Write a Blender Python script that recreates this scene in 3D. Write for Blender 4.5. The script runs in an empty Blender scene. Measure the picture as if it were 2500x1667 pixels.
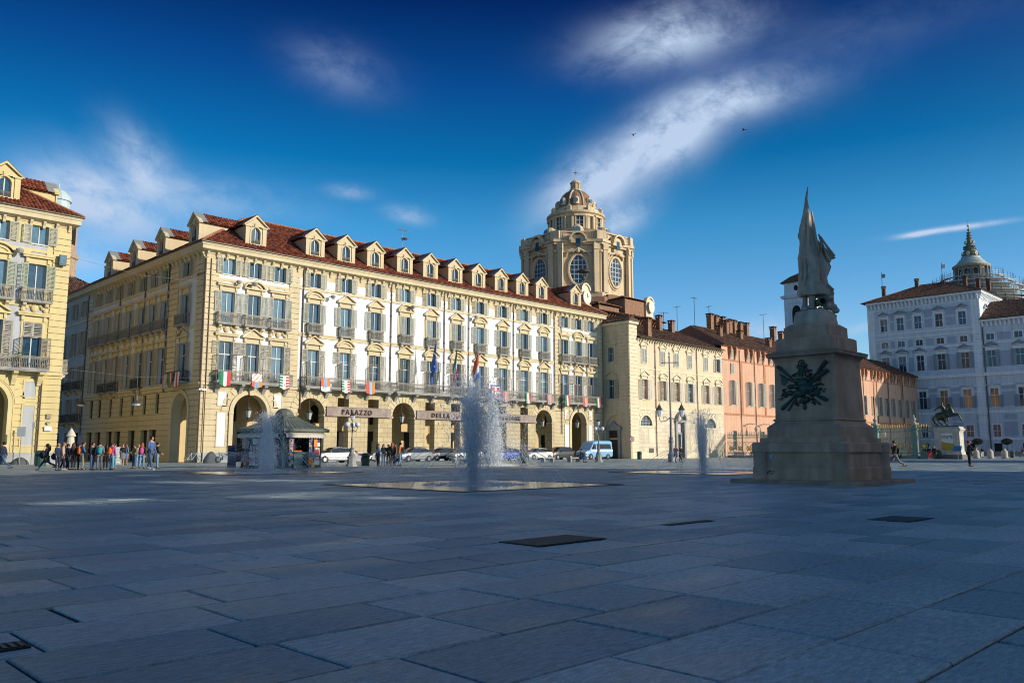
import bpy, bmesh, math, random
from mathutils import Matrix, Vector
rnd = random.Random(7)
R = math.radians; PI = math.pi
sc = bpy.context.scene; COL = sc.collection

# ---------------------------------------------------------------- camera
FPX, TILT, YAW = 2017.3, 0.1315, 0.7869        # focal length in pixels of the 2500 px wide photograph
CAM = Vector((-34.39, -76.10, 1.10))
cam_d = bpy.data.cameras.new('camera'); cam = bpy.data.objects.new('camera', cam_d); COL.objects.link(cam)
cam_d.sensor_width = 36; cam_d.lens = FPX / 2500 * 36; cam_d.clip_end = 4000; cam_d.clip_start = .05
cam.location = CAM; cam.rotation_euler = (PI / 2 + TILT, 0, -YAW)
sc.camera = cam
# ---------------------------------------------------------------- light
SUN = Vector((.5, -1., .37)).normalized()       # towards the sun
sun_d = bpy.data.lights.new('sun', 'SUN'); sun_d.energy = 4.6; sun_d.angle = R(.5); sun_d.color = (1, .9, .74)
sun = bpy.data.objects.new('sun', sun_d); COL.objects.link(sun)
sun.rotation_euler = (-SUN).to_track_quat('-Z', 'Y').to_euler(); sun.location = (0, -60, 60)
sc.view_settings.view_transform = 'Standard'; sc.view_settings.look = 'None'
sc.view_settings.exposure = 0; sc.view_settings.gamma = 1
sc.cycles.max_bounces = 6; sc.cycles.diffuse_bounces = 3; sc.cycles.glossy_bounces = 3
sc.cycles.transparent_max_bounces = 12; sc.cycles.caustics_reflective = False; sc.cycles.caustics_refractive = False
sc.cycles.use_denoising = True; sc.cycles.pixel_filter_type = 'BLACKMAN_HARRIS'; sc.cycles.filter_width = 1.05

class NT:
    """small helper for node trees"""
    def __init__(s, tree): s.t = tree; s.n = tree.nodes; s.l = tree.links
    def add(s, kind, **k):
        n = s.n.new('ShaderNode' + kind)
        for a, b in k.items(): setattr(n, a, b)
        return n
    def ln(s, a, b): s.l.new(a, b)
    def val(s, sock, v):
        if isinstance(v, bpy.types.NodeSocket): s.l.new(v, sock)
        elif v is not None: sock.default_value = v
    def math(s, op, a, b=None, c=None, clamp=False):
        n = s.add('Math', operation=op); n.use_clamp = clamp
        s.val(n.inputs[0], a); s.val(n.inputs[1], b)
        if c is not None: s.val(n.inputs[2], c)
        return n.outputs[0]
    def vmath(s, op, a, b=None):
        n = s.add('VectorMath', operation=op); s.val(n.inputs[0], a); s.val(n.inputs[1], b)
        return n.outputs['Value'] if op == 'DOT_PRODUCT' else n.outputs['Vector']
    def mix(s, f, a, b, blend='MIX'):
        n = s.add('Mix', data_type='RGBA', blend_type=blend)
        s.val(n.inputs[0], f); s.val(n.inputs[6], a); s.val(n.inputs[7], b); return n.outputs[2]
    def ramp(s, f, stops, interp='LINEAR'):
        n = s.add('ValToRGB'); e = n.color_ramp.elements; n.color_ramp.interpolation = interp
        while len(e) < len(stops): e.new(.5)
        for el, (p, c) in zip(e, stops):
            el.position = p; el.color = (c[0], c[1], c[2], 1) if not isinstance(c, (int, float)) else (c, c, c, 1)
        s.val(n.inputs[0], f); return n.outputs[0]
    def noise(s, vec, scale, detail=5, rough=.55, dist=0):
        n = s.add('TexNoise'); s.val(n.inputs['Vector'], vec); n.inputs['Scale'].default_value = scale
        n.inputs['Detail'].default_value = detail; n.inputs['Roughness'].default_value = rough
        n.inputs['Distortion'].default_value = dist; return n.outputs[0]
    def scl(s, vec, v):
        n = s.add('Mapping'); s.val(n.inputs[0], vec); n.inputs['Scale'].default_value = v; return n.outputs[0]

# ---------------------------------------------------------------- sky
def make_world():
    w = bpy.data.worlds.new('World'); sc.world = w; w.use_nodes = True
    t = NT(w.node_tree); t.n.clear()
    out = t.add('OutputWorld'); bg = t.add('Background'); t.ln(bg.outputs[0], out.inputs[0])
    sky = t.add('TexSky'); sky.sky_type = 'NISHITA'; sky.sun_disc = False
    sky.sun_elevation = math.asin(SUN.z); sky.sun_rotation = math.atan2(SUN.x, SUN.y)
    sky.altitude = 240; sky.air_density = 1.0; sky.dust_density = .6; sky.ozone_density = 3
    d = t.add('TexCoord').outputs['Generated']
    sep = t.add('SeparateXYZ'); t.ln(d, sep.inputs[0]); z = sep.outputs[2]
    # deep polarised blue overhead, paler towards the horizon
    tint = t.ramp(z, SKYRAMP)
    base = t.mix(1, t.mix(1, sky.outputs[0], (.2, .2, .2, 1), 'MULTIPLY'), tint, 'MULTIPLY')
    # vignette put into the sky colour: darker higher up on the far left and right
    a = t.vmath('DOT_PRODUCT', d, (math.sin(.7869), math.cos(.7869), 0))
    # clouds live on the sky in azimuth / elevation about the north-east
    fwd = (math.sin(.7869), math.cos(.7869), 0); rgt = (math.cos(.7869), -math.sin(.7869), 0)
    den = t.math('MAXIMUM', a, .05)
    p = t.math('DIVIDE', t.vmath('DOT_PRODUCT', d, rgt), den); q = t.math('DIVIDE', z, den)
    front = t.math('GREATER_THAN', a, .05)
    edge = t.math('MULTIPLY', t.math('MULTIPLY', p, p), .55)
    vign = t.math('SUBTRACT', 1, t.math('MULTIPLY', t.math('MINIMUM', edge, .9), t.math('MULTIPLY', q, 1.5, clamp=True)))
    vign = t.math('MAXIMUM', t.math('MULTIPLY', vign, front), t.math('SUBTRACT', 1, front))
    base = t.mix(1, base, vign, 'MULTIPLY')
    cv = t.add('CombineXYZ'); t.ln(p, cv.inputs[0]); t.ln(q, cv.inputs[1]); pq = cv.outputs[0]
    total = None
    for (cx, cy, ang, la, lb, amt, nscale, stretch, thr) in CLOUDS:
        m = t.add('Mapping'); m.vector_type = 'TEXTURE'; t.ln(pq, m.inputs[0])
        m.inputs['Location'].default_value = (cx, cy, 0); m.inputs['Rotation'].default_value = (0, 0, R(ang))
        lp = m.outputs[0]
        e = t.add('SeparateXYZ'); t.ln(lp, e.inputs[0])
        ex = t.math('DIVIDE', e.outputs[0], la); ey = t.math('DIVIDE', e.outputs[1], lb)
        r2 = t.math('ADD', t.math('MULTIPLY', ex, ex), t.math('MULTIPLY', ey, ey))
        mask = t.math('EXPONENT', t.math('MULTIPLY', r2, -1.6))
        n1 = t.noise(t.scl(lp, (nscale * 1.3, nscale * (1 + (stretch - 1) * .5) * 1.1, 1)), 1, 10, .66, .35)
        # thin streaky veil: soft mask, finely torn by the noise
        w = t.add('MapRange'); w.interpolation_type = 'SMOOTHSTEP'; t.ln(n1, w.inputs[0]); w.inputs[1].default_value = thr - .04; w.inputs[2].default_value = thr + .30
        soft = t.math('MULTIPLY', mask, t.math('ADD', .22, w.outputs[0]))
        v = t.math('MULTIPLY', soft, amt)
        total = v if total is None else t.math('ADD', total, v)
    total = t.math('MULTIPLY', total, front, clamp=True)
    c = t.mix(total, base, CLOUDCOL)
    # hazy glow added to the sky behind the camera, sun's side, to fill shade
    sd = t.math('MULTIPLY', t.vmath('DOT_PRODUCT', d, (SUN.x / .95, SUN.y / .95, .25)), 1.0, clamp=True)
    glow = t.math('MULTIPLY', t.math('POWER', sd, 4.), GLOW)
    g = t.mix(1, (1, .95, .87, 1), glow, 'MULTIPLY')
    c = t.mix(1, c, g, 'ADD')
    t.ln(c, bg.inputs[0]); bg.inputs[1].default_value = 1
SKYRAMP = [(0, (.80, .92, 1.)), (.06, (.75, .88, .97)), (.162, (.50, .77, .93)), (.265, (.18, .65, .83)), (.336, (.017, .42, .64)), (.42, (.016, .22, .49)), (.5, (.008, .075, .25)), (.6, (.012, .09, .28)), (.78, (.075, .50, .72)), (1, (.085, .54, .75))]
CLOUDCOL = (.50, .63, .84, 1); GLOW = .6
def PQ(u, v):
    """photograph pixel -> (lateral, elevation) tangents about the view azimuth"""
    x, y = (u - 1250) / FPX, -(v - 833.5) / FPX
    c, s = math.cos(TILT), math.sin(TILT); fz = c - y * s
    return x / fz, (s + y * c) / fz
CLOUDS = []
for (u, v, ang, la, lb, amt, ns, st, thr) in [
    (1450, 445, 36, 190, 85, 1.15, 7, 2.6, .32), (1640, 325, 36, 190, 95, 1.2, 7, 2.6, .32), (1800, 235, 14, 190, 70, .9, 7, 3., .36),
    (1640, 85, 14, 240, 95, .95, 6, 2.6, .34), (1500, 540, 30, 120, 55, .8, 9, 2.2, .34), (1950, 190, 20, 260, 110, .10, 8, 3, .34),
    (310, 500, -24, 270, 120, .62, 7, 4., .34), (180, 480, -20, 190, 80, .8, 7, 4., .32), (350, 400, -48, 150, 70, .6, 8, 3, .34), (180, 620, -5, 160, 60, .6, 8, 4, .34),
    (2340, 556, 8, 150, 9, .9, 14, 2.2, .25), (2240, 572, 10, 60, 8, .9, 14, 2.2, .25), (2100, 800, 14, 110, 16, .5, 10, 3, .34), (1870, 800, 10, 160, 34, .6, 9, 3.5, .34),
    (830, 170, -20, 160, 80, .22, 8, 3, .34), (1000, 525, -10, 70, 26, .5, 11, 3, .34), (855, 468, -5, 70, 22, .4, 12, 3, .34),
    (2150, 60, 14, 420, 90, .06, 6, 4, .34), (520, 480, -8, 260, 60, .35, 8, 4, .34)]:
    p_, q_ = PQ(u, v); CLOUDS.append((p_, q_, ang, la / FPX * .95, lb / FPX * .95, amt, ns, st, thr))
make_world()

# ---------------------------------------------------------------- where a photographed point stands in the place
def ray(u, v):
    ct, st, cy, sy = math.cos(TILT), math.sin(TILT), math.cos(YAW), math.sin(YAW)
    f = Vector((sy * ct, cy * ct, st)); r = Vector((cy, -sy, 0)); up = r.cross(f)
    return f + r * ((u - 1250) / FPX) - up * ((v - 833.5) / FPX)
def G(u, v, z=0.):
    d = ray(u, v); return CAM + d * ((z - CAM.z) / d.z)
def GD(u, depth):
    p = CAM + ray(u, 1100.3) * depth; return Vector((p.x, p.y, 0))
def onY(u, v, y):
    d = ray(u, v); return CAM + d * ((y - CAM.y) / d.y)
def onX(u, v, x):
    d = ray(u, v); return CAM + d * ((x - CAM.x) / d.x)

# ---------------------------------------------------------------- mesh building
class MB:
    def __init__(s, M=None): s.v = []; s.f = []; s.m = []; s.M = M; s.mi = 0
    def add(s, vs, fs):
        b = len(s.v)
        if s.M is not None:
            M = s.M; vs = [(M @ Vector(p))[:] for p in vs]
        s.v.extend([tuple(p) for p in vs])
        for f in fs: s.f.append([b + i for i in f]); s.m.append(s.mi)
        return s
    def quad(s, a, b, c, d): return s.add([a, b, c, d], [(0, 1, 2, 3)])
    def box(s, x0, x1, y0, y1, z0, z1):
        return s.add([(x0, y0, z0), (x1, y0, z0), (x1, y1, z0), (x0, y1, z0), (x0, y0, z1), (x1, y0, z1), (x1, y1, z1), (x0, y1, z1)],
                     [(0, 3, 2, 1), (4, 5, 6, 7), (0, 1, 5, 4), (1, 2, 6, 5), (2, 3, 7, 6), (3, 0, 4, 7)])
    def cbox(s, c, d): return s.box(c[0] - d[0] / 2, c[0] + d[0] / 2, c[1] - d[1] / 2, c[1] + d[1] / 2, c[2] - d[2] / 2, c[2] + d[2] / 2)
    def bbox(s, x0, x1, y0, y1, z0, z1, b):
        """box with bevelled vertical edges and top"""
        def ring(i, z): 
            return [(x0 + i, y0 + i + b, z), (x0 + i + b, y0 + i, z), (x1 - i - b, y0 + i, z), (x1 - i, y0 + i + b, z), (x1 - i, y1 - i - b, z), (x1 - i - b, y1 - i, z), (x0 + i + b, y1 - i, z), (x0 + i, y1 - i - b, z)]
        vs = ring(0, z0) + ring(0, z1 - b) + ring(b, z1); fs = []
        for k in (0, 1):
            for i in range(8): j = (i + 1) % 8; fs.append((k * 8 + i, k * 8 + j, k * 8 + 8 + j, k * 8 + 8 + i))
        fs.append(tuple(range(16, 24))); fs.append(tuple(range(7, -1, -1)))
        return s.add(vs, fs)
    def prism(s, pts, y0, y1):
        """polygon in x,z pushed along y"""
        n = len(pts); vs = [(x, y0, z) for x, z in pts] + [(x, y1, z) for x, z in pts]
        return s.add(vs, [tuple(range(n)), tuple(range(2 * n - 1, n - 1, -1))] + [(i, n + i, n + (i + 1) % n, (i + 1) % n) for i in range(n)])
    def prismx(s, pts, x0, x1):
        n = len(pts); vs = [(x0, y, z) for y, z in pts] + [(x1, y, z) for y, z in pts]
        return s.add(vs, [tuple(range(n)), tuple(range(2 * n - 1, n - 1, -1))] + [(i, n + i, n + (i + 1) % n, (i + 1) % n) for i in range(n)])
    def prismz(s, pts, z0, z1):
        n = len(pts); vs = [(x, y, z0) for x, y in pts] + [(x, y, z1) for x, y in pts]
        return s.add(vs, [tuple(range(n - 1, -1, -1)), tuple(range(n, 2 * n))] + [(i, (i + 1) % n, n + (i + 1) % n, n + i) for i in range(n)])
    def lathe(s, prof, c=(0, 0, 0), n=16, a0=0., sx=1, sy=1, ribs=None):
        vs = []; fs = []; m = len(prof)
        for r, z in prof:
            for i in range(n):
                a = a0 + 2 * PI * i / n; k = 1 if ribs is None else ribs(a)
                vs.append((c[0] + r * k * sx * math.cos(a), c[1] + r * k * sy * math.sin(a), c[2] + z))
        for j in range(m - 1):
            for i in range(n):
                k = (i + 1) % n; fs.append((j * n + i, j * n + k, (j + 1) * n + k, (j + 1) * n + i))
        fs.append(tuple(range(n - 1, -1, -1))); fs.append(tuple(range((m - 1) * n, m * n)))
        return s.add(vs, fs)
    def sqlathe(s, prof, c=(0, 0, 0)):
        """square-plan mouldings; prof: (hx, hy, z)"""
        vs = []; fs = []; m = len(prof)
        for hx, hy, z in prof:
            vs += [(c[0] - hx, c[1] - hy, c[2] + z), (c[0] + hx, c[1] - hy, c[2] + z), (c[0] + hx, c[1] + hy, c[2] + z), (c[0] - hx, c[1] + hy, c[2] + z)]
        for j in range(m - 1):
            for i in range(4): k = (i + 1) % 4; fs.append((4 * j + i, 4 * j + k, 4 * j + 4 + k, 4 * j + 4 + i))
        fs.append((3, 2, 1, 0)); fs.append((4 * m - 4, 4 * m - 3, 4 * m - 2, 4 * m - 1))
        return s.add(vs, fs)
    def tube(s, path, r, n=6, closed=False):
        path = [Vector(p) for p in path]; m = len(path)
        rr = r if isinstance(r, (list, tuple)) else [r] * m
        vs = []; fs = []; prev = None
        for i, p in enumerate(path):
            if closed: t = path[(i + 1) % m] - path[i - 1]
            else: t = path[min(i + 1, m - 1)] - path[max(i - 1, 0)]
            if t.length < 1e-9: t = Vector((0, 0, 1))
            t.normalize()
            if prev is None: a = t.orthogonal().normalized()
            else:
                a = prev - t * prev.dot(t)
                a = a.normalized() if a.length > 1e-6 else t.orthogonal().normalized()
            prev = a; b = t.cross(a)
            for k in range(n):
                w = 2 * PI * k / n; vs.append(p + (a * math.cos(w) + b * math.sin(w)) * rr[i])
        for i in range(m if closed else m - 1):
            j = (i + 1) % m
            for k in range(n): l = (k + 1) % n; fs.append((i * n + k, i * n + l, j * n + l, j * n + k))
        if not closed: fs.append(tuple(range(n - 1, -1, -1))); fs.append(tuple(range((m - 1) * n, m * n)))
        return s.add([v[:] for v in vs], fs)
    def ball(s, c, r, n=8, m=6, sz=None):
        r3 = r if isinstance(r, (tuple, list)) else (r, r, r)
        vs = [(c[0], c[1], c[2] - r3[2])]; fs = []
        for j in range(1, m):
            a = -PI / 2 + PI * j / m
            for i in range(n): w = 2 * PI * i / n; vs.append((c[0] + r3[0] * math.cos(a) * math.cos(w), c[1] + r3[1] * math.cos(a) * math.sin(w), c[2] + r3[2] * math.sin(a)))
        vs.append((c[0], c[1], c[2] + r3[2])); L = len(vs) - 1
        for i in range(n):
            k = (i + 1) % n; fs.append((0, 1 + k, 1 + i)); fs.append((L, L - n + i, L - n + k))
            for j in range(m - 2): fs.append((1 + j * n + i, 1 + j * n + k, 1 + (j + 1) * n + k, 1 + (j + 1) * n + i))
        return s.add(vs, fs)
    def mesh(s, name, mats, smooth=False):
        me = bpy.data.meshes.new(name); me.from_pydata(s.v, [], s.f)
        for m in (mats if isinstance(mats, (list, tuple)) else [mats]): me.materials.append(m)
        if any(s.m): me.polygons.foreach_set('material_index', s.m)
        if smooth:
            me.polygons.foreach_set('use_smooth', [True] * len(me.polygons))
            if smooth != 'all':
                bm = bmesh.new(); bm.from_mesh(me); bmesh.ops.recalc_face_normals(bm, faces=bm.faces)
                for e in bm.edges:
                    if len(e.link_faces) == 2 and e.calc_face_angle(0) > R(38): e.smooth = False
                bm.to_mesh(me); bm.free()
        me.update(); return me

def tag(o, label=None, cat=None, group=None, kind=None):
    if label: o['label'] = label
    if cat: o['category'] = cat
    if group: o['group'] = group
    if kind: o['kind'] = kind
    return o
def link(name, data, parent=None, M=None):
    o = bpy.data.objects.new(name, data); COL.objects.link(o)
    if parent is not None: o.parent = parent
    if M is not None: o.matrix_basis = M
    return o
def thing(name, label, cat, loc=(0, 0, 0), rz=0., group=None):
    o = bpy.data.objects.new(name, None); COL.objects.link(o); o.empty_display_size = .3
    o.location = loc; o.rotation_euler = (0, 0, rz); return tag(o, label, cat, group)
def part(name, mb, mats, parent, M=None, smooth=False, label=None):
    me = mb if isinstance(mb, bpy.types.Mesh) else mb.mesh(name, mats, smooth)
    o = link(name, me, parent, M)
    if label: o['label'] = label
    return o
def single(name, mb, mats, label, cat, group=None, M=None, smooth=False, kind=None):
    return tag(part(name, mb, mats, None, M, smooth), label, cat, group, kind)
def copy_tree(o, parent=None):
    c = o.copy(); COL.objects.link(c)
    if parent is not None: c.parent = parent
    for ch in list(o.children): copy_tree(ch, c)
    return c
def T(x, y=0, z=0): return Matrix.Translation((x, y, z))
def RZ(a): return Matrix.Rotation(a, 4, 'Z')
def RX(a): return Matrix.Rotation(a, 4, 'X')
def RY(a): return Matrix.Rotation(a, 4, 'Y')

# ---------------------------------------------------------------- materials
MATS = {}
def mat(name, c, rough=.8, var=.18, vs=1.2, streak=0., bump=0., bs=25, metal=0., spec=.4, fine=.0, brick=None, c2=None, trans=0., alpha=1., island=0., emit=None, sheen=0):
    if name in MATS: return MATS[name]
    m = bpy.data.materials.new(name); m.use_nodes = True; t = NT(m.node_tree)
    b = t.n['Principled BSDF']; MATS[name] = m
    o = t.add('TexCoord').outputs['Object']
    n = t.noise(o, vs, 6, .6)
    lo = tuple(x * (1 - var) for x in c); hi = tuple(min(1, x * (1 + var * .8)) for x in c)
    if c2: lo, hi = c, c2
    colr = t.ramp(n, [(.3, lo), (.7, hi)])
    if fine:
        f = t.noise(o, bs * 3, 3, .7); colr = t.mix(fine, colr, t.ramp(f, [(.3, .35), (.7, 1.)]), 'MULTIPLY')
    if streak:
        s = t.noise(t.scl(o, (1.8, 1.8, .12)), 1.3, 5, .6)
        colr = t.mix(streak, colr, t.ramp(s, [(.38, (.45, .42, .38)), (.62, (1, 1, 1))]), 'MULTIPLY')
    if island:
        r = t.add('NewGeometry').outputs['Random Per Island']
        colr = t.mix(1, colr, t.ramp(r, [(0, 1 - island), (1, 1 + island)]), 'MULTIPLY')
    hgt = None
    if brick:
        bw, bh, mort, mc = brick
        sx = t.add('SeparateXYZ'); t.ln(o, sx.inputs[0]); cx = t.add('CombineXYZ')
        t.ln(t.math('ADD', sx.outputs[0], sx.outputs[1]), cx.inputs[0]); t.ln(sx.outputs[2], cx.inputs[1])
        bt = t.add('TexBrick'); t.ln(cx.outputs[0], bt.inputs['Vector']); bt.inputs['Scale'].default_value = 1
        bt.inputs['Mortar Size'].default_value = mort; bt.inputs['Mortar Smooth'].default_value = .1; bt.inputs['Brick Width'].default_value = bw; bt.inputs['Row Height'].default_value = bh
        bt.inputs['Color1'].default_value = (1, 1, 1, 1); bt.inputs['Color2'].default_value = (.82, .80, .78, 1); bt.inputs['Mortar'].default_value = (mc, mc, mc, 1)
        colr = t.mix(1, colr, bt.outputs[0], 'MULTIPLY'); hgt = bt.outputs[1]
    t.val(b.inputs['Base Color'], colr)
    b.inputs['Roughness'].default_value = rough; b.inputs['Metallic'].default_value = metal
    b.inputs['Specular IOR Level'].default_value = spec
    if trans: b.inputs['Transmission Weight'].default_value = trans
    if alpha < 1: b.inputs['Alpha'].default_value = alpha
    if emit: b.inputs['Emission Color'].default_value = (*emit[:3], 1); b.inputs['Emission Strength'].default_value = emit[3]
    if bump or hgt is not None:
        bn = t.add('Bump'); bn.inputs['Distance'].default_value = .02; bn.inputs['Strength'].default_value = max(bump, .35)
        h = t.noise(o, bs, 5, .65)
        if hgt is not None: h = t.math('SUBTRACT', t.math('MULTIPLY', h, .4), t.math('MULTIPLY', hgt, 2.))
        t.ln(h, bn.inputs['Height']); t.ln(bn.outputs[0], b.inputs['Normal'])
    return m
YEL = mat('yellow plaster', (.60, .495, .31), .9, .10, .35, streak=.18, bump=.15, bs=6)
YELB = mat('yellow ashlar plaster', (.60, .49, .295), .9, .10, .5, streak=.15, brick=(1.05, .52, .022, .45))
YELT = mat('yellow trim', (.62, .51, .325), .85, .08, .6, streak=.15)
OCH = mat('ochre portico plaster', (.66, .50, .27), .9, .12, .4, streak=.1)
WHT = mat('white plaster', (.76, .76, .75), .9, .05, .4, streak=.10, bump=.1, bs=4)
GRYP = mat('pale grey plaster', (.44, .45, .47), .9, .08, .8, streak=.2)
SHUT = mat('grey green shutter paint', (.40, .41, .36), .6, .06, 3)
SHUT2 = mat('taupe shutter paint', (.36, .33, .27), .6, .06, 3)
FRAME = mat('white window paint', (.52, .52, .49), .5, .04, 3)
GLA = mat('window glass', (.022, .060, .105), .06, .5, 1.5, spec=.5)
GLAC = mat('window glass over pale curtain', (.085, .165, .235), .08, .35, 1.2, spec=.5)
GLAY = mat('window glass over yellow curtain', (.40, .28, .05), .12, .3, 4, spec=.8)
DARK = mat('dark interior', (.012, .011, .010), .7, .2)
DOOR = mat('dark wood door', (.035, .022, .014), .55, .3, 4)
TILE = mat('terracotta tiles', (.235, .060, .028), .85, .5, 3.5, bump=.2, bs=14, island=.6)
TILED = mat('old brown tiles', (.135, .068, .046), .9, .5, 3., bump=.2, bs=14, island=.6)
RIDGE = mat('ridge tile', (.34, .15, .08), .9, .3, 3)
GUT = mat('dark gutter metal', (.10, .085, .065), .5, .2, 2, metal=.3)
PIPE = mat('brown downpipe', (.085, .05, .038), .5, .2, 2, metal=.2)
IRON = mat('dark iron', (.085, .080, .070), .55, .3, 6, metal=.3)
IRONL = mat('weathered grey iron', (.27, .245, .20), .6, .3, 6, metal=.1)
STON = mat('grey stone', (.36, .35, .33), .85, .2, 1.5, streak=.25, bump=.2)
PLIN = mat('stone plinth', (.40, .41, .40), .85, .2, 1.2, streak=.3, bump=.2)
SLATE = mat('lead sheet', (.24, .25, .25), .6, .15, 2)
SIGN = mat('grey brown sign stone', (.34, .27, .235), .85, .22, 1.4, streak=.35)
LETT = mat('dark rusty lettering', (.05, .022, .012), .6, .3, 6)
BRK = mat('old red brick', (.29, .165, .105), .95, .3, 2.5, streak=.25, bump=.3, bs=12)
# ---------------------------------------------------------------- building helpers
def wall(mb, x0, x1, z0, z1, ops=(), rust=None, y=0., mi=None, gap=.075, gd=.075):
    """wall in the plane y with rectangular or arched openings.  ops: (xa, xb, za, zb, arch, depth).  rust: (za, zb, course)"""
    xs = {x0, x1}; zs = {z0, z1}
    for o in ops: xs |= {o[0], o[1]}; zs |= {o[2], o[3]}
    bands = []
    if rust:
        za, zb, c = rust; n = max(1, round((zb - za) / c)); c = (zb - za) / n
        for i in range(1, n + 1):
            zt = za + i * c - gap / 2; bands.append((zt - gap / 2, zt + gap / 2)); zs |= {zt - gap / 2, zt + gap / 2}
    xs = sorted(a for a in xs if x0 - 1e-6 <= a <= x1 + 1e-6); zs = sorted(a for a in zs if z0 - 1e-6 <= a <= z1 + 1e-6)
    for i in range(len(xs) - 1):
        for j in range(len(zs) - 1):
            a, b, c, d = xs[i], xs[i + 1], zs[j], zs[j + 1]; xm, zm = (a + b) / 2, (c + d) / 2
            if any(o[0] < xm < o[1] and o[2] < zm < o[3] for o in ops): continue
            if mi: mb.mi = mi(xm, zm)
            if any(p < zm < q for p, q in bands):
                mb.quad((a, y + gd, c), (b, y + gd, c), (b, y + gd, d), (a, y + gd, d))
                mb.quad((a, y, c), (b, y, c), (b, y + gd, c), (a, y + gd, c)); mb.quad((a, y + gd, d), (b, y + gd, d), (b, y, d), (a, y, d))
            else: mb.quad((a, y, c), (b, y, c), (b, y, d), (a, y, d))
    for (a, b, c, d, arch, dep) in ops:
        if mi: mb.mi = mi((a + b) / 2, d + .01)
        r = (b - a) / 2; zs_ = d - r if arch else d; xm = (a + b) / 2
        mb.quad((a, y, c), (a, y + dep, c), (a, y + dep, zs_), (a, y, zs_)); mb.quad((b, y, c), (b, y + dep, c), (b, y + dep, zs_), (b, y, zs_))
        if c > z0 + .01: mb.quad((a, y, c), (b, y, c), (b, y + dep, c), (a, y + dep, c))
        if not arch: mb.quad((a, y, d), (b, y, d), (b, y + dep, d), (a, y + dep, d))
        else:
            n = 14
            for k in range(n):
                t0, t1 = PI - PI * k / n, PI - PI * (k + 1) / n
                p = (xm + r * math.cos(t0), zs_ + r * math.sin(t0)); q = (xm + r * math.cos(t1), zs_ + r * math.sin(t1))
                mb.quad((p[0], y, p[1]), (q[0], y, q[1]), (q[0], y, d), (p[0], y, d))
                mb.quad((p[0], y, p[1]), (q[0], y, q[1]), (q[0], y + dep, q[1]), (p[0], y + dep, p[1]))
def archband(mb, xm, zs, r0, r1, y0, y1, n=16, zb=None):
    """moulded ring round an arch, with straight legs down to zb"""
    for k in range(n):
        t0, t1 = PI * k / n, PI * (k + 1) / n
        P = [(xm + r * math.cos(t), zs + r * math.sin(t)) for r, t in ((r0, t0), (r1, t0), (r1, t1), (r0, t1))]
        mb.prism(P, y0, y1)
    if zb is not None:
        for s in (-1, 1): mb.box(*sorted((xm + s * r0, xm + s * r1)), y0, y1, zb, zs)
def voussoirs(mb, xm, zs, r0, r1, y0, n=15, g=.018, zmax=99):
    for k in range(n):
        t0, t1 = PI * k / n + g, PI * (k + 1) / n - g
        P = [(xm + r0 * math.cos(t0), zs + r0 * math.sin(t0)), (xm + r1 * math.cos(t0), min(zmax, zs + r1 * math.sin(t0))), (xm + r1 * math.cos(t1), min(zmax, zs + r1 * math.sin(t1))), (xm + r0 * math.cos(t1), zs + r0 * math.sin(t1))]
        mb.prism(P, y0, y0 + .2)
def quoin(mb, x0, x1, z0, z1, proj=.12, course=.5, gap=.085, back=.2):
    n = max(1, round((z1 - z0) / course)); c = (z1 - z0) / n
    mb.box(x0 + .03, x1 - .03, -proj + .085, back, z0, z1)
    for i in range(n): mb.box(x0, x1, -proj, back - .02, z0 + i * c + gap / 2, z0 + (i + 1) * c - gap / 2)

_wm = {}
def wmesh(w, h, tr=None, kind='casement', fr=FRAME):
    k = ('f', w, h, tr, kind, fr.name)
    if k not in _wm:
        m = MB(); t = .07; y0, y1 = .22, .29
        m.box(-w / 2, -w / 2 + t, y0, y1, 0, h); m.box(w / 2 - t, w / 2, y0, y1, 0, h); m.box(-w / 2 + t, w / 2 - t, y0, y1, h - t, h); m.box(-w / 2 + t, w / 2 - t, y0, y1, 0, t + .03)
        m.box(-.04, .04, y0 - .02, y1, t + .03, h - t)
        if tr: m.box(-w / 2 + t, w / 2 - t, y0 - .03, y1 - .005, tr - .05, tr + .05)
        if kind == 'lattice':
            for zz in [h * q for q in (.25, .5, .75)]: m.box(-w / 2 + t, w / 2 - t, y0 + .01, y1 - .01, zz - .02, zz + .02)
        m.box(-w / 2 - .06, w / 2 + .06, -.10, y0, -.08, .0)
        _wm[k] = m.mesh('window', fr)
    return _wm[k]
def pmesh(w, h, gl):
    k = ('p', w, h, gl.name)
    if k not in _wm: m = MB(); m.box(-w / 2 + .03, w / 2 - .03, .255, .275, .05, h - .03); _wm[k] = m.mesh('pane', gl)
    return _wm[k]
def smesh(w, h, ma):
    k = ('s', round(w, 3), h, ma.name)
    if k not in _wm:
        m = MB(); t = .065; e = .022
        m.box(0, t, -e, e, 0, h); m.box(w - t, w, -e, e, 0, h); m.box(t, w - t, -e, e, h - t, h); m.box(t, w - t, -e, e, 0, t); m.box(t, w - t, -e, e, h * .5 - t / 2, h * .5 + t / 2)
        n = int(h / .115)
        for i in range(n):
            z = t + (h - 2 * t) * (i + .5) / n
            if abs(z - h / 2) < t: continue
            m.add([(t, -.018, z - .03), (w - t, -.018, z - .03), (w - t, .016, z + .035), (t, .016, z + .035)], [(0, 1, 2, 3)])
        _wm[k] = m.mesh('shutter', ma)
    return _wm[k]
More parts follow.
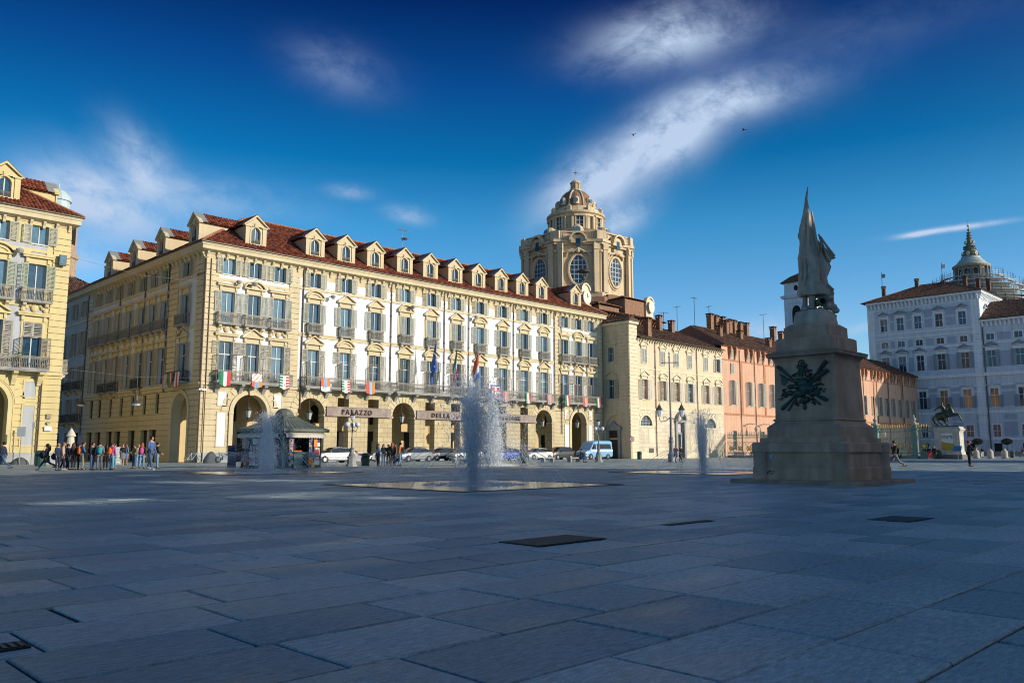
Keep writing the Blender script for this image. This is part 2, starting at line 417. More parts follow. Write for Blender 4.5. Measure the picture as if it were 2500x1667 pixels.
def surround(w, h, style, ma, grow=1.):
    k = ('r', w, h, style, ma.name, grow)
    if k in _wm: return _wm[k]
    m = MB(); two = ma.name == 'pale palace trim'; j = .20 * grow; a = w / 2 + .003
    zt = h + .02
    if style in ('plain', 'small'):
        m.box(-a - j, -a, -.05, .02, -.1, zt + j); m.box(a, a + j, -.05, .02, -.1, zt + j); m.box(-a, a, -.05, .02, zt, zt + j)
    else:
        m.box(-a - j, -a, -.07, .02, -.05, zt); m.box(a, a + j, -.07, .02, -.05, zt)
        m.box(-a - j * 1.35, a + j * 1.35, -.09, .02, zt + .002, zt + .56 * grow)
        zb = zt + .56 * grow; ww = a + j + .30 * grow
        for s in (-1, 1): m.box(*sorted((s * (a + j * .15), s * (a + j * 1.25))), -.2, .02, zt + .1 * grow, zb)
        m.box(-ww, ww, -.32 * grow, .02, zb + .002, zb + .11 * grow)
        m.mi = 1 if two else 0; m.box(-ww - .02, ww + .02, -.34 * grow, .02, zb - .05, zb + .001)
        if style == 'tri':
            ap = zb + .82 * grow; th = .13 * grow; zc = zb + .115 * grow
            m.prism([(-ww, zc), (-ww + .05, zc + th), (0, ap + th), (0, ap - .02)], -.34 * grow, .02); m.prism([(ww, zc), (0, ap - .02), (0, ap + th), (ww - .05, zc + th)], -.34 * grow, .02)
            m.prism([(-ww + .35, zc), (ww - .35, zc), (0, ap - .12)], -.13 * grow, .02)
        elif style == 'seg':
            zc = zb + .115 * grow; hh = .72 * grow; rr = (ww * ww + hh * hh) / (2 * hh); cz = zc + hh - rr; n = 12; a0 = math.asin(ww / rr)
            for i in range(n):
                t0, t1 = -a0 + 2 * a0 * i / n, -a0 + 2 * a0 * (i + 1) / n
                P = [(r * math.sin(t), cz + r * math.cos(t)) for r, t in ((rr - .09 * grow, t0), (rr + .07 * grow, t0), (rr + .07 * grow, t1), (rr - .09 * grow, t1))]
                m.prism(P, -.34 * grow, .02)
                Q = [(r * math.sin(t), max(zc, cz + r * math.cos(t))) for r, t in ((rr - .40 * grow, t0), (rr - .24 * grow, t0), (rr - .24 * grow, t1), (rr - .40 * grow, t1))]
                if Q[1][1] > zc + .02 and Q[2][1] > zc + .02: m.prism(Q, -.20 * grow, .02)
            n2 = 10; m.prism([((ww - .06) * math.cos(PI - PI * i / n2), zc + (hh - .07) * math.sin(PI * i / n2)) for i in range(n2 + 1)], -.09 * grow, .02)
        elif style == 'flat':
            m.box(-ww - .06, ww + .06, -.38 * grow, .02, zb + .113 * grow, zb + .24 * grow)
        elif style == 'scroll':
            m.box(-ww - .06, ww + .06, -.38 * grow, .02, zb + .113 * grow, zb + .24 * grow); z0 = zb + .24 * grow
            for s in (-1, 1):
                for (x, z, r) in ((.85, .22, .2), (.62, .45, .2), (.38, .68, .18), (.95, .5, .12), (.7, .75, .12)): m.ball((s * x * grow, -.1, z0 + z * grow), (r * grow, .14, r * grow), 7, 5)
            m.ball((0, -.1, z0 + .45 * grow), (.3 * grow, .16, .42 * grow), 8, 6)
    _wm[k] = m.mesh('window_surround', [ma, mat('weathered and shaded moulding', (.30, .34, .39), .9, .2, 2)] if two else ma); return _wm[k]  # weathering, and shade painted dark to bring out the relief
def window(parent, F, x, z, w, h, style=None, sh=None, shm=SHUT, glass=GLA, tr=None, trim=YELT, kind='casement', grow=1., fr=FRAME, up=None, name='window'):
    """one window: frame (the part) with pane, surround and shutters as sub-parts.  sh=(left, right) opening angles"""
    o = part(name, wmesh(w, h, tr, kind, fr), None, parent, F @ T(x, 0, z))
    part('pane', pmesh(w, h, glass), None, o)
    if style: part('window_surround', surround(w, h, style, trim, grow), None, o)
    def leafs(z0, hh, ang, m_):
        sw = w / 2 + .03
        for s, a in zip((-1, 1), ang):
            if a is None: continue
            Mx = T(s * (w / 2 + .03), -.10, z0) @ (RZ(-R(a)) if s < 0 else RZ(PI + R(a)))
            part('shutter', smesh(sw, hh, m_), None, o, Mx)
    if sh:
        if tr and up: leafs(.02, tr - .04, sh, shm); leafs(tr + .03, h - tr - .03, up, shm)
        else: leafs(.02, h - .04, sh, shm)
    return o

def railing(mb, x0, x1, y0, z0, h, step=.125, ret=True, scroll=True, bw=.024):
    """wrought-iron balcony rail along x at y0, with returns to the wall"""
    def run(p, q):
        d = Vector(q) - Vector(p); L = d.length; n = max(2, int(L / step)); ux = d / L
        ax = abs(ux.x) > .5
        def bar(c, hx, za, zb):
            if ax: mb.box(c.x - hx, c.x + hx, c.y - bw / 2, c.y + bw / 2, za, zb)
            else: mb.box(c.x - bw / 2, c.x + bw / 2, c.y - hx, c.y + hx, za, zb)
        m = Vector(p) + d / 2
        bar(m, L / 2, z0 + h - .045, z0 + h); bar(m, L / 2, z0 + .06, z0 + .09); bar(m, L / 2, z0 + h - .22, z0 + h - .195)
        for i in range(n + 1):
            bar(Vector(p) + d * (i / n), bw / 2, z0 + .01, z0 + h - .045)
        if scroll:
            for i in range(n):
                c = Vector(p) + d * ((i + .5) / n)
                for zz in ((z0 + h * .4,) if i % 2 else ()): bar(c, step * .36, zz - .012, zz + .012); bar(c, .012, zz - .055, zz + .055)
                bar(c, .03, z0 + h - .16, z0 + h - .09)
    run((x0, y0, 0), (x1, y0, 0))
    if ret: run((x0, y0, 0), (x0, -.02, 0)); run((x1, y0, 0), (x1, -.02, 0))
def bracket(mb, x, y, z, d, w=.3, h=.8):
    """scrolled console under a balcony"""
    pts = [(.02, z), (-d, z), (-d, z - .16), (-d * .82, z - .26), (-d * .6, z - .30), (-d * .45, z - h * .55), (-d * .25, z - h * .82), (-d * .18, z - h), (.02, z - h)]
    mb.prismx([(y + a, b) for a, b in pts], x - w / 2, x + w / 2)
_bm = {}
def small_balcony(parent, F, x, z, w, d=.55, h=1.05, ironm=IRONL, panel=None):
    k = (w, d, h, ironm.name)
    if k not in _bm:
        m = MB(); m.box(-w / 2 - .05, w / 2 + .05, -d - .05, .0, -.12, 0); m.box(-w / 2, w / 2, -d, .0, -.17, -.12)
        r = MB(); railing(r, -w / 2, w / 2, -d, 0, h, .105, scroll=True, bw=.03); r.box(-w / 2 + .05, w / 2 - .05, -d + .03, -d + .045, .12, h * .8) if panel else None
        b = MB(); bracket(b, 0, 0, -.17, d * .8, .26, .6)
        _bm[k] = (m.mesh('balcony', STON), r.mesh('railing', ironm), b.mesh('bracket', YELT))
    a, b, c = _bm[k]; o = part('balcony', a, None, parent, F @ T(x, 0, z)); part('railing', b, None, o)
    for s in (-1, 1): part('bracket', c, None, o, T(s * w * .36))
    return o

def tiles(mb, O, S, V, poly, pitch=.25, step=.42, amp=.085, jit=.02):
    """clay tiles on the plane O + s*S + v*V inside a convex polygon of (s, v)"""
    O, S, V = Vector(O), Vector(S).normalized(), Vector(V).normalized(); N = S.cross(V)
    if N.z < 0: N = -N
    s0 = min(p[0] for p in poly); s1 = max(p[0] for p in poly); n = max(1, int((s1 - s0) / pitch))
    for i in range(n):
        sa, sb = s0 + (s1 - s0) * i / n, s0 + (s1 - s0) * (i + 1) / n; sm = (sa + sb) / 2
        cut = []
        for k in range(len(poly)):
            (a, va), (b, vb) = poly[k], poly[(k + 1) % len(poly)]
            if (a - sm) * (b - sm) < 0: cut.append(va + (vb - va) * (sm - a) / (b - a))
        if len(cut) < 2: continue
        v0, v1 = min(cut), max(cut); v = v0; row = 0
        while v < v1 - .02:
            w = min(v1, v + step); j = rnd.uniform(-jit, jit); L = O + V * (v - .03) + N * (.035 + j); U = O + V * w + N * j
            m1 = sa + (sm - sa) * .5; m2 = sm + (sb - sm) * .5
            P = []
            for base in (L, U):
                for s, hh in ((sa, 0), (m1, amp * .85), (sm, amp), (m2, amp * .85), (sb, 0)): P.append((base + S * s + N * hh)[:])
            mb.add(P, [(0, 1, 6, 5), (1, 2, 7, 6), (2, 3, 8, 7), (3, 4, 9, 8)]); v = w
def hip_roof(parent, x0, x1, y0, y1, z, run, rise, ma=TILE, pitch=.31, step=.42, sides='flbr', rid=RIDGE, name='roof', flat_top=True, inner=True):
    """tiled hip roof in the parent's frame; run = plan depth of each slope"""
    m = MB(); sl = math.hypot(run, rise); W, D = x1 - x0, y1 - y0
    fv = Vector((0, run, rise)); k = sl / run
    if 'f' in sides: tiles(m, (x0, y0, z), (1, 0, 0), (0, run, rise), [(0, 0), (W, 0), (W - run, sl), (run, sl)], pitch, step)
    if 'l' in sides: tiles(m, (x0, y1, z), (0, -1, 0), (run, 0, rise), [(0, 0), (D, 0), (D - run, sl), (run, sl)], pitch, step)
    if 'r' in sides: tiles(m, (x1, y0, z), (0, 1, 0), (-run, 0, rise), [(0, 0), (D, 0), (D - run, sl), (run, sl)], pitch, step)
    if 'b' in sides: tiles(m, (x1, y1, z), (-1, 0, 0), (0, -run, rise), [(0, 0), (W, 0), (W - run, sl), (run, sl)], pitch, step)
    # boarding under the tiles
    a = [(x0, y0, z - .03), (x1, y0, z - .03), (x1, y1, z - .03), (x0, y1, z - .03)]; b = [(x0 + run, y0 + run, z + rise - .03), (x1 - run, y0 + run, z + rise - .03), (x1 - run, y1 - run, z + rise - .03), (x0 + run, y1 - run, z + rise - .03)]
    m.add(a + b, [(0, 1, 5, 4), (1, 2, 6, 5), (2, 3, 7, 6), (3, 0, 4, 7), (4, 5, 6, 7)])
    ro = part(name, m, ma, parent)
    c = MB()
    for i in range(4):
        p, q = Vector(a[i]), Vector(b[i]); n = max(2, int((q - p).length / .4)); pts = [p.lerp(q, t / n) + Vector((0, 0, .08)) for t in range(n + 1)]
        c.tube(pts, [.13 + .02 * (t % 2) for t in range(n + 1)], 6)
        p, q = Vector(b[i]), Vector(b[(i + 1) % 4])
        if (q - p).length > .5:
            n = max(2, int((q - p).length / .4)); c.tube([p.lerp(q, t / n) + Vector((0, 0, .08)) for t in range(n + 1)], [.13 + .02 * (t % 2) for t in range(n + 1)], 6)
    part('ridge_tiles', c, rid, ro)
    return ro
def cornice(parent, loop, z0, z1, over, ma=YELT, gut=GUT, steps=((0, 0), (.42, .10), (.80, .22), (.84, .24), (.84, .62), (.93, .70), (1, .82), (1, 1)), name='cornice', gutter=True):
    """moulded cornice swept along an open polyline of (x, y) corners; outward is to the right of travel"""
    pts = [Vector((p[0], p[1])) for p in loop]; n = len(pts); m = MB()
    dirs = [(pts[i + 1] - pts[i]).normalized() for i in range(n - 1)]; nor = [Vector((d.y, -d.x)) for d in dirs]
    def off(i):
        if i == 0: return nor[0]
        if i == n - 1: return nor[-1]
        a, b = nor[i - 1], nor[i]; s = a + b; return s / max(.2, (1 + a.dot(b)))
    prof = [(o * over, z0 + h * (z1 - z0)) for o, h in steps] + [(-.3, z1), (-.3, z0)]
    k = len(prof); vs = []
    for i in range(n):
        for o, z in prof: p = pts[i] + off(i) * o; vs.append((p.x, p.y, z))
    fs = []
    for i in range(n - 1):
        for j in range(k): l = (j + 1) % k; fs.append((i * k + j, (i + 1) * k + j, (i + 1) * k + l, i * k + l))
    fs += [tuple(range(k)), tuple(range((n - 1) * k, n * k))]
    m.add(vs, fs); c = part(name, m, ma, parent)
    if gutter:
        g = MB(); g.tube([(*(pts[i] + off(i) * (over + .06)), z1 + .02) for i in range(n)], .085, 8); part('gutter', g, gut, c)
    return c
def corbels(parent, F, x0, x1, z0, z1, d, step, w, ma):
    m = MB(); m.prismx([(.02, z0), (-d * .35, z0), (-d * .5, z0 + (z1 - z0) * .4), (-d, z1 - .1), (-d, z1), (.02, z1)], -w / 2, w / 2); me = m.mesh('corbel', ma); n = int((x1 - x0) / step)
    for i in range(n + 1): part('corbel', me, None, parent, F @ T(x0 + (x1 - x0) * i / n))
def dentils(mb, x0, x1, z0, z1, d, step=.5, w=.2):
    n = int((x1 - x0) / step)
    for i in range(n + 1):
        x = x0 + (x1 - x0) * i / n; mb.prismx([(.02, z0), (-d * .35, z0), (-d * .5, z0 + (z1 - z0) * .4), (-d, z1 - .1), (-d, z1), (.02, z1)], x - w / 2, x + w / 2)

_dm = {}
def dormer(parent, F, x, y, z, w=2.3, wallh=2.0, ap=1.15, depth=4.4, rs=.647, glass=GLA, trim=YELT, tile=TILE):
    """pedimented roof dormer with an arched window; F frame: x along, -y outwards"""
    k = (w, wallh, ap, depth, rs, trim.name, tile.name)
    if k not in _dm:
        h = w / 2; ow = .5; oz0, oz1 = .25, wallh - .05; m = MB()
        wall(m, -h + .12, h - .12, -.3, wallh, [(-ow, ow, oz0, oz1, True, .3)], y=0)
        for s in (-1, 1):
            m.prismx([(.0, -.3), (.0, wallh + .1), (depth, wallh + .1), ((wallh + .1) / rs, wallh + .1), (0, -.35)], s * (h - .12) - .01, s * (h - .12) + .01)
            m.box(*sorted((s * (h - .42), s * h)), -.10, .02, -.2, wallh - .05); m.box(*sorted((s * (h - .46), s * (h + .05))), -.16, .03, wallh - .05, wallh + .1)
        archband(m, 0, oz1 - ow, ow + .002, ow + .14, -.06, .02, zb=oz0)
        m.box(-ow - .2, ow + .2, -.14, .02, oz0 - .12, oz0); m.box(-.16, .16, -.12, .02, wallh - .02, wallh + .4)
        m.prism([(-h, wallh + .1), (h, wallh + .1), (0, wallh + ap - .08)], -.02, .1)
        for s in (-1, 1):
            m.prism([(s * (h + .22), wallh + .02), (s * (h + .22), wallh + .18), (0, wallh + ap + .14), (0, wallh + ap - .06)], -.24, .2)
            m.prism([(s * (h + .12), wallh + .0), (s * (h * .45), wallh + .0), (s * (h * .45), wallh + .12), (s * (h + .12), wallh + .12)], -.20, .05)
        rf = MB(); e = h + .2; zr = wallh + ap + .14; ze = wallh + .12; rise = zr - ze; L = math.hypot(e, rise)
        bk = zr / rs + .3
        tiles(rf, (-e, bk, ze), (0, -1, 0), (e, 0, rise), [(0, 0), (bk - .7, 0), (bk - .7, L), (0, L)], .3, .42); tiles(rf, (e, .7, ze), (0, 1, 0), (-e, 0, rise), [(0, 0), (bk - .7, 0), (bk - .7, L), (0, L)], .3, .42)
        rf.add([(-e, -.05, ze - .03), (0, -.05, zr - .03), (e, -.05, ze - .03), (-e, bk, ze - .03), (0, bk, zr - .03), (e, bk, ze - .03)], [(0, 1, 4, 3), (1, 2, 5, 4)])
        fl = MB(); fl.add([(-e - .04, -.28, ze), (0, -.28, zr + .04), (e + .04, -.28, ze), (-e - .04, .75, ze + .03), (0, .75, zr + .06), (e + .04, .75, ze + .03)], [(0, 1, 4, 3), (1, 2, 5, 4)])
        win = MB(); ri = ow; zc = oz1 - ow
        P = [(-ri, oz0), (ri, oz0)] + [(ri * math.cos(PI * i / 12), zc + ri * math.sin(PI * i / 12)) for i in range(13)]
        win.prism(P, .2, .22)
        wf = MB(); wf.box(-.045, .045, .14, .2, oz0, oz1 - .02); wf.box(-ow, -ow + .06, .14, .2, oz0, zc); wf.box(ow - .06, ow, .14, .2, oz0, zc); wf.box(-ow, ow, .15, .2, oz0, oz0 + .08)
        archband(wf, 0, zc, ow - .07, ow, .14, .2)
        ri_ = MB(); railing(ri_, -ow, ow, -.04, oz0, .5, .11, ret=False, bw=.016)
        _dm[k] = (m.mesh('dormer', trim), rf.mesh('dormer_roof', tile), win.mesh('pane', GLA), wf.mesh('window_frame', FRAME), ri_.mesh('railing', IRON), fl.mesh('flashing', SLATE))
    a = _dm[k]; o = part('dormer', a[0], None, parent, F @ T(x, y, z))
    for nm, me in zip(('dormer_roof', 'pane', 'window_frame', 'railing', 'flashing'), a[1:]): part(nm, me, None, o)
    return o
def downpipe(parent, F, x, z0, z1, r=.065, ma=PIPE, kick=.6):
    m = MB(F); m.tube([(x + kick * .7, -kick, z1 + .55), (x + kick * .6, -kick * .8, z1 + .3), (x + .05, -.14, z1 - .35), (x, -.12, z1 - .8), (x, -.12, z0)], r, 6)
    z = z0 + 1
    while z < z1: m.lathe([(r + .02, 0), (r + .02, .1)], (x, -.12, z), 8); z += 2.4
    return part('downpipe', m, ma, parent)
def lantern(name, label, loc, drop, s=1., group=None):
    """glazed iron lantern hung on a rod"""
    o = thing(name, label, 'lantern', loc, 0, group)
    f = MB(); f.tube([(0, 0, drop), (0, 0, .95 * s)], .02 * s, 5)
    for i in range(6):
        a = PI / 3 * i; f.tube([(.2 * s * math.cos(a), .2 * s * math.sin(a), 0), (.34 * s * math.cos(a), .34 * s * math.sin(a), .62 * s)], .022 * s, 4)
    f.lathe([(.36 * s, .62 * s), (.38 * s, .66 * s), (.22 * s, .8 * s), (.1 * s, .95 * s), (.03 * s, 1.02 * s)], n=6); f.lathe([(.05 * s, -.22 * s), (.1 * s, -.12 * s), (.22 * s, 0)], n=6)
    part('lantern_frame', f, IRON, o)
    g = MB(); g.lathe([(.18 * s, .01), (.31 * s, .6 * s)], n=6); part('glass', g, mat('lantern glass', (.42, .45, .40), .15, .15, spec=.8), o)
    return o
def letters(txt, size, ma, parent, M, ext=.01, sx=1., name='lettering', off=0.):
    cu = bpy.data.curves.new(name, 'FONT'); cu.body = txt; cu.size = size; cu.extrude = ext; cu.align_x = 'CENTER'; cu.offset = off; to = bpy.data.objects.new('t', cu); me = bpy.data.meshes.new_from_object(to); me.materials.clear(); me.materials.append(ma); bpy.data.objects.remove(to); return part(name, me, None, parent, M @ Matrix.Scale(sx, 4, (1, 0, 0)))
# ---------------------------------------------------------------- ground
def make_paving():
    m = bpy.data.materials.new('luserna stone slabs'); m.use_nodes = True; t = NT(m.node_tree); b = t.n['Principled BSDF']
    o = t.add('TexCoord').outputs['Object']; r = t.add('NewGeometry').outputs['Random Per Island']
    n1 = t.noise(o, .35, 5, .6); n2 = t.noise(t.scl(o, (9, 30, 20)), 1, 6, .7); n3 = t.noise(o, 70, 3, .7); n4 = t.noise(t.scl(o, (.5, 1.6, 1)), 1.1, 5, .65)
    c = t.ramp(r, [(0, (.27, .39, .43)), (.5, (.44, .55, .57)), (1, (.64, .69, .68))])
    c = t.mix(.55, c, t.ramp(n1, [(.3, (.50, .56, .62)), (.7, (1.1, 1.08, 1.05))]), 'MULTIPLY')
    c = t.mix(.6, c, t.ramp(n2, [(.34, .30), (.66, 1.35)]), 'MULTIPLY'); c = t.mix(.5, c, t.ramp(n3, [(.3, .35), (.7, 1.3)]), 'MULTIPLY')
    c = t.mix(.5, c, t.ramp(n4, [(.40, (.55, .58, .60)), (.56, (1, 1, 1))]), 'MULTIPLY')
    t.val(b.inputs['Base Color'], c)
    t.val(b.inputs['Roughness'], t.ramp(n4, [(.35, .38), (.6, .58)])); b.inputs['Specular IOR Level'].default_value = .55
    bp = t.add('Bump'); bp.inputs['Strength'].default_value = .8; bp.inputs['Distance'].default_value = .014
    t.ln(t.math('ADD', t.math('MULTIPLY', n2, .8), t.math('MULTIPLY', n3, .5)), bp.inputs['Height']); t.ln(bp.outputs[0], b.inputs['Normal'])
    jt = mat('joint earth', (.022, .024, .026), .95, .3, 3)
    g = MB(); g.quad((-900, -900, -.022), (1500, -900, -.022), (1500, 1500, -.022), (-900, 1500, -.022))
    tag(part('ground', g, jt, None), kind='structure')
    r_ = random.Random(3); M = MB(); y = -92.; row = 0
    while y < 62:
        w = r_.choice((.68, .72, .74, .78, .70)); x = -75 + r_.uniform(0, 1.4); y1 = y + w
        far = y > -30
        while x < 175:
            L = r_.uniform(.95, 1.75) * (1.5 if far or x > 40 else 1)
            g0 = .015 + (.014 if r_.random() < .15 else 0); h = r_.uniform(-.004, .004); a, c = r_.uniform(-.0016, .0016), r_.uniform(-.0016, .0016); e = .008
            near = abs(x + 34) < 30 and y < -45
            X0, X1, Y0, Y1 = x + g0, x + L - g0 * .6, y + g0, y1 - g0 * .6
            if near:
                top = [(X0 + e, Y0 + e, h - a - c), (X1 - e, Y0 + e, h + a - c), (X1 - e, Y1 - e, h + a + c), (X0 + e, Y1 - e, h - a + c)]
                bot = [(X0, Y0, h - .012), (X1, Y0, h - .012), (X1, Y1, h - .012), (X0, Y1, h - .012)]; low = [(p, q, -.022) for p, q, _ in bot]
                M.add(top + bot + low, [(0, 1, 2, 3), (4, 5, 1, 0), (5, 6, 2, 1), (6, 7, 3, 2), (7, 4, 0, 3), (8, 9, 5, 4), (9, 10, 6, 5), (10, 11, 7, 6), (11, 8, 4, 7)])
            else: M.add([(X0, Y0, h), (X1, Y0, h), (X1, Y1, h), (X0, Y1, h)], [(0, 1, 2, 3)])
            x += L
        y = y1; row += 1
    tag(part('pavement', M, m, None), kind='structure')
make_paving()

# ---------------------------------------------------------------- the long arcaded palace
BAYS = [12.15, 16.1, 20.05, 24.28, 28.2, 32.2, 36.16, 40.2, 44.2, 48.04]; PAVL = [2.44, 5.22, 8.0]; PAVR = [52.35, 55.3, 58.1]; LEN = 60.65; DEP = 31.5
def first_floor(p, F, x, style, gl, opened=(95, 165), trim=YELT, up=(174, 174), shm=SHUT2): window(p, F, x, 7.8, 1.36, 3.85, style, opened, shm, gl, 2.62, trim, up=up, kind='lattice' if rnd.random() < .25 else 'casement')
def second_floor(p, F, x, style, gl, opened=(172, 172), trim=YELT, bal=1.75, shm=SHUT):
    o = window(p, F, x, 13.5, 1.32, 3.06, style, None, SHUT, gl, None, trim)
    for s, a in zip((-1, 1), opened):
        part('shutter', smesh(.69, 2.0, shm), None, o, T(s * .69, -.10, 1.04) @ (RZ(-R(a)) if s < 0 else RZ(PI + R(a))))
    small_balcony(p, F, x, 13.42, bal, .5 if bal < 2 else .62)
def attic(p, F, x, gl, opened=(165, 165), trim=YELT): window(p, F, x, 18.3, 1.25, 1.58, 'small', opened, SHUT, gl, None, trim)
def glass(): return rnd.choice((GLA, GLA, GLAC, GLA, GLAC))
def upper_ops(xs): return [(x - .68, x + .68, 7.8, 11.65, False, .3) for x in xs] + [(x - .66, x + .66, 13.5, 16.56, False, .3) for x in xs] + [(x - .625, x + .625, 18.3, 19.88, False, .3) for x in xs]
def frieze(parent, F, x0, x1, skip=()):
    """corbels and little medallion panels under the cornice"""
    corbels(parent, F, x0, x1, 19.72, 20.27, .3, .98, .2, YELT)
    m = MB(F); m.box(x0, x1, -.06, .02, 20.1, 20.2); return part('frieze_band', m, YELT, parent)
def pavilion(p, F, x0, x1, bays, s1=('scroll', 'tri', 'scroll'), s2=('flat', 'seg', 'flat'), q=(1.45, 1.45)):
    for x, a, b in zip(bays, s1, s2):
        first_floor(p, F, x, a, glass(), rnd.choice(((98, 165), (165, 172), (120, 100)))); second_floor(p, F, x, b, glass(), bal=2.3); attic(p, F, x, glass())
def panels(par, x, mats):
    for (za, zb) in ((1.55, 4.75), (5.45, 6.75)):
        m = MB()
        for (a, b, c, d) in ((x - .52, x - .42, za - .1, zb + .1), (x + .42, x + .52, za - .1, zb + .1), (x - .42, x + .42, zb, zb + .1), (x - .42, x + .42, za - .1, za)): m.box(a, b, -.05, .05, c, d)
        m.mi = 1; m.box(x - .42, x + .42, -.018, .05, za, zb); part('blind_panel', m, mats, par)
def tex(x, y=0): return x

def make_palazzo():
    p = thing('palace', 'long cream and white palace with arcade, shuttered windows, red tiled roof and dormers', 'palace', (0, 0, 0))
    FA = Matrix.Identity(4); FB = T(0, DEP) @ RZ(-PI / 2); FR = T(LEN, 0) @ RZ(PI / 2)
    allx = PAVL + BAYS + PAVR
    # ------- front wall
    w = MB(); MI = lambda x, z: 1 if 7.95 < z < 17.98 else 0
    ups = upper_ops(allx)
    A = lambda x, r=1.62, top=6.58: (x - r, x + r, 0, top, True, .95)
    Q = lambda x: (x - .72, x + .72, 0, 6.75, False, .95)
    gl_ops = [A(5.3, 1.78, 6.62)] + [A(BAYS[i]) for i in (0, 3, 6, 9)] + [Q(BAYS[i]) for i in (1, 2, 4, 5, 7, 8)] + [A(55.3, 1.6, 6.55)]
    wall(w, 0, 10.3, .95, 7.6, [(a, b, max(c, .95), d, e, g) for a, b, c, d, e, g in gl_ops if b < 10.3], rust=(1.0, 7.6, .51), mi=lambda x, z: 0)
    wall(w, 10.3, 50.2, .95, 7.6, [(a, b, max(c, .95), d, e, g) for a, b, c, d, e, g in gl_ops if 10.3 < a and b < 50.2], mi=lambda x, z: 2)
    wall(w, 50.2, LEN, .95, 7.6, [(a, b, max(c, .95), d, e, g) for a, b, c, d, e, g in gl_ops if a > 50.2], rust=(1.0, 7.6, .51), mi=lambda x, z: 0)
    wall(w, 0, LEN, 7.6, 20.6, ups, mi=MI)
    # white fields and panels in the attic storey
    w.mi = 1
    for a, b in zip(allx[:-1], allx[1:]):
        if b - a > 3.5: w.box((a + b) / 2 - .55, (a + b) / 2 + .55, -.03, .02, 18.35, 19.2)
    part('wall', w, [YEL, WHT, YELB], p)
    pl = MB(); edges = sorted([(a, b) for a, b, *_ in gl_ops]); x = -.06
    for a, b in edges + [(LEN + .06, 0)]:
        pl = MB(); pl.box(x, a - .0 if a < LEN else LEN + .06, -.08, .95, 0, .95); x = b; part('plinth', pl, PLIN, p)
    # ------- trim
    t = MB()
    for a, b in ((0, 1.45), (9.1, 10.35), (50.3, 51.3), (59.7, LEN)): quoin(t, a, b, 7.62, 19.6, .10, .55)
    for a, b in ((10.36, 50.29),): t.box(a, b, -.09, .02, 12.95, 13.35); t.box(a, b, -.14, .02, 13.24, 13.36); t.box(a, b, -.10, .02, 17.98, 18.2)
    for a, b in ((1.46, 9.09), (51.31, 59.69)):
        t.box(a, b, -.09, .02, 12.95, 13.2); t.box(a, b, -.07, .02, 17.6, 17.85)
        for xx in (PAVL if a < 5 else PAVR): t.box(xx - 1.2, xx - .6, -.09, .02, 17.3, 17.6); t.box(xx + .6, xx + 1.2, -.09, .02, 17.3, 17.6)
    t.box(-.12, LEN + .05, -.14, .02, 7.35, 7.6)
    for xx in BAYS:
        for s in (-1, 1): t.box(xx + s * 1.02 - .07, xx + s * 1.02 + .07, -.05, .02, 13.36, 16.6)
    part('string_course', t, YELT, p)
    for xx, r, top in [(5.3, 1.78, 6.62), (55.3, 1.6, 6.55)]:
        am = MB(); archband(am, xx, top - r, r + .004, r + .36, -.09, .05, zb=.96); archband(am, xx, top - r, r + .36, r + .44, -.13, .05, zb=.96); voussoirs(am, xx, top - r, r + .5, r + 1.25, -.05, zmax=7.34, n=13)
        am.box(xx - r - .48, xx - r, -.15, .1, top - r - .18, top - r); am.box(xx + r, xx + r + .48, -.15, .1, top - r - .18, top - r); am.prism([(xx - .35, 7.3), (xx + .35, 7.3), (xx + .2, top - .1), (xx - .2, top - .1)], -.28, .1); part('arch_moulding', am, YELT, p)
    for i in (0, 3, 6, 9): am = MB(); voussoirs(am, BAYS[i], 4.96, 1.63, 2.5, -.045, zmax=7.34, n=13); am.box(BAYS[i] - 1.66, BAYS[i] - 1.5, -.06, .95, 4.75, 4.96); am.box(BAYS[i] + 1.5, BAYS[i] + 1.66, -.06, .95, 4.75, 4.96); part('arch_moulding', am, YELT, p)
    for xx in (2.35, 8.25, 52.75, 57.85): panels(p, xx, [YELT, WHT])
    frieze(p, FA, .2, LEN - .2)
    # ------- windows of the front
    s1 = ['tri', 'seg'] * 5; s2 = ['seg', 'tri'] * 5
    s1 = ['tri', 'seg', 'seg', 'tri', 'seg', 'seg', 'tri', 'seg', 'seg', 'tri']; s2 = ['seg', 'tri', 'tri', 'seg', 'tri', 'tri', 'seg', 'tri', 'tri', 'seg']
    op1 = [(95, 170), (95, 168), (95, 165), (92, 172), (95, 95), (100, 172), (93, 170), (92, 165), (165, 172), (170, 172)]
    for i, xx in enumerate(BAYS):
        first_floor(p, FA, xx, s1[i], glass(), op1[i], up=(174, 174) if i not in (2, 3) else (60, 172))
        second_floor(p, FA, xx, s2[i], glass(), (174, 174) if i not in (3, 4, 5) else (20, 172)); attic(p, FA, xx, glass(), (rnd.choice((168, 150)), 168))
    pavilion(p, FA, 0, 10.3, PAVL); pavilion(p, FA, 50.3, LEN, PAVR)
    # ------- long balconies of the first floor
    for (a, b) in ((1.3, 9.3), (10.9, 22.0), (22.6, 34.0), (34.2, 49.9), (51.4, 59.6)):
        m = MB(); m.box(a - .06, b + .06, -1.0, .0, 7.62, 7.76); m.box(a, b, -.94, 0, 7.52, 7.62); o = part('balcony', m, STON, p)
        r_ = MB(); railing(r_, a, b, -.94, 7.76, 1.02, .13, bw=.026); part('railing', r_, IRONL, o)
        n = max(2, int((b - a) / 2.6)); k = MB(); bracket(k, 0, 0, 7.52, .85, .34, .85); km = k.mesh('bracket', STON)
        for i in range(n + 1): part('bracket', km, None, o, T(a + .35 + (b - a - .7) * i / n))
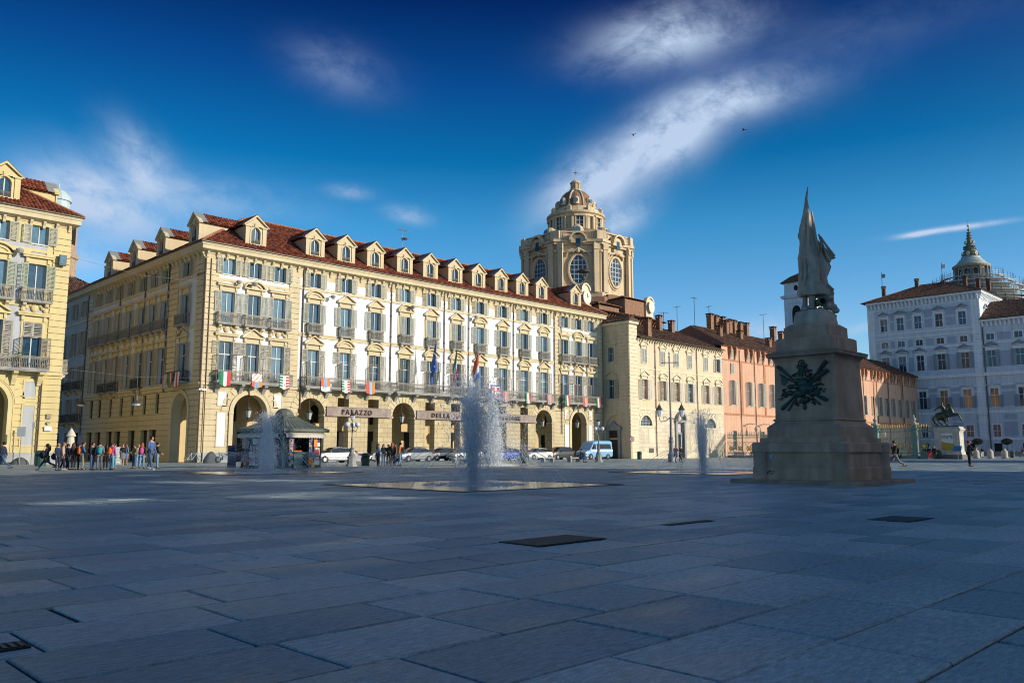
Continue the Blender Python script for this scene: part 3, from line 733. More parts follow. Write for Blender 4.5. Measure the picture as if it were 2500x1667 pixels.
    # ------- portico behind the arches
    q = MB(); wall(q, .3, LEN - .3, 0, 7.3, [(xx - .8, xx + .8, 0, 3.4, False, .3) for xx in (8, 16.5, 20, 24.6, 30, 36.5, 42, 48.5, 55)] + [(xx - .6, xx + .6, 4.2, 6.3, True, .3) for xx in (6.5, 12.6, 16.5, 24.6, 32, 36.5, 48.5)], y=6.3)
    q.quad((.3, .9, 7.3), (LEN - .3, .9, 7.3), (LEN - .3, 6.3, 7.3), (.3, 6.3, 7.3))
    wall(q, .96, LEN - .3, 7.0, 7.3, [], y=.94)
    part('portico_wall', q, OCH, p)
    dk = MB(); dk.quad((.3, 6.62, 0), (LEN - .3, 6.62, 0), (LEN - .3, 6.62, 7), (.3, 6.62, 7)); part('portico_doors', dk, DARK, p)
    for xx in (10.2, 22.2, 38.2, 50.3): dr2 = MB(); dr2.M = T(xx, 0, 0) @ RZ(PI / 2); dr2.box(1.0, 1.7, -.25, .25, 0, 7.3); dr2.box(5.4, 6.3, -.25, .25, 0, 7.3); archband(dr2, 3.55, 4.6, 1.85, 2.7, -.25, .25, 12); part('portico_arch', dr2, OCH, p)
    # ------- sign boards with their letters
    for (a, b, txt, tx, sz) in ((13.95, 22.35, 'PALAZZO', 15.95, .74), (26.1, 34.3, 'DELLA', 28.5, .74), (38.0, 46.3, 'REGIONE', 39.6, .74)):
        m = MB(); m.box(a, b, -.20, -.002, 4.86, 5.72); m.box(a - .02, b + .02, -.24, -.002, 5.72, 5.80); m.box(a - .02, b + .02, -.23, -.002, 4.78, 4.86); o = part('sign_board', m, SIGN, p)
        for i, ch in enumerate(txt):
            letters(ch, sz, LETT, o, T(tx + .58 * i, -.27, 5.02) @ RX(PI / 2), .05, .9, 'letter', .012)
    # ------- side wall towards the street
    wB = MB(FB); yb = [3.95, 9.08, 12.03, 14.97, 18.54, 21.96, 25.22, 28.53]; xb = [DEP - v for v in yb]
    lowrow = [(DEP - v - .42, DEP - v + .42, 4.9, 6.9, False, .25) for v in (9.6, 12.9, 16.2, 19.4, 22.7)] + [(DEP - v - .55, DEP - v + .55, 4.9, 7.0, False, .25) for v in (26.2, 28.9)]
    shops = [(DEP - v - .85, DEP - v + .85, 0, 3.25, False, .5) for v in (10.4, 12.6, 16, 20.1, 22.6, 26.2, 29)]
    wall(wB, 0, DEP, 0, 7.6, shops + lowrow + [(DEP - 4 - 1.8, DEP - 4 + 1.8, 0, 6.7, True, .9)], rust=(.95, 7.6, .55))
    wall(wB, 0, DEP, 7.6, 20.6, upper_ops(xb), mi=lambda x, z: 1 if 8.2 < z < 17.9 else 0)
    part('side_wall', wB, [YEL, mat('pale side plaster', (.66, .67, .70), .9, .05, .5, streak=.15)], p)
    tb = MB(FB)
    for a, b in ((DEP - 1.45, DEP), (DEP - 7.75, DEP - 5.7), (0, 1.2)): quoin(tb, a, b, 7.62, 19.6, .10, .55)
    tb.box(0, DEP, -.1, .02, 17.98, 18.2); tb.box(0, DEP, -.12, .02, 7.4, 7.65); tb.box(0, DEP, -.06, .02, 12.95, 13.2)
    archband(tb, DEP - 4, 4.9, 1.81, 2.15, -.1, .05, zb=0)
    part('side_string_course', tb, YELT, p); frieze(p, FB, .3, DEP - .2)
    for i, xx in enumerate(xb):
        first_floor(p, FB, xx, 'tri' if i == 0 else 'flat', GLA, (172, 172), up=(174, 174) if i == 0 else None)
        second_floor(p, FB, xx, 'flat', GLA, (172, 172), bal=2.2, shm=SHUT); attic(p, FB, xx, GLA, (165, 165))
    for a in (DEP - 4,):
        m = MB(FB); m.box(a - 1.75, a + 1.75, -1.0, 0, 7.62, 7.76); o = part('balcony', m, STON, p); r_ = MB(FB); railing(r_, a - 1.7, a + 1.7, -.94, 7.76, 1.02, .13); part('railing', r_, IRON, o)
    for v in (14.9, 21.7, 24.9): small_balcony(p, FB, DEP - v, 7.7, 2.0, .5, ironm=IRON)
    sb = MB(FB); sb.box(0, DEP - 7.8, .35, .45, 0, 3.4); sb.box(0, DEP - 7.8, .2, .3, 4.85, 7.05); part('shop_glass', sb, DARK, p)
    # ------- cornice, roof, dormers
    cornice(p, [(0, DEP), (0, 0), (LEN, 0), (LEN, DEP)], 20.22, 21.05, .66)
    ro = hip_roof(p, -.72, LEN + .72, -.72, DEP, 21.07, 8.6, 5.56)
    for xx in [5.22] + BAYS + [55.3]: dormer(p, FA, xx + .18, .55, 21.72)
    for v in (3.95, 12.03, 19.6, 27.2): dormer(p, FB, DEP - v, .55, 21.72)
    for v in (29.9, 31.0):
        m = MB(); m.box(3.2, 3.8, v - .3, v + .3, 22.5, 25.2); m.box(3.1, 3.9, v - .4, v + .4, 25.2, 25.35); m.prism([(3.0, 25.35), (4.0, 25.35), (3.5, 25.8)], v - .4, v + .4); part('chimney', m, [YELT], p)
    sk = MB(T(8.2, 4.4, 25.0) @ RX(math.atan(.647))); sk.box(-.5, .5, -.7, .7, -.4, -.2); part('skylight', sk, GLAC, p)
    # ------- back and flank, so that no light leaks in
    bk = MB(); bk.quad((LEN, 0, 0), (LEN, DEP, 0), (LEN, DEP, 20.7), (LEN, 0, 20.7)); bk.quad((0, DEP, 0), (LEN, DEP, 0), (LEN, DEP, 20.7), (0, DEP, 20.7)); bk.quad((.4, 6.7, 7.32), (LEN, 6.7, 7.32), (LEN, DEP, 7.32), (.4, DEP, 7.32))
    part('rear_wall', bk, YEL, p)
    for xx, z0 in ((10.75, 5.3), (22.2, 8.2), (30.2, 8.2), (34.2, 8.0), (42.15, 8.0), (50.15, 8.0), (51.6, 3.4)): downpipe(p, FA, xx, max(z0, 7.9) if xx not in (10.75, 51.6) else z0, 20.6)
    for v in (8.0, 14.1, 21.3): downpipe(p, FB, DEP - v, 7.0, 20.6, ma=GUT)
    dp = MB(); dp.tube([(.02, -.16, .05), (.02, -.16, 19.6)], .07, 6); dp.tube([(.55, -.16, .05), (.55, -.16, 19.6)], .045, 6); part('downpipe', dp, PIPE, p)
    # spotlights on arms
    for xx, z in ((3.2, 17.55), (4.9, 17.6), (14.0, 17.5), (24.9, 17.75), (34.9, 17.7)):
        m = MB(); m.tube([(xx, 0, z + .1), (xx, -.5, z)], .04, 5); m.lathe([(.16, -.2), (.26, .0), (.26, .12), (.1, .2)], (xx, -.7, z), 10); part('floodlight', m, STON, p)
    cm = MB(); cm.cbox((-.15, -.3, 6.85), (.16, .45, .16)); cm.cbox((.35, -.25, 6.85), (.5, .16, .16)); cm.cbox((0, -.12, 6.85), (.1, .3, .08)); part('security_camera', cm, WHT, p)
    an = MB(); an.tube([(29.6, 7.8, 26.4), (29.6, 7.8, 29.6)], .04, 5); an.tube([(28.9, 7.6, 29.5), (30.9, 8.0, 29.7)], .03, 4)
    for i in range(6): an.tube([(29.0 + .25 * i, 7.2, 29.5), (29.0 + .25 * i, 8.2, 29.55)], .018, 4)
    an.lathe([(.02, 0), (.35, .05), (.52, .16)], (29.8, 7.5, 28.2), 14); an.box(28.6, 31, 7.5, 8.6, 26.2, 26.7); part('roof_antenna', an, STON, p)
    return p
palazzo = make_palazzo()
for i, (xx, r) in enumerate([(5.3, 0), (12.15, 0), (24.28, 0), (36.16, 0), (48.04, 0), (55.3, 0)]):
    z = 4.35
    lantern('hanging_lantern', ['glazed lantern hung in the wide arch behind the kiosk', 'glazed lantern in the arch above the white hatchback', 'glazed lantern in the arch between the two left sign boards', 'glazed lantern in the arch hidden behind the fountain jets', 'glazed lantern in the arch to the right of the last sign board', 'glazed lantern in the arch behind the pale blue van'][i], (xx, .35, z), 6.5 - z, 1.12, 'lanterns hung in the arcade arches')
# ---------------------------------------------------------------- yellow corner palace on the left
CREAM = mat('warm cream plaster', (.70, .575, .39), .9, .09, .5, streak=.2, bump=.15, bs=6)
CREAMP = mat('pinkish cream plaster', (.74, .585, .42), .9, .09, .7, streak=.2, bump=.15, bs=6)
CREAMW = mat('pale cream trim', (.74, .63, .45), .85, .08, .8, streak=.15)
ASHC = mat('cream ashlar', (.74, .64, .48), .9, .1, .5, streak=.15, brick=(1.3, .55, .02, .6))
YEL2 = mat('strong yellow plaster', (.62, .50, .245), .9, .08, .35, streak=.15, bump=.15, bs=6)
YEL2T = mat('strong yellow trim', (.64, .52, .265), .85, .08, .6, streak=.12)
SALM = mat('salmon plaster', (.66, .385, .26), .9, .10, .45, streak=.3, bump=.15, bs=5)
SALMT = mat('darker salmon trim', (.46, .21, .115), .9, .12, .8, streak=.2)
SHUTW = mat('pale shutter paint', (.50, .50, .45), .6, .06, 3)
PALE = mat('pale palace stone', (.60, .66, .73), .9, .10, .5, streak=.3, bump=.15, bs=5)
PALET = mat('pale palace trim', (.80, .84, .88), .85, .08, .8, streak=.25)
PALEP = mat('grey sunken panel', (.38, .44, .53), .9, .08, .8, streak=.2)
PSHUT = mat('blue grey shutter paint', (.24, .32, .36), .6, .08, 3)
GLAO = mat('glass reflecting sunlit walls', (.30, .17, .075), .10, .5, 2.2, spec=1.)  # reflection of sunlit walls is put into the glass colour

def make_corner_house():
    p = thing('corner_house', 'strong yellow corner palace cut off by the left edge of the picture', 'palace', (-11.98, 0, 0)); F = Matrix.Identity(4)
    xs = [-2.44, -5.35, -8.1, -12.2, -16.1, -20]; w = MB(); MI = lambda x, z: 1 if 7.95 < z < 17.9 and x < -1.5 else 0
    ops = [(-5.6 - 1.78, -5.6 + 1.78, .95, 6.62, True, .95), (-12.2 - 1.6, -12.2 + 1.6, .95, 6.6, True, .95), (-20 - 1.6, -20 + 1.6, .95, 6.6, True, .95)]
    wall(w, -24, 0, .95, 7.6, ops, rust=(1., 7.6, .51), mi=lambda x, z: 0); wall(w, -24, 0, 7.6, 20.6, upper_ops(xs), mi=MI); part('wall', w, [YEL2, GRYP], p)
    pl = MB()
    for a, b in ((-24, -21.6), (-18.4, -13.8), (-10.6, -7.38), (-3.82, .06)): pl = MB(); pl.box(a, b, -.08, .95, 0, .95); part('plinth', pl, PLIN, p)
    t = MB(); quoin(t, -1.3, 0, 7.62, 19.6, .10, .55); quoin(t, -10.4, -9.3, 7.62, 19.6, .1, .55)
    t.box(-9.2, -1.4, -.09, .02, 12.95, 13.3); t.box(-9.2, -1.4, -.07, .02, 17.6, 17.85); t.box(-24, .05, -.14, .02, 7.35, 7.6)
    for xx in xs[:3]: t.box(xx - 1.2, xx - .6, -.09, .02, 17.25, 17.6); t.box(xx + .6, xx + 1.2, -.09, .02, 17.25, 17.6); t.box(xx - .5, xx + .5, -.12, .02, 17.0, 17.25)
    t.lathe([(.3, 0), (.24, .05), (.1, .06)], (0, 0, 0), 12); part('string_course', t, YEL2T, p)
    for i, xx in enumerate(xs):
        first_floor(p, F, xx, ('scroll', 'tri', 'scroll')[i % 3], GLA, (105, 168) if i else (110, 150), YEL2T, (0, 0) if i == 0 else (174, 174)); second_floor(p, F, xx, ('flat', 'seg', 'flat')[i % 3], GLAC if i else GLA, (150, 170), YEL2T, 2.3, mat('sage shutter paint', (.36, .40, .30), .6, .06, 3)); attic(p, F, xx, GLAC, (168, 168), YEL2T)
    for xx in (-5.6, -12.2): 
        am = MB(); r = 1.78; archband(am, xx, 6.62 - r, r + .004, r + .36, -.09, .05, zb=.96); archband(am, xx, 6.62 - r, r + .36, r + .44, -.13, .05, zb=.96); voussoirs(am, xx, 6.62 - r, r + .5, r + 1.25, -.05, zmax=7.34, n=13); part('arch_moulding', am, YEL2T, p)
    panels(p, -2.3, [YEL2T, GRYP])
    m = MB(); m.box(-9.3, -1.2, -1.0, 0, 7.62, 7.76); m.box(-9.2, -1.3, -.94, 0, 7.52, 7.62); o = part('balcony', m, STON, p)
    r_ = MB(); railing(r_, -9.2, -1.25, -.94, 7.76, 1.02, .13, bw=.026); part('railing', r_, IRONL, o)
    for xx in (-8.8, -6.9, -3.6, -1.7): k = MB(); bracket(k, xx, 0, 7.52, .85, .34, 1.1); part('bracket', k, YEL2T, o)
    # iron side balcony round the corner, towards the street
    FS = T(0, 0) @ RZ(PI / 2); small_balcony(p, FS, 1.2, 7.72, 2.0, .5)
    frieze(p, F, -24, -.2); cornice(p, [(-24, 0), (0, 0), (0, 30)], 20.22, 21.05, .66); hip_roof(p, -30, .72, -.72, 30, 21.07, 8.6, 5.56, sides='fr')
    for xx in (-5.2, -12.0, -16): dormer(p, F, xx, .55, 21.72, trim=YEL2T)
    dormer(p, FS, 4.3, .55, 21.72, trim=YEL2T); dormer(p, FS, 11, .55, 21.72, trim=YEL2T)
    q = MB(); wall(q, -24, -.3, 0, 7.3, [(-6.4, -4.6, 0, 3.4, False, .2)], y=6.3); q.quad((-24, .9, 7.3), (-.3, .9, 7.3), (-.3, 6.3, 7.3), (-24, 6.3, 7.3)); q.quad((-.3, .9, 0), (-.3, 6.3, 0), (-.3, 6.3, 7.3), (-.3, .9, 7.3)); part('portico_wall', q, OCH, p)
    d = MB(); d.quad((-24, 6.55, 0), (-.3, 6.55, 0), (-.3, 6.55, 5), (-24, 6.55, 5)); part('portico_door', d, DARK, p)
    gs = MB(); gs.box(-6.9, -4.4, 4.9, 5.0, 3.2, 4.1); so = part('shop_sign', gs, mat('green sign', (.03, .16, .12), .4, .1), p)
    cu = bpy.data.curves.new('sign_text', 'FONT'); cu.body = 'OT'; cu.size = .7; cu.extrude = .02; to = bpy.data.objects.new('t', cu); me = bpy.data.meshes.new_from_object(to); me.materials.clear(); me.materials.append(WHT); bpy.data.objects.remove(to); part('lettering', me, None, so, T(-5.7, 4.88, 3.4) @ RX(PI / 2))
    bk = MB(); bk.quad((0, 0, 0), (0, 30, 0), (0, 30, 20.7), (0, 0, 20.7)); bk.quad((-24, 30, 0), (0, 30, 0), (0, 30, 20.7), (-24, 30, 20.7)); bk.quad((-24, 6.6, 7.3), (0, 6.6, 7.3), (0, 30, 7.3), (-24, 30, 7.3)); bk.quad((-24, 0, 0), (-24, 30, 0), (-24, 30, 20.7), (-24, 0, 20.7)); part('side_wall', bk, YEL2, p)
    for xx, z in ((-4.0, 17.4),):
        m = MB(); m.tube([(xx, 0, z + .1), (xx, -.5, z)], .04, 5); m.lathe([(.18, -.2), (.3, .0), (.3, .12), (.1, .2)], (xx, -.7, z), 10); part('floodlight', m, STON, p)
    m = MB(); m.box(-.95, -.4, -.55, -.3, 16.7, 17.6); m.box(-.8, -.55, -.3, 0, 17.0, 17.1); fo = part('floodlight', m, IRON, p); g = MB(); g.box(-.9, -.45, -.57, -.55, 16.8, 17.5); part('glass', g, GLAC, fo)
    m = MB(); m.box(-1.05, -.5, -.16, -.1, 2.75, 3.1); part('street_name_plaque', m, WHT, p)
    m = MB(); m.box(-.95, -.6, -.14, -.1, 3.75, 4.15); part('bronze_plaque', m, SIGN, p); m = MB(); m.lathe([(.14, 0), (.14, .03)], n=14); part('house_number', m, STON, p, T(-.78, -.16, 3.4) @ RX(PI / 2))
    dp = MB(); dp.tube([(-1.52, -.17, .05), (-1.52, -.17, 6.9)], .06, 6); part('downpipe', dp, PIPE, p)
    return p
make_corner_house()
# plants on the yellow balcony
LEAF = mat('balcony plant leaves', (.07, .11, .045), .7, .4, 6); POT = mat('terracotta pot', (.30, .11, .06), .8, .2)
def leafy(mb, c, r, n, s, rr): 
    for i in range(n):
        v = Vector((rr.gauss(0, .5), rr.gauss(0, .5), rr.gauss(0, .5))); p = Vector(c) + Vector((v.x * r[0], v.y * r[1], v.z * r[2])); a = Vector((rr.uniform(-1, 1), rr.uniform(-1, 1), rr.uniform(-1, 1))).normalized(); b = a.orthogonal().normalized() * s * .5; a = a * s * rr.uniform(.6, 1.3)
        mb.add([(p - a)[:], (p + b)[:], (p + a)[:], (p - b)[:]], [(0, 1, 2, 3)])
for i, (x, lab) in enumerate(((-15.3, 'taller bushy potted plant on the yellow palace balcony'), (-17.4, 'lower bluish potted plant at the far left of the yellow balcony'))):
    t = thing('potted_plant', lab, 'plant', (x, -.5, 7.76), 0, 'balcony plants'); m = MB(); m.lathe([(.14, 0), (.2, .35), (.22, .38)], n=10); part('pot', m, POT, t)
    m = MB(); leafy(m, (0, 0, .95 - .2 * i), (.55, .4, .6 - .15 * i), 260, .07, rnd); part('foliage', m, LEAF, t)
# ---------------------------------------------------------------- grey house further down the side street
def make_street_house():
    p = thing('street_house', 'shaded grey house further down the side street', 'house', (0, 31.5, 0)); L = 30; F = T(0, L) @ RZ(-PI / 2)
    xs = [L - v for v in (2.2, 5.6, 9.4, 13, 16.6, 20)]; w = MB()
    ops = [(x - .6, x + .6, za, za + h, False, .25) for x in xs for za, h in ((4.6, 2.9), (8.6, 2.9), (12.9, 2.9), (17.6, 2.0))] + [(x - .85, x + .85, 0, 3.3, False, .5) for x in xs]
    wall(w, 0, L, 0, 20.6, ops); part('wall', w, GRYP, p)
    for x in xs:
        for za, h in ((4.6, 2.9), (8.6, 2.9), (12.9, 2.9), (17.6, 2.0)): window(p, F @ T(0, 0), x, za, 1.2, h, 'small', (172, 172), SHUT, GLA, None, YELT)
        for za in (4.55, 8.55): small_balcony(p, F, x, za, 1.9, .55, ironm=IRON)
    for o in list(p.children):
        if o.name.startswith('wall'): o.matrix_basis = F
    s = MB(F); s.box(0, L, .3, .4, 0, 3.4); part('shop_front', s, DARK, p); t = MB(F); t.box(0, L, -.1, .02, 3.9, 4.1); t.box(0, L, -.08, .02, 16.9, 17.2); part('string_course', t, YELT, p)
    cornice(p, [(0, L), (0, 0)], 20.25, 21.0, .6); m = MB(); tiles(m, (-.6, L, 21), (0, -1, 0), (8, 0, 5), [(0, 0), (L, 0), (L, 9.4), (0, 9.4)], .3, .5); m.quad((-.6, 0, 20.96), (8, 0, 25.9), (8, L, 25.9), (-.6, L, 20.96)); m.quad((8, 0, 25.9), (8, L, 25.9), (16, L, 21), (16, 0, 21)); part('roof', m, TILE, p)
    m = MB(); m.quad((0, L, 0), (20, L, 0), (20, L, 21), (0, L, 21)); part('rear_wall', m, GRYP, p)
    downpipe(p, F, L - .35, 3, 20.6, ma=GUT)
    for i, y in enumerate((1.2, 2.6)): m = MB(); m.box(2.4, 3.1, y, y + .6, 22.2, 24.5); m.prism([(2.3, 24.5), (3.2, 24.5), (2.75, 25.1)], y - .1, y + .7); part('chimney', m, CREAM, p)
make_street_house()
def make_back_roofs():
    p = thing('old_house', 'dark roofed old building glimpsed above the side street roofs', 'house', (4, 56, 0)); m = MB(); m.box(-12, 6, 0, 10, 0, 24.2); part('wall', m, CREAM, p)
    r = MB(); tiles(r, (-14, -1.2, 24.4), (1, 0, 0), (0, 5, 3.2), [(0, 0), (21.5, 0), (16, 6), (0, 6)], .3, .5); tiles(r, (7.5, -1.2, 24.4), (0, 1, 0), (-5, 0, 3.2), [(0, 0), (12, 0), (12, 6), (5, 6)], .3, .5); r.add([(-14, -1.2, 24.3), (7.5, -1.2, 24.3), (2.5, 3.8, 27.4), (-14, 3.8, 27.4), (7.5, 12, 24.3), (2.5, 12, 27.4)], [(0, 1, 2, 3), (1, 4, 5, 2)]); part('roof', r, TILED, p)
    c = MB(); c.box(-4.3, -3.3, -3, -2, 21, 25.4); c.prism([(-4.4, 25.4), (-3.2, 25.4), (-3.8, 26)], -3.1, -1.9); part('chimney', c, CREAM, p)
    d = MB(); d.lathe([(.02, 0), (.35, .06), (.5, .2)], n=14); part('satellite_dish', d, STON, p, T(-2.2, -3.2, 25.8) @ RX(PI / 2.6))
make_back_roofs()
def make_far_tower():
    p = thing('bell_tower', 'distant brick bell tower with pale little dome behind the yellow palace', 'bell tower', (16.5, 107, 0)); m = MB()
    m.lathe([(4.2, 20), (4.2, 40), (4.5, 40.2), (4.5, 41.2), (4.0, 41.4), (4.0, 48.6), (4.5, 48.8), (4.5, 49.6), (3.2, 50)], n=8, a0=PI / 8); part('tower', m, mat('pale brick', (.42, .30, .22), .9, .2, 1.5, streak=.3), p)
    m = MB(); m.lathe([(2.3, 50), (2.3, 52), (2.6, 52.1), (2.6, 52.5), (2.2, 53.3), (1.4, 54.2), (.4, 54.7), (.12, 54.9), (.1, 56)], n=12); part('lantern_dome', m, mat('pale copper', (.42, .52, .56), .6, .1), p)
    w = MB()
    for i in range(8):
        w.M = T(0, 0) @ RZ(PI / 4 * i); w = MB(RZ(PI / 4 * i)); w.box(3.7, 3.76, -.8, .8, 43, 46.5); part('opening', w, DARK, p)
make_far_tower()

# ---------------------------------------------------------------- cream palace to the right, with its return wall
def make_cream():
    p = thing('cream_palace', 'cream palace with alternating window pediments beside the long arcade', 'palace', (61.0, -4.74, 0)); F = Matrix.Identity(4); FL = T(0, 4.74) @ RZ(-PI / 2); L = 25.3
    up = [3.58, 8.3, 11.9, 15.6, 20.3, 23.95]; w = MB()
    ops = [(x - .58, x + .58, 13.85, 15.95, False, .2) for x in up] + [(x - .66, x + .66, 8.55, 11.45, False, .25) for x in up]
    wall(w, 1.9, L, 7.2, 17.5, ops, mi=lambda x, z: 1 if 8.3 < z < 11.9 or 13.3 < z else 0); 
    wall(w, 1.9, L, 0, 7.2, [(2.4, 5.3, 4.75, 6.2, True, .4), (19.9, 22.8, 4.75, 6.2, True, .4), (11.6, 13.4, 0, 5.3, False, .5)], mi=lambda x, z: 2)
    part('wall', w, [CREAM, CREAMP, ASHC], p)
    t = MB(); quoin(t, 0, 1.9, .9, 19.2, .08, .52); t.box(-.05, 1.95, -.12, .3, 0, .9); t.box(1.95, 11.5, -.06, .1, 0, .8); t.box(13.5, L, -.06, .1, 0, .8)
    t.box(1.9, L, -.1, .02, 7.0, 7.3); t.box(1.9, L, -.07, .02, 11.95, 12.15); t.box(1.9, L, -.07, .02, 12.95, 13.2)
    for x in up: t.box(x - .95, x + .95, -.05, .02, 12.2, 12.9)
    part('string_course', t, CREAMW, p); corbels(p, F, 2.0, L, 16.9, 17.42, .42, .62, .24, CREAMW)
    for i, x in enumerate(up):
        window(p, F, x, 13.85, 1.16, 2.1, 'seg' if i % 2 == 0 else 'tri', (2, 2) if i < 5 else (150, 165), SHUTW, GLA, None, CREAMW, grow=.8)
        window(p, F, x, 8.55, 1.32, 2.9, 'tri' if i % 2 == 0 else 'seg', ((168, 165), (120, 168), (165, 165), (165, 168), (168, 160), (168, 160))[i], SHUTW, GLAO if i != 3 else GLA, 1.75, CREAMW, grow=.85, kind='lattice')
    for i, x in enumerate((3.85, 21.35)):
        m = MB(); n = 10; m.prism([(x + 1.4 * math.cos(PI * k / n), 4.78 + 1.38 * math.sin(PI * k / n)) for k in range(n + 1)], .25, .3); o = part('fan_window', m, GLA, p)
        b = MB()
        for k in range(1, 8): b.box(x - 1.4 + .35 * k - .02, x - 1.4 + .35 * k + .02, .2, .25, 4.78, 4.78 + math.sqrt(max(.02, 1.9 - (.35 * k - 1.4) ** 2)))
        for zz in (5.1, 5.5): b.box(x - 1.3, x + 1.3, .19, .24, zz - .02, zz + .02)
        part('grille', b, FRAME, o); a = MB(); archband(a, x, 4.75, 1.46, 1.75, -.05, .05); voussoirs(a, x, 4.75, 1.8, 2.35, -.04, n=9, zmax=7.0); part('arch_moulding', a, CREAMW, p)
    # doorway
    m = MB(); m.box(11.15, 11.6, -.25, .1, 0, 5.4); m.box(13.4, 13.85, -.25, .1, 0, 5.4); m.box(11.0, 14.0, -.35, .1, 5.4, 5.75); archband(m, 12.5, 5.75, .95, 1.25, -.6, .05, 12); m.box(11.6, 13.4, .1, .3, 3.6, 3.85); part('door_surround', m, STON, p)
    m = MB(); m.box(11.7, 13.3, .3, .34, 3.9, 5.3); part('banner_panel', m, mat('pinkish notice', (.58, .46, .55), .6, .2, 3), p); m = MB(); m.box(11.65, 12.0, .2, .3, 0, 3.6); m.box(13.0, 13.35, .2, .3, 0, 3.6); m.box(12, 13, .4, .5, 0, 3.6); part('door', m, [mat('pale blue door', (.42, .52, .55), .5, .1)], p)
    m = MB(); m.box(12.0, 13.0, .36, .4, 0, 3.55); part('door_opening', m, DARK, p)
    for x, w_, za, zb in ((5.15, 1.5, 2.2, 4.3), (9.9, 1.1, 1.6, 3.6), (15.7, 1.1, 1.5, 3.5)): m = MB(); m.box(x - w_ / 2, x + w_ / 2, -.04, .02, za, zb); part('wall_tablet', m, CREAMW, p)
    m = MB(); m.box(4.4, 5.5, -.05, .05, .55, 1.5); part('cellar_grille', m, IRON, p)
    # the return wall, with the blind arch and the dark door
    r = MB(FL); wall(r, 0, 4.74, 0, 19.3, [(.9, 2.2, 14.0, 16.1, False, .2), (.9, 2.2, 8.6, 11.4, False, .25), (.3, 3.7, .0, 6.2, True, .35)], mi=lambda x, z: 1 if z > 7.3 else 0); part('return_wall', r, [CREAM, CREAM], p)
    r = MB(FL); r.box(.2, 3.8, .36, .4, 0, 6.3); part('blind_arch', r, CREAMP, p)
    r = MB(FL); quoin(r, 2.9, 4.74, 7.3, 19.2, .08, .52); quoin(r, 3.75, 4.74, .9, 7.3, .06, .5); r.box(0, 4.74, -.1, .02, 7.1, 7.35); r.box(0, 4.7, -.06, .02, 12.3, 12.5); r.box(0, 4.7, -.06, .02, 13.1, 13.3); voussoirs(r, 2.0, 4.5, 1.75, 2.5, -.05, n=11, zmax=7.05); part('return_trim', r, CREAM, p)
    for (a, b, c, d_) in ((.1, 1.2, 17.0, 18.6), (1.9, 2.8, 17.0, 18.6), (1.95, 2.85, 13.6, 16.2), (1.95, 2.85, 8.4, 11.6)): r = MB(FL); r.box(a, b, -.03, .02, c, d_); part('blind_panel', r, YELT, p)
    window(p, FL, 1.55, 14.0, 1.15, 2.1, 'flat', None, SHUT, GLAC, 1.2, CREAM, grow=.7); window(p, FL, 1.55, 8.6, 1.2, 2.8, 'tri', (165, 172), SHUT, GLA, 1.9, CREAM, grow=.8)
    r = MB(FL); r.box(.35, .75, .1, .36, 0, 4.1); r.box(2.35, 2.8, .1, .36, 0, 4.1); r.box(.2, 2.95, .0, .36, 4.1, 4.5); r.prism([(.1, 4.5), (3.05, 4.5), (2.2, 4.8), (1.9, 5.15), (1.5, 5.4), (1.2, 5.15), (.9, 4.8)], .05, .36); part('door_surround', r, STON, p)
    r = MB(FL); r.box(.75, 2.35, .3, .36, 0, 2.7); r.box(.75, 2.35, .28, .36, 2.95, 4.0); part('door', r, DOOR, p)
    cornice(p, [(0, 4.74), (0, 0), (2.0, 0)], 19.25, 19.75, .45, CREAMW); m = MB(); tiles(m, (-.55, 5, 19.8), (0, -1, 0), (2.2, 0, 1.0), [(0, 0), (5.6, 0), (5.0, 2.4), (0, 2.4)], .25, .4); m.add([(-.55, 5, 19.78), (-.55, -.55, 19.78), (2.2, -.55, 19.78), (1.2, .8, 20.9), (1.2, 5, 20.9)], [(0, 1, 3, 4), (1, 2, 3), (2, 4, 3)]); part('tower_roof', m, TILED, p)
    m = MB(); m.box(.02, 1.9, .02, 5, 17, 19.7); part('tower_wall', m, CREAM, p)
    m = MB(); tiles(m, (1.9, -.6, 17.5), (1, 0, 0), (0, 9.3, 4.1), [(0, 0), (L - 1.9, 0), (L - 1.9, 10.2), (0, 10.2)], .27, .45); m.quad((1.9, -.6, 17.47), (L, -.6, 17.47), (L, 8.7, 21.57), (1.9, 8.7, 21.57)); m.quad((1.9, 8.7, 21.57), (L, 8.7, 21.57), (L, 16, 18), (1.9, 16, 18)); ro = part('roof', m, TILED, p)
    g = MB(); g.tube([(1.9, -.72, 17.5), (L, -.72, 17.5)], .09, 6); part('gutter', g, GUT, ro)
    for x, y, z, h, s in ((5.9, .9, 18.0, 2.4, .85), (17.6, 6.9, 20.6, 2.2, .8), (21.6, 7.2, 20.7, 1.7, .8)): chimney(p, x, y, z, h, s)
    for x in (6.25, 17.55): downpipe(p, F, x, .3, 17.3, kick=.4)
    m = MB(); m.quad((L, 0, 0), (L, 16, 0), (L, 16, 18), (L, 0, 18)); m.quad((0, 4.74, 0), (0, 16, 0), (0, 16, 19), (0, 4.74, 19)); part('rear_wall', m, CREAM, p)
def chimney(p, x, y, z, h, s=.8, ma=BRK):
    m = MB(); m.box(x - s / 2, x + s / 2, y - s / 2, y + s / 2, z, z + h); m.box(x - s * .6, x + s * .6, y - s * .6, y + s * .6, z + h, z + h + .14); o = part('chimney', m, ma, p)
    c = MB()
    for a in (-1, 1):
        for b in (-1, 1): c.cbox((x + a * s * .42, y + b * s * .42, z + h + .3), (s * .22, s * .22, .34))
    c.box(x - s * .66, x + s * .66, y - s * .66, y + s * .66, z + h + .47, z + h + .58); part('chimney_cap', c, TILED, o); return o
make_cream()
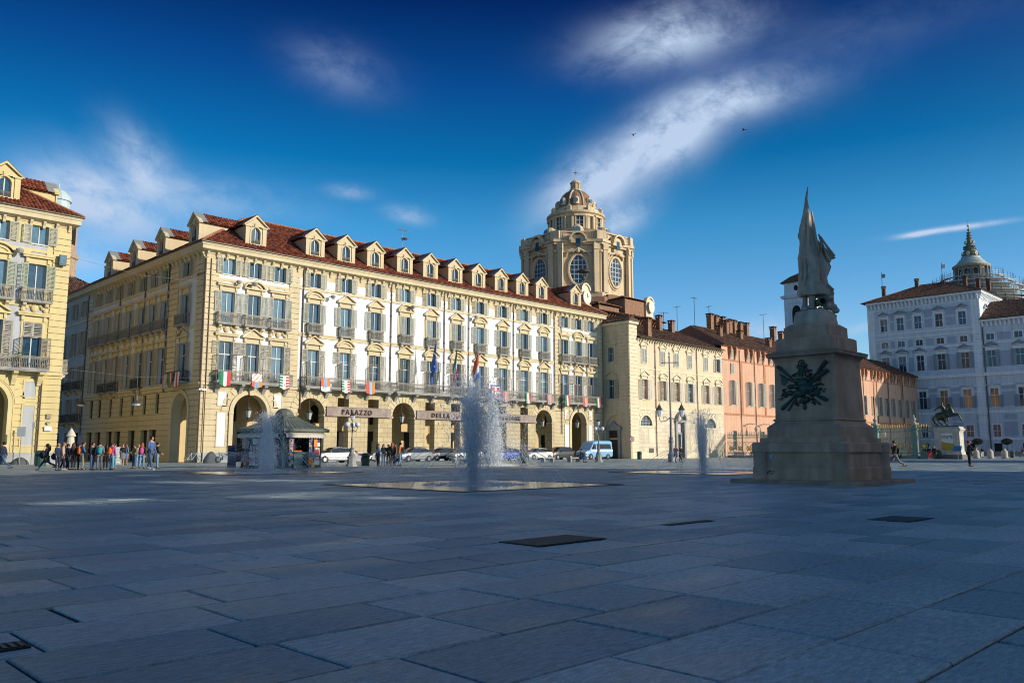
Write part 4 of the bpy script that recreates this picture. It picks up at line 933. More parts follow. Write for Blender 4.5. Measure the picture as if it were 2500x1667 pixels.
def make_salmon():
    p = thing('salmon_palace', 'long salmon pink palace with corbelled eaves and many brick chimneys', 'palace', (86.3, -4.74, 0)); F = Matrix.Identity(4); L = 89.2
    xs = [3.2, 8.7, 12.9, 16.9] + [20.9 + 4.05 * i for i in range(9)] + [57.8, 62.5, 66.2, 70.0, 73.7, 77.7, 82.2, 86.2]; w = MB()
    ops = [(x - .68, x + .68, 8.7, 12.8, False, .3) for x in xs] + [(x - .5, x + .5, 16.6, 18.0, False, .2) for x in xs] + [(3.2 - .5, 3.2 + .5, 13.9, 15.7, False, .2)] + [(x - .6, x + .6, 1.2, 4.4, False, .3) for x in (3.4, 12.9)]
    wall(w, 0, L, 0, 18.5, ops); part('wall', w, SALM, p)
    t = MB(); t.box(0, L, -.08, .02, 7.0, 7.3); t.box(0, L, -.06, .02, 16.05, 16.25)
    for x in [6.1] + [6.1 + 8.1 * i for i in range(1, 10)]: t.box(x - .3, x + .3, -.1, .02, 7.3, 16.05)
    for x in xs:
        for s in (-1, 1): t.prismx([(.02, 16.2), (-.1, 16.2), (-.3, 16.8), (-.55, 17.6), (-.55, 18.45), (.02, 18.45)], x + s * .85 - .16, x + s * .85 + .16)
    part('corbel_frieze', t, SALMT, p); slat_paint = mat('pale shutter slats', (.46, .47, .40), .6, .06, 3)  # one even pale paint for all shutters here
    for x in xs:
        window(p, F, x, 8.7, 1.36, 4.1, None, (100 if x < 40 else 172, 168), slat_paint, GLAC if x < 20 else GLA, 2.6, CREAM)
        window(p, F, x, 16.6, 1.0, 1.4, None, (3, 3) if x < 60 else (165, 165), slat_paint, GLA, None, SALM)
    window(p, F, 3.2, 13.9, 1.0, 1.8, None, (3, 3), slat_paint, GLA, None, SALM)
    for x in (3.4, 12.9): window(p, F, x, 1.2, 1.2, 3.2, None, None, slat_paint, GLA, 1.6, SALM)
    cornice(p, [(0, 0), (L, 0)], 18.42, 18.6, .5, SALMT)
    m = MB(); rn = 9.3; tiles(m, (0, -.65, 18.6), (1, 0, 0), (0, rn, 4.65), [(0, 0), (L, 0), (L, 10.4), (5, 10.4)], .3, .5); m.add([(0, -.65, 18.57), (L, -.65, 18.57), (L, rn - .65, 23.2), (4.5, rn - .65, 23.2), (0, 18, 18.6), (L, 18, 18.6)], [(0, 1, 2, 3), (3, 2, 5, 4), (0, 3, 4)]); part('roof', m, TILED, p)
    for x, y, z, h, s in [(11.1, 8.7, 22.9, 2.6, .95), (13.0, 8.7, 22.9, 2.5, .95), (14.0, 7.2, 21.8, 2.6, .9), (15.3, 8.7, 23, 2.4, .95), (17.7, 8.7, 23, 2.2, .95), (19.5, 8.7, 23, 2.2, .9), (21.7, 8.7, 23, 2.1, .95), (24.1, 8.7, 23, 2.2, .9), (15.6, 5.3, 20.8, 1.7, .85), (22.0, 3.0, 19.9, 1.6, .85), (7.2, 4.5, 20.4, 2.0, .8), (35.0, 8.7, 23, 2.6, .95), (38.4, 8.7, 23, 2.0, .9), (56, 6, 22, 1.8, .9), (61, 7.5, 22.7, 2.0, 1.1), (66, 7, 22, 1.6, .9)]: chimney(p, x, y, z, h, s)
    for x in (5.6, 10.6, 57, 64.2, 70.8, 79.5): downpipe(p, F, x, 1, 18.3, ma=PIPE, kick=.4)
    m = MB(); m.quad((L, 0, 0), (L, 18, 0), (L, 18, 18.5), (L, 0, 18.5)); part('rear_wall', m, SALM, p)
    # wall lanterns on long arms
    for x in (7.2, 11.9, 55.5, 63):
        b = MB(); b.tube([(x - 1.0, -.1, 5.2), (x - .6, -.5, 5.6), (x + .8, -1.4, 5.65)], .05, 5); b.tube([(x - .5, -.4, 5.4), (x, -.8, 5.75), (x + .3, -1.1, 5.5)], .03, 5); o = part('lantern_arm', b, IRON, p)
        b = MB(); b.lathe([(.1, 4.0), (.3, 4.7), (.34, 4.75), (.1, 5.2), (.03, 5.6)], (x + .8, -1.4, 0), 6); part('lantern', b, mat('lantern glass', (.42, .45, .40), .15), o)
make_salmon()
def mast(x, y, z, h, lab, n=5, s=1.):
    t = thing('antenna_mast', lab, 'antenna', (x, y, z), rnd.uniform(0, 3), 'rooftop antennas'); m = MB(); m.tube([(0, 0, 0), (0, 0, h)], .05, 5); part('pole', m, IRON, t)
    a = MB(); a.tube([(-.9 * s, 0, h - .15), (.9 * s, 0, h - .15)], .03, 4)
    for i in range(n): a.tube([(-.8 * s + 1.6 * s * i / (n - 1), -.35, h - .15), (-.8 * s + 1.6 * s * i / (n - 1), .35, h - .15)], .02, 4)
    part('aerial', a, IRON, t)
for x, y, z, h, lab in ((81.5, 3.2, 21, 3.4, 'thin antenna mast nearest the round clock tower on the cream roof'), (86, 3.5, 21, 5.0, 'ladder-like antenna mast between the clock tower and the first chimney'), (92, 3.8, 22.2, 6.2, 'tallest antenna mast on the roofs, left of the chimney row'), (97.2, 4, 23, 4.5, 'antenna mast close to the left end of the chimney row'), (117.5, 4, 23, 5.4, 'lone antenna mast between the chimney row and the monument')): mast(x, y, z, h, lab)

# ---------------------------------------------------------------- church roofs and clock turrets behind the cream palace
def make_transept():
    p = thing('church_wing', 'brick church wing with corbelled eaves between dome and cream palace', 'church', (64, 4.6, 0)); m = MB(); m.box(0, 17.5, 0, 14, 0, 22.6); part('wall', m, BRK, p)
    cm_ = mat('brown brick corbel', (.22, .10, .055), .9, .2); corbels(p, RZ(0), .2, 17.3, 21.7, 22.6, .8, .7, .3, cm_); corbels(p, T(17.5, 0) @ RZ(PI / 2), .2, 12, 21.7, 22.6, .8, .7, .3, cm_)
    hip_roof(p, -1, 18.7, -1.1, 15, 22.65, 4, 1.5, TILED, .35, .6, 'flr'); m = MB(); m.box(2.5, 7.6, .5, 6, 23, 24.1); part('attic', m, BRK, p); hip_roof(p, 2.2, 8.0, .2, 6.3, 24.12, 2, .7, TILED, .3, .5, 'flr')
    m = MB(); m.box(10.2, 15.5, 1.2, 6, 23.6, 26.2); m.lathe([(1.2, 0), (1.2, 1.1)], (9.0, 3, 23.4), 8); part('clock_turret', m, BRK, p); hip_roof(p, 9.9, 15.8, .9, 6.3, 26.2, 2.2, .7, TILED, .3, .5, 'flr')
    c = MB(); face(c, 16.9, 1.0, 23.3, 1.25); part('clock_gable', c, CREAMW, p); c = MB(T(16.9, .62, 25.4) @ RX(PI / 2)); c.lathe([(.82, 0), (.82, .06), (.74, .1), (.05, .1)], n=20, sy=1.3); part('clock_face', c, mat('clock white', (.70, .66, .55), .6, .06), p)
def face(c, x, y, z, s):
    c.box(x - s * .8, x + s * .8, y, y + .5, z, z + s * 2.2); archband(c, x, z + s * 2.2, .01, s * .9, y, y + .5, 12); archband(c, x, z + s * 2.2, s * .75, s * .95, y - .2, y + .5, 12); c.box(x - s, x + s, y - .15, y + .5, z, z + .3)
make_transept()
def make_clock():
    p = thing('clock_gable', 'small arched clock gable rising from the end of the red roof', 'clock', (62.6, 4.6, 0)); c = MB(); c.box(-1.3, 1.3, 0, 1.2, 18, 23.2); face(c, 0, -.05, 23.2, 1.15); part('gable', c, CREAMW, p)
    f_ = MB(T(0, -.34, 24.55) @ RX(PI / 2)); f_.lathe([(.95, -.05), (.95, .06), (.86, .1), (.05, .1)], n=24, sy=1.15); part('clock_face', f_, mat('clock white', (.70, .66, .55), .6, .06), p)
    h = MB(); h.box(-.03, .03, -.50, -.46, 24.55, 25.2); h.add([(-.03, -.5, 24.55), (.03, -.5, 24.5), (.45, -.5, 24.8), (.42, -.5, 24.85)], [(0, 1, 2, 3)]); part('clock_hands', h, IRON, p)
    w = MB(); w.tube([(0, .3, 25.9), (0, .3, 29.6)], .05, 5); w.lathe([(.9, 0), (1.0, .25), (.2, .5)], (0, .3, 28.6), 12); w.lathe([(.02, 0), (.3, .3), (.2, .6), (.25, .8)], (0, .3, 27.2), 10); part('finial', w, IRON, p)
make_clock()
# ---------------------------------------------------------------- the domed church
DSTN = mat('dome sandstone', (.66, .52, .34), .9, .14, .35, streak=.35, bump=.2, bs=4)
DSTD = mat('dome dark tile', (.30, .185, .125), .9, .2, .5, streak=.4, bump=.2, bs=6)
def make_dome():
    cx, cy = 77.7, 19.2; p = thing('domed_church', 'church with octagonal drum, lantern storey and ribbed brown dome', 'church', (cx, cy, 0)); a0 = math.atan2(CAM.y - cy, CAM.x - cx) + R(2)
    def octa(r, n=8): return [(r * math.cos(a0 + PI / 8 + PI / 4 * i), r * math.sin(a0 + PI / 8 + PI / 4 * i)) for i in range(n)]
    def concave(r, dent=.03):
        P = octa(r); out = []
        for i in range(8):
            a, b = Vector((*P[i],)), Vector((*P[(i + 1) % 8],)); nrm = (a + b).normalized()
            for k in range(5):
                u = k / 5; out.append(tuple(a.lerp(b, u) - nrm * (dent * r * math.sin(PI * u))))
        return out
    def ring(mb, r, z0, z1, dent=.035): mb.prismz(concave(r, dent), z0, z1)
    m = MB(); m.prismz(octa(11.2), 0, 26.7); part('base', m, BRK, p)
    m = MB(); ring(m, 10.1, 26.7, 36.0); ring(m, 10.5, 26.7, 27.6); ring(m, 10.35, 34.6, 35.0); ring(m, 10.6, 35.9, 36.3); ring(m, 10.9, 36.3, 36.75); ring(m, 10.2, 36.75, 38.1); ring(m, 10.45, 38.1, 38.3)
    part('drum', m, DSTN, p)
    for i in range(8):
        a = a0 + PI / 8 + PI / 4 * i; m = MB(RZ(a)); 
        for s in (-1, 1): m.M = RZ(a + s * .085); m.box(9.75, 10.28, -.42, .42, 27.6, 36.2); m.box(9.8, 10.4, -.5, .5, 35.0, 36.0)
        m.M = RZ(a); m.box(9.7, 10.45, -.8, .8, 36.75, 38.3); part('pilaster', m, DSTN, p)
        if i % 2 == 0 or True:
            b = a0 + PI / 4 * i; w = MB(); cz = 31.6
            P = []
            o = MB(RZ(b) @ T(9.02, 0, cz) @ RY(PI / 2)); o.lathe([(1.0, 0), (1.0, .1), (.05, .1)], n=24, sx=2.45, sy=1.45); wo = part('oval_window', o, GLA, p)
            fr = MB(RZ(b) @ T(9.02, 0, cz) @ RY(PI / 2)); pts = [(2.65 * math.cos(t), 1.65 * math.sin(t), .12) for t in [2 * PI * k / 28 for k in range(28)]]; fr.tube(pts, .26, 6, True); pts = [(3.1 * math.cos(t), 2.0 * math.sin(t), .05) for t in [2 * PI * k / 28 for k in range(28)]]; fr.tube(pts, .14, 5, True)
            part('window_frame', fr, DSTN, wo)
            g = MB(RZ(b) @ T(9.16, 0, cz))
            for k in (-.7, 0, .7): g.box(-.03, .03, k - .05, k + .05, -2.2, 2.2)
            for k in (-1.6, -.8, 0, .8, 1.6): g.box(-.03, .03, -1.3, 1.3, k - .05, k + .05)
            part('glazing_bars', g, FRAME, wo)
            hd = MB(RZ(b) @ T(9.2, 0, 0)); hd.tube([(0, -2.0, 34.0), (0.2, -1.7, 34.6), (.3, -.9, 34.7), (.35, 0, 35.2), (.3, .9, 34.7), (.2, 1.7, 34.6), (0, 2.0, 34.0)], .22, 6); hd.ball((.2, 0, 34.9), .45, 8, 6)
            # arched gable that breaks the cornice, with its little window
            hd.M = RZ(b) @ T(9.6, 0, 36.3) @ RZ(PI / 2); archband(hd, 0, 0.2, 1.25, 1.55, -.75, .3, 12); hd.box(-1.25, 1.25, -.3, -.1, -.2, 1.2); part('arched_gable', hd, DSTN, p)
            k = MB(RZ(b) @ T(9.85, 0, 36)); k.box(-.05, .06, -.4, .4, -.6, .9); part('small_window', k, GLA, p)
            for s in (-1, 1):
                bl = MB(RZ(b) @ T(9.45, 0, 37.0)); bl.box(-.1, .1, s * 2.8 - .7, s * 2.8 + .7, .0, .1)
                for q in range(5): bl.box(-.1, .1, s * (2.2 + q * .28) - .06, s * (2.2 + q * .28) + .06, .1, .95)
                part('balusters', bl, CREAMW, p)
            dm = MB(RZ(b) @ T(6.6, 0, 38.2)); dm.lathe([(1.1, 0), (1.1, .9), (1.15, 1.0), (.95, 1.5), (.5, 1.85), (.05, 1.95)], n=12); do = part('round_dormer', dm, DSTN, p); k = MB(RZ(b) @ T(7.72, 0, 39.0) @ RY(PI / 2)); k.lathe([(.55, 0), (.55, .06), (.05, .06)], n=12, sx=1.1); part('pane', k, GLAC, do)
    m = MB(); m.lathe([(9.4, 38.0), (8.4, 38.3), (6.0, 39.4), (5.3, 39.9)], n=24); part('terrace_roof', m, DSTD, p)
    m = MB(); m.lathe([(5.2, 39.4), (5.2, 39.9), (4.75, 40.0), (4.75, 42.2), (5.0, 42.3), (5.0, 42.7), (5.35, 42.9), (5.35, 43.2), (4.4, 43.6), (4.4, 44.0), (3.75, 44.1), (3.75, 44.5), (3.3, 44.5)], n=32); part('lantern_storey', m, DSTN, p)
    for i in range(8):
        b = a0 + PI / 4 * i + R(6); w = MB(RZ(b)); w.box(4.55, 4.80, -.62, .62, 40.2, 42.2); o = part('arched_window', w, GLA, p); w = MB(RZ(b))
        for s in (-1, 1): w.box(4.7, 5.05, s * .75 - .14, s * .75 + .14, 40.0, 42.3); w.box(4.7, 5.0, s * 1.25 - .2, s * 1.25 + .2, 40.0, 42.3); w.box(4.78, 4.86, s * .02 - .05, s * .02 + .05, 40.2, 42.2)
        for zz in (40.8, 41.5): w.box(4.79, 4.85, -.6, .6, zz - .04, zz + .04)
        w.box(4.8, 5.2, -1.0, 1.0, 42.25, 42.6); part('window_frame', w, DSTN, o)
        w = MB(RZ(b + PI / 8)); w.box(4.3, 4.9, -.35, .35, 43.2, 44.3); w.ball((4.5, 0, 44.3), (.4, .4, .25), 6, 4); part('attic_buttress', w, DSTN, p)
    rib = lambda a: 1 + .035 * abs(math.cos(4 * (a - a0))) ** 12
    m = MB(); m.lathe([(3.35, 44.45), (3.25, 45.3), (2.95, 46.2), (2.4, 47.1), (1.7, 47.75), (1.0, 48.1), (.95, 48.3)], n=48, ribs=rib); part('dome', m, DSTD, p, smooth=False)
    for i in range(8):
        b = a0 + PI / 8 + PI / 4 * i; m = MB(RZ(b)); m.tube([(3.4, 0, 44.5), (3.3, 0, 45.3), (3.0, 0, 46.2), (2.45, 0, 47.1), (1.75, 0, 47.75), (1.0, 0, 48.15)], .16, 6); part('rib', m, DSTN, p)
        m = MB(RZ(a0 + PI / 4 * i) @ T(3.15, 0, 45.5)); m.lathe([(.55, -.6), (.55, .3), (.5, .6), (.2, .85)], n=10); o = part('oval_dormer', m, DSTN, p); m = MB(RZ(a0 + PI / 4 * i) @ T(3.72, 0, 45.55) @ RY(PI / 2)); m.lathe([(.3, 0), (.3, .05), (.02, .05)], n=12, sx=1.3); part('pane', m, GLAC, o)
    m = MB(); m.lathe([(1.15, 48.2), (1.15, 48.45), (.72, 48.55), (.72, 49.5), (1.0, 49.65), (1.0, 49.8), (.7, 50.1), (.25, 50.35), (.06, 50.6), (.05, 51.3)], n=16); part('lantern', m, DSTN, p)
    for i in range(8): m = MB(RZ(PI / 4 * i)); m.box(.68, .9, -.1, .1, 48.5, 49.6); part('lantern_pier', m, DSTN, p)
    m = MB(); m.box(-.04, .04, -.04, .04, 51.2, 52.3); m.M = RZ(a0 + PI / 2); m.box(-.35, .35, -.04, .04, 51.75, 51.83); part('cross', m, IRON, p)
    m = MB(); wcut = [(-.9, .9, 23.2, 24.6)]
    for a in (a0 + R(32), a0 - R(30)): m.M = RZ(a); m.box(10.3, 10.9, -1, 1, 24, 27.2)
    part('buttress', m, BRK, p)
make_dome()

# ---------------------------------------------------------------- grey white royal palace closing the view on the right
def make_royal():
    p = thing('royal_palace', 'huge pale grey palace with taller pavilion at the far right, in shade', 'palace', (175.6, 6.1, 0)); F = RZ(-PI / 2); W = 25.6; L = 62
    pv = [3.95, 7.85, 12.0, 16.75, 21.85]; wg = [27.4 + 5.7 * i for i in range(6)]; w = MB(F)
    ops = [(x - .8, x + .8, 30.4, 33.55, False, .3) for x in pv]
    for x in pv + wg: ops += [(x - .8, x + .8, 26.3, 27.75, False, .3), (x - .85, x + .85, 20.1, 23.9, False, .35), (x - .85, x + .85, 10.9, 15.2, False, .35), (x - .75, x + .75, 4.2, 7.0, False, .3)]
    wall(w, 0, W, 0, 37.4, ops); wall(w, W, L, 0, 30.5, ops); part('wall', w, PALE, p)
    q = MB(F)
    for a, b, zt in ((0, 1.7, 36), (W - 1.75, W, 36)): quoin(q, a, b, 4, zt, .09, .58, .06)
    for (a, b) in ((0, W), (W + .02, L)):
        for z0, z1, d in ((3.6, 4.0, .14), (9.7, 10.1, .14), (15.9, 16.2, .1), (18.1, 18.55, .5), (18.55, 18.85, .7), (25.5, 25.8, .1)): q.box(a, b, -d, .02, z0, z1)
    q.box(0, W, -.12, .02, 28.4, 28.7); q.box(0, W, -.12, .02, 29.5, 29.8); q.box(0, W, -.1, .02, 35.9, 36.1)
    part('string_course', q, PALET, p)
    pn = MB(F); allx = pv + wg
    for a, b in zip(allx[:-1], allx[1:]):
        m_ = (a + b) / 2; h = (b - a) / 2 - 1.5
        if h < .35: h = .4
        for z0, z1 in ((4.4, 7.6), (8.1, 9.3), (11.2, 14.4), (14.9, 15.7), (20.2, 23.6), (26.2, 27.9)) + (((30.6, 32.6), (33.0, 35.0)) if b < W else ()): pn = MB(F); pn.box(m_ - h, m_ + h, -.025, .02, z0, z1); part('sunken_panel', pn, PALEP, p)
    r2 = random.Random(5)
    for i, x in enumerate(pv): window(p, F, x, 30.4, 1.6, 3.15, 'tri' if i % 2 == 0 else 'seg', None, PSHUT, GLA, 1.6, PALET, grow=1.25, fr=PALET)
    for i, x in enumerate(allx):
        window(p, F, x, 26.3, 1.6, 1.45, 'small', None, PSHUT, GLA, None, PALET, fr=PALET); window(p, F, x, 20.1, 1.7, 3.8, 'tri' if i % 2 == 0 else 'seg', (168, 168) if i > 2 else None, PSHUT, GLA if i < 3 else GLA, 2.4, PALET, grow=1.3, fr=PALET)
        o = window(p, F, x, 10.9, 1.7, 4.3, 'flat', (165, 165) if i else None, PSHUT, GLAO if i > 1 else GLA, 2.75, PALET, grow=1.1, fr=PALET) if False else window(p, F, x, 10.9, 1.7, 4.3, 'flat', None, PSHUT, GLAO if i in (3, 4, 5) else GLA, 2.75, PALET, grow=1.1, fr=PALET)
        if i:
            for s, a in ((-1, 168), (1, 168)): part('shutter', smesh(.88, 2.7, PSHUT), None, o, T(s * .88, -.1, .02) @ (RZ(-R(a)) if s < 0 else RZ(PI + R(a))))
        window(p, F, x, 4.2, 1.5, 2.8, 'small', None, PSHUT, GLA, 1.4, PALET, fr=PALET)
    for x in allx: b = MB(F); b.box(x - .8, x + .8, -.03, .02, 1.0, 2.8); part('cellar_window', b, DARK, p)
    b = MB(F); b.box(0, L, -.12, .02, 0, 1.0); part('plinth', b, STON, p)
    corbels(p, F, .3, W - .3, 36.2, 37.4, .75, .9, .35, PALET); corbels(p, F, W + .5, L, 29.4, 30.5, .7, .9, .35, PALET)
    # the flank of the pavilion above the wing roof catches the sun
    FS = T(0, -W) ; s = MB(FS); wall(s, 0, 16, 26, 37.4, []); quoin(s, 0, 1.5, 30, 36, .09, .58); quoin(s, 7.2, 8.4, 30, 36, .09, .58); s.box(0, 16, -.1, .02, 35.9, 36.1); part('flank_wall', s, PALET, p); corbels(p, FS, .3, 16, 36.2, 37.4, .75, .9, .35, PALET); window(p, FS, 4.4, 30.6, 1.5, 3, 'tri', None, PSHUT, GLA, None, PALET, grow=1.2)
    cornice(p, [(0, 0), (0, -W), (16, -W)], 37.35, 37.95, 1.0, PALET); cornice(p, [(0, -W - .05), (0, -L)], 30.45, 31.0, .9, PALET)
    hip_roof(p, -1.1, 26, -W - 1.1, 1.1, 38.0, 11, 4.8, TILED, .4, .7, 'flr'); m = MB(); tiles(m, (-1, -W, 31.05), (0, -1, 0), (10, 0, 5.4), [(0, 0), (L - W, 0), (L - W, 11.3), (0, 11.3)], .4, .7); m.quad((-1, -W, 31), (-1, -L, 31), (9, -L, 36.4), (9, -W, 36.4)); m.quad((9, -W, 36.4), (9, -L, 36.4), (24, -L, 31), (24, -W, 31)); part('wing_roof', m, TILED, p)
    for x, y, h in ((6.5, -2.0, 2.0), (8.5, -9.5, 3.2), (9, -15.5, 1.8), (9, -20.5, 2.4), (14, -22, 2.2), (17, -23.5, 2.4)): chimney(p, x, y, 40.6, h, .8, TILED)
    m = MB(); m.quad((0, 0, 0), (26, 0, 0), (26, 0, 37.4), (0, 0, 37.4)); m.quad((16, -W, 0), (16, -L, 0), (16, -L, 31), (16, -W, 31)); m.quad((0, -L, 0), (24, -L, 0), (24, -L, 31), (0, -L, 31)); part('rear_wall', m, PALE, p)
    for x in (W + .35,): downpipe(p, F, x, .5, 30.2, .13, IRON)
make_royal()
for x, y, h, lab in ((181, 4, 4.6, 'thin flag mast on the left part of the pale pavilion roof'), (184, -9.5, 5.5, 'flag mast with a small pale flag on the pavilion ridge')):
    t = thing('flag_mast', lab, 'flag mast', (x, y, 42.2), 0, 'rooftop flag masts'); m = MB(); m.tube([(0, 0, -2), (0, 0, h)], .07, 5); part('pole', m, IRON, t); m = MB(); m.box(-.02, .02, -.9, -.05, h - 1.6, h - .6); part('flag', m, [PSHUT if x < 182 else WHT], t)
# ---------------------------------------------------------------- chapel with spiral spire under scaffolding
def make_chapel():
    cx, cy = 247.3, 1.2; p = thing('chapel_dome', 'grey green stepped spire of a chapel dome above the pale palace roof', 'chapel', (cx, cy, 0)); G_ = mat('weathered green grey stone', (.20, .22, .185), .9, .25, .4, streak=.4); G2 = mat('pale lead steps', (.40, .45, .44), .8, .15, .4)
    m = MB(); prof = [(2.3, 61.4)]; z = 61.4; r = 2.3
    for i in range(9): prof += [(r, z + .65), (r + .22, z + .72), (r + .22, z + .85)]; z += .88; r *= .83; prof.append((r, z))
    prof += [(.42, 69.4), (.2, 69.6)]; m.lathe(prof, n=12); part('spire', m, G_, p)
    for i in range(6):
        for k, (rr, zz, s) in enumerate(((2.3, 62.3, .5), (1.75, 64.4, .4), (1.3, 66.2, .3))): m = MB(RZ(PI / 3 * i + .3 * k) @ T(rr, 0, zz) @ RY(PI / 2)); m.lathe([(s, 0), (s, .16), (s * .6, .16)], n=10, sx=1.4); part('niche', m, CREAM if k != 1 else G_, p)
    m = MB(); m.lathe([(5.2, 58.4), (5.0, 58.8), (4.2, 59.0), (4.3, 59.3), (3.7, 59.6), (3.8, 59.9), (3.2, 60.2), (3.3, 60.5), (2.8, 60.8), (2.7, 61.4)], n=32); part('lead_steps', m, G2, p)
    m = MB(); m.lathe([(4.6, 54.6), (4.6, 57.6), (5.2, 57.8), (5.4, 58.2), (5.4, 58.5)], n=32); part('drum', m, mat('sandy drum stone', (.42, .36, .27), .9, .2, .4, streak=.4), p)
    for i in range(12): m = MB(RZ(PI / 6 * i) @ T(4.55, 0, 56.2) @ RY(PI / 2)); m.lathe([(.75, 0), (.75, .12), (.05, .12)], n=14, sx=1.25); part('oval_window', m, DARK, p); m = MB(RZ(PI / 6 * (i + .5))); m.box(4.5, 5.1, -.3, .3, 54.8, 57.8); part('pier', m, G_, p)
    m = MB(); m.tube([(0, 0, 69.4), (0, 0, 73.4)], .07, 5); m.ball((0, 0, 70.2), .42, 10, 8); part('finial', m, mat('gilt copper', (.45, .28, .12), .35, .2, metal=.8), p); m = MB(); m.ball((0, 0, 71.5), (.45, .45, .4), 10, 8); part('star_ball', m, WHT, p)
    m = MB(); m.lathe([(15, 30), (15, 45), (13, 47), (11.6, 49), (9.6, 51.5), (7.4, 53.3), (5, 54.7)], n=32); part('dome_shell', m, mat('dark dome shell', (.08, .085, .08), .9, .3), p)
    s = thing('scaffolding', 'metal scaffolding wrapped in tiers round the chapel dome', 'scaffolding', (cx, cy, 0)); dk_ = MB(); tb = MB(); rl = MB()
    for k, (r, z) in enumerate(((16.6, 44.5), (16.6, 46.6), (15.0, 48.6), (13.6, 50.6), (11.2, 52.4), (8.6, 54.2))):
        n = 40; P = [(r * math.cos(2 * PI * i / n), r * math.sin(2 * PI * i / n)) for i in range(n)]; Q = [(.9 * a, .9 * b) for a, b in P]
        dk_ = MB()
        for i in range(n): j = (i + 1) % n; dk_.add([(*P[i], z), (*P[j], z), (*Q[j], z), (*Q[i], z), (*P[i], z + .2), (*P[j], z + .2)], [(0, 1, 2, 3), (0, 1, 5, 4)])
        part('deck', dk_, mat('pale scaffold board', (.55, .54, .50), .8, .2), s); tb = MB()
        for i in range(n):
            tb.tube([(*P[i], z - 2.2), (*P[i], z + 2.4)], .06, 4)
        for dz in (.7, 1.3): tb.tube([(a, b, z + dz) for a, b in P], .05, 4, True)
        if k in (1, 2): 
            for i in range(0, n, 5): tb.tube([(*P[i], z - 2), (*P[(i + 2) % n], z + 2)], .06, 4)
        part('poles', tb, mat('galvanised tube', (.20, .22, .23), .5, .2, metal=.4), s)
make_chapel()
def make_white_tower():
    p = thing('belfry', 'pale stone belfry partly hidden behind the statue', 'bell tower', (155.4, 13.6, 0)); p.scale = (.74, .74, 1); P_ = PALET; m = MB(RZ(0)); m.sqlathe([(4.2, 4.2, 0), (4.2, 4.2, 37.4), (4.9, 4.9, 37.7), (5.1, 5.1, 38.2), (4.1, 4.1, 38.5), (4.0, 4.0, 41.2), (4.3, 4.3, 41.4)]); part('tower', m, P_, p)
    m = MB(); m.sqlathe([(5.0, 5.0, 41.4), (5.0, 5.0, 41.55), (2.5, 2.5, 43.2), (.2, .2, 44.2)]); part('roof', m, TILED, p)
    for F in (RZ(-PI / 2), RZ(0)):
        m = MB(F); 
        for s in (-1, 1): m.box(s * 3.6 - .5, s * 3.6 + .5, -4.4, -4.1, 28, 37.4); m.box(s * 3.0 - .4, s * 3.0 + .4, -4.15, -3.9, 38.4, 41.2)
        archband(m, 0, 34.2, 1.5, 1.9, -4.45, -4.1, zb=31.5); m.box(-4.2, 4.2, -4.45, -4.1, 36.2, 36.5); part('pilaster', m, P_, p)
        m = MB(F); n = 10; m.prism([(-1.5, 31.5), (1.5, 31.5)] + [(1.5 * math.cos(PI * k / n), 34.2 + 1.5 * math.sin(PI * k / n)) for k in range(n + 1)], -4.26, -4.15); part('belfry_opening', m, DARK, p); m = MB(F @ T(0, -4.02, 40) @ RX(PI / 2)); m.lathe([(.7, 0), (.7, .08)], n=16); part('round_window', m, DARK, p)
make_white_tower()
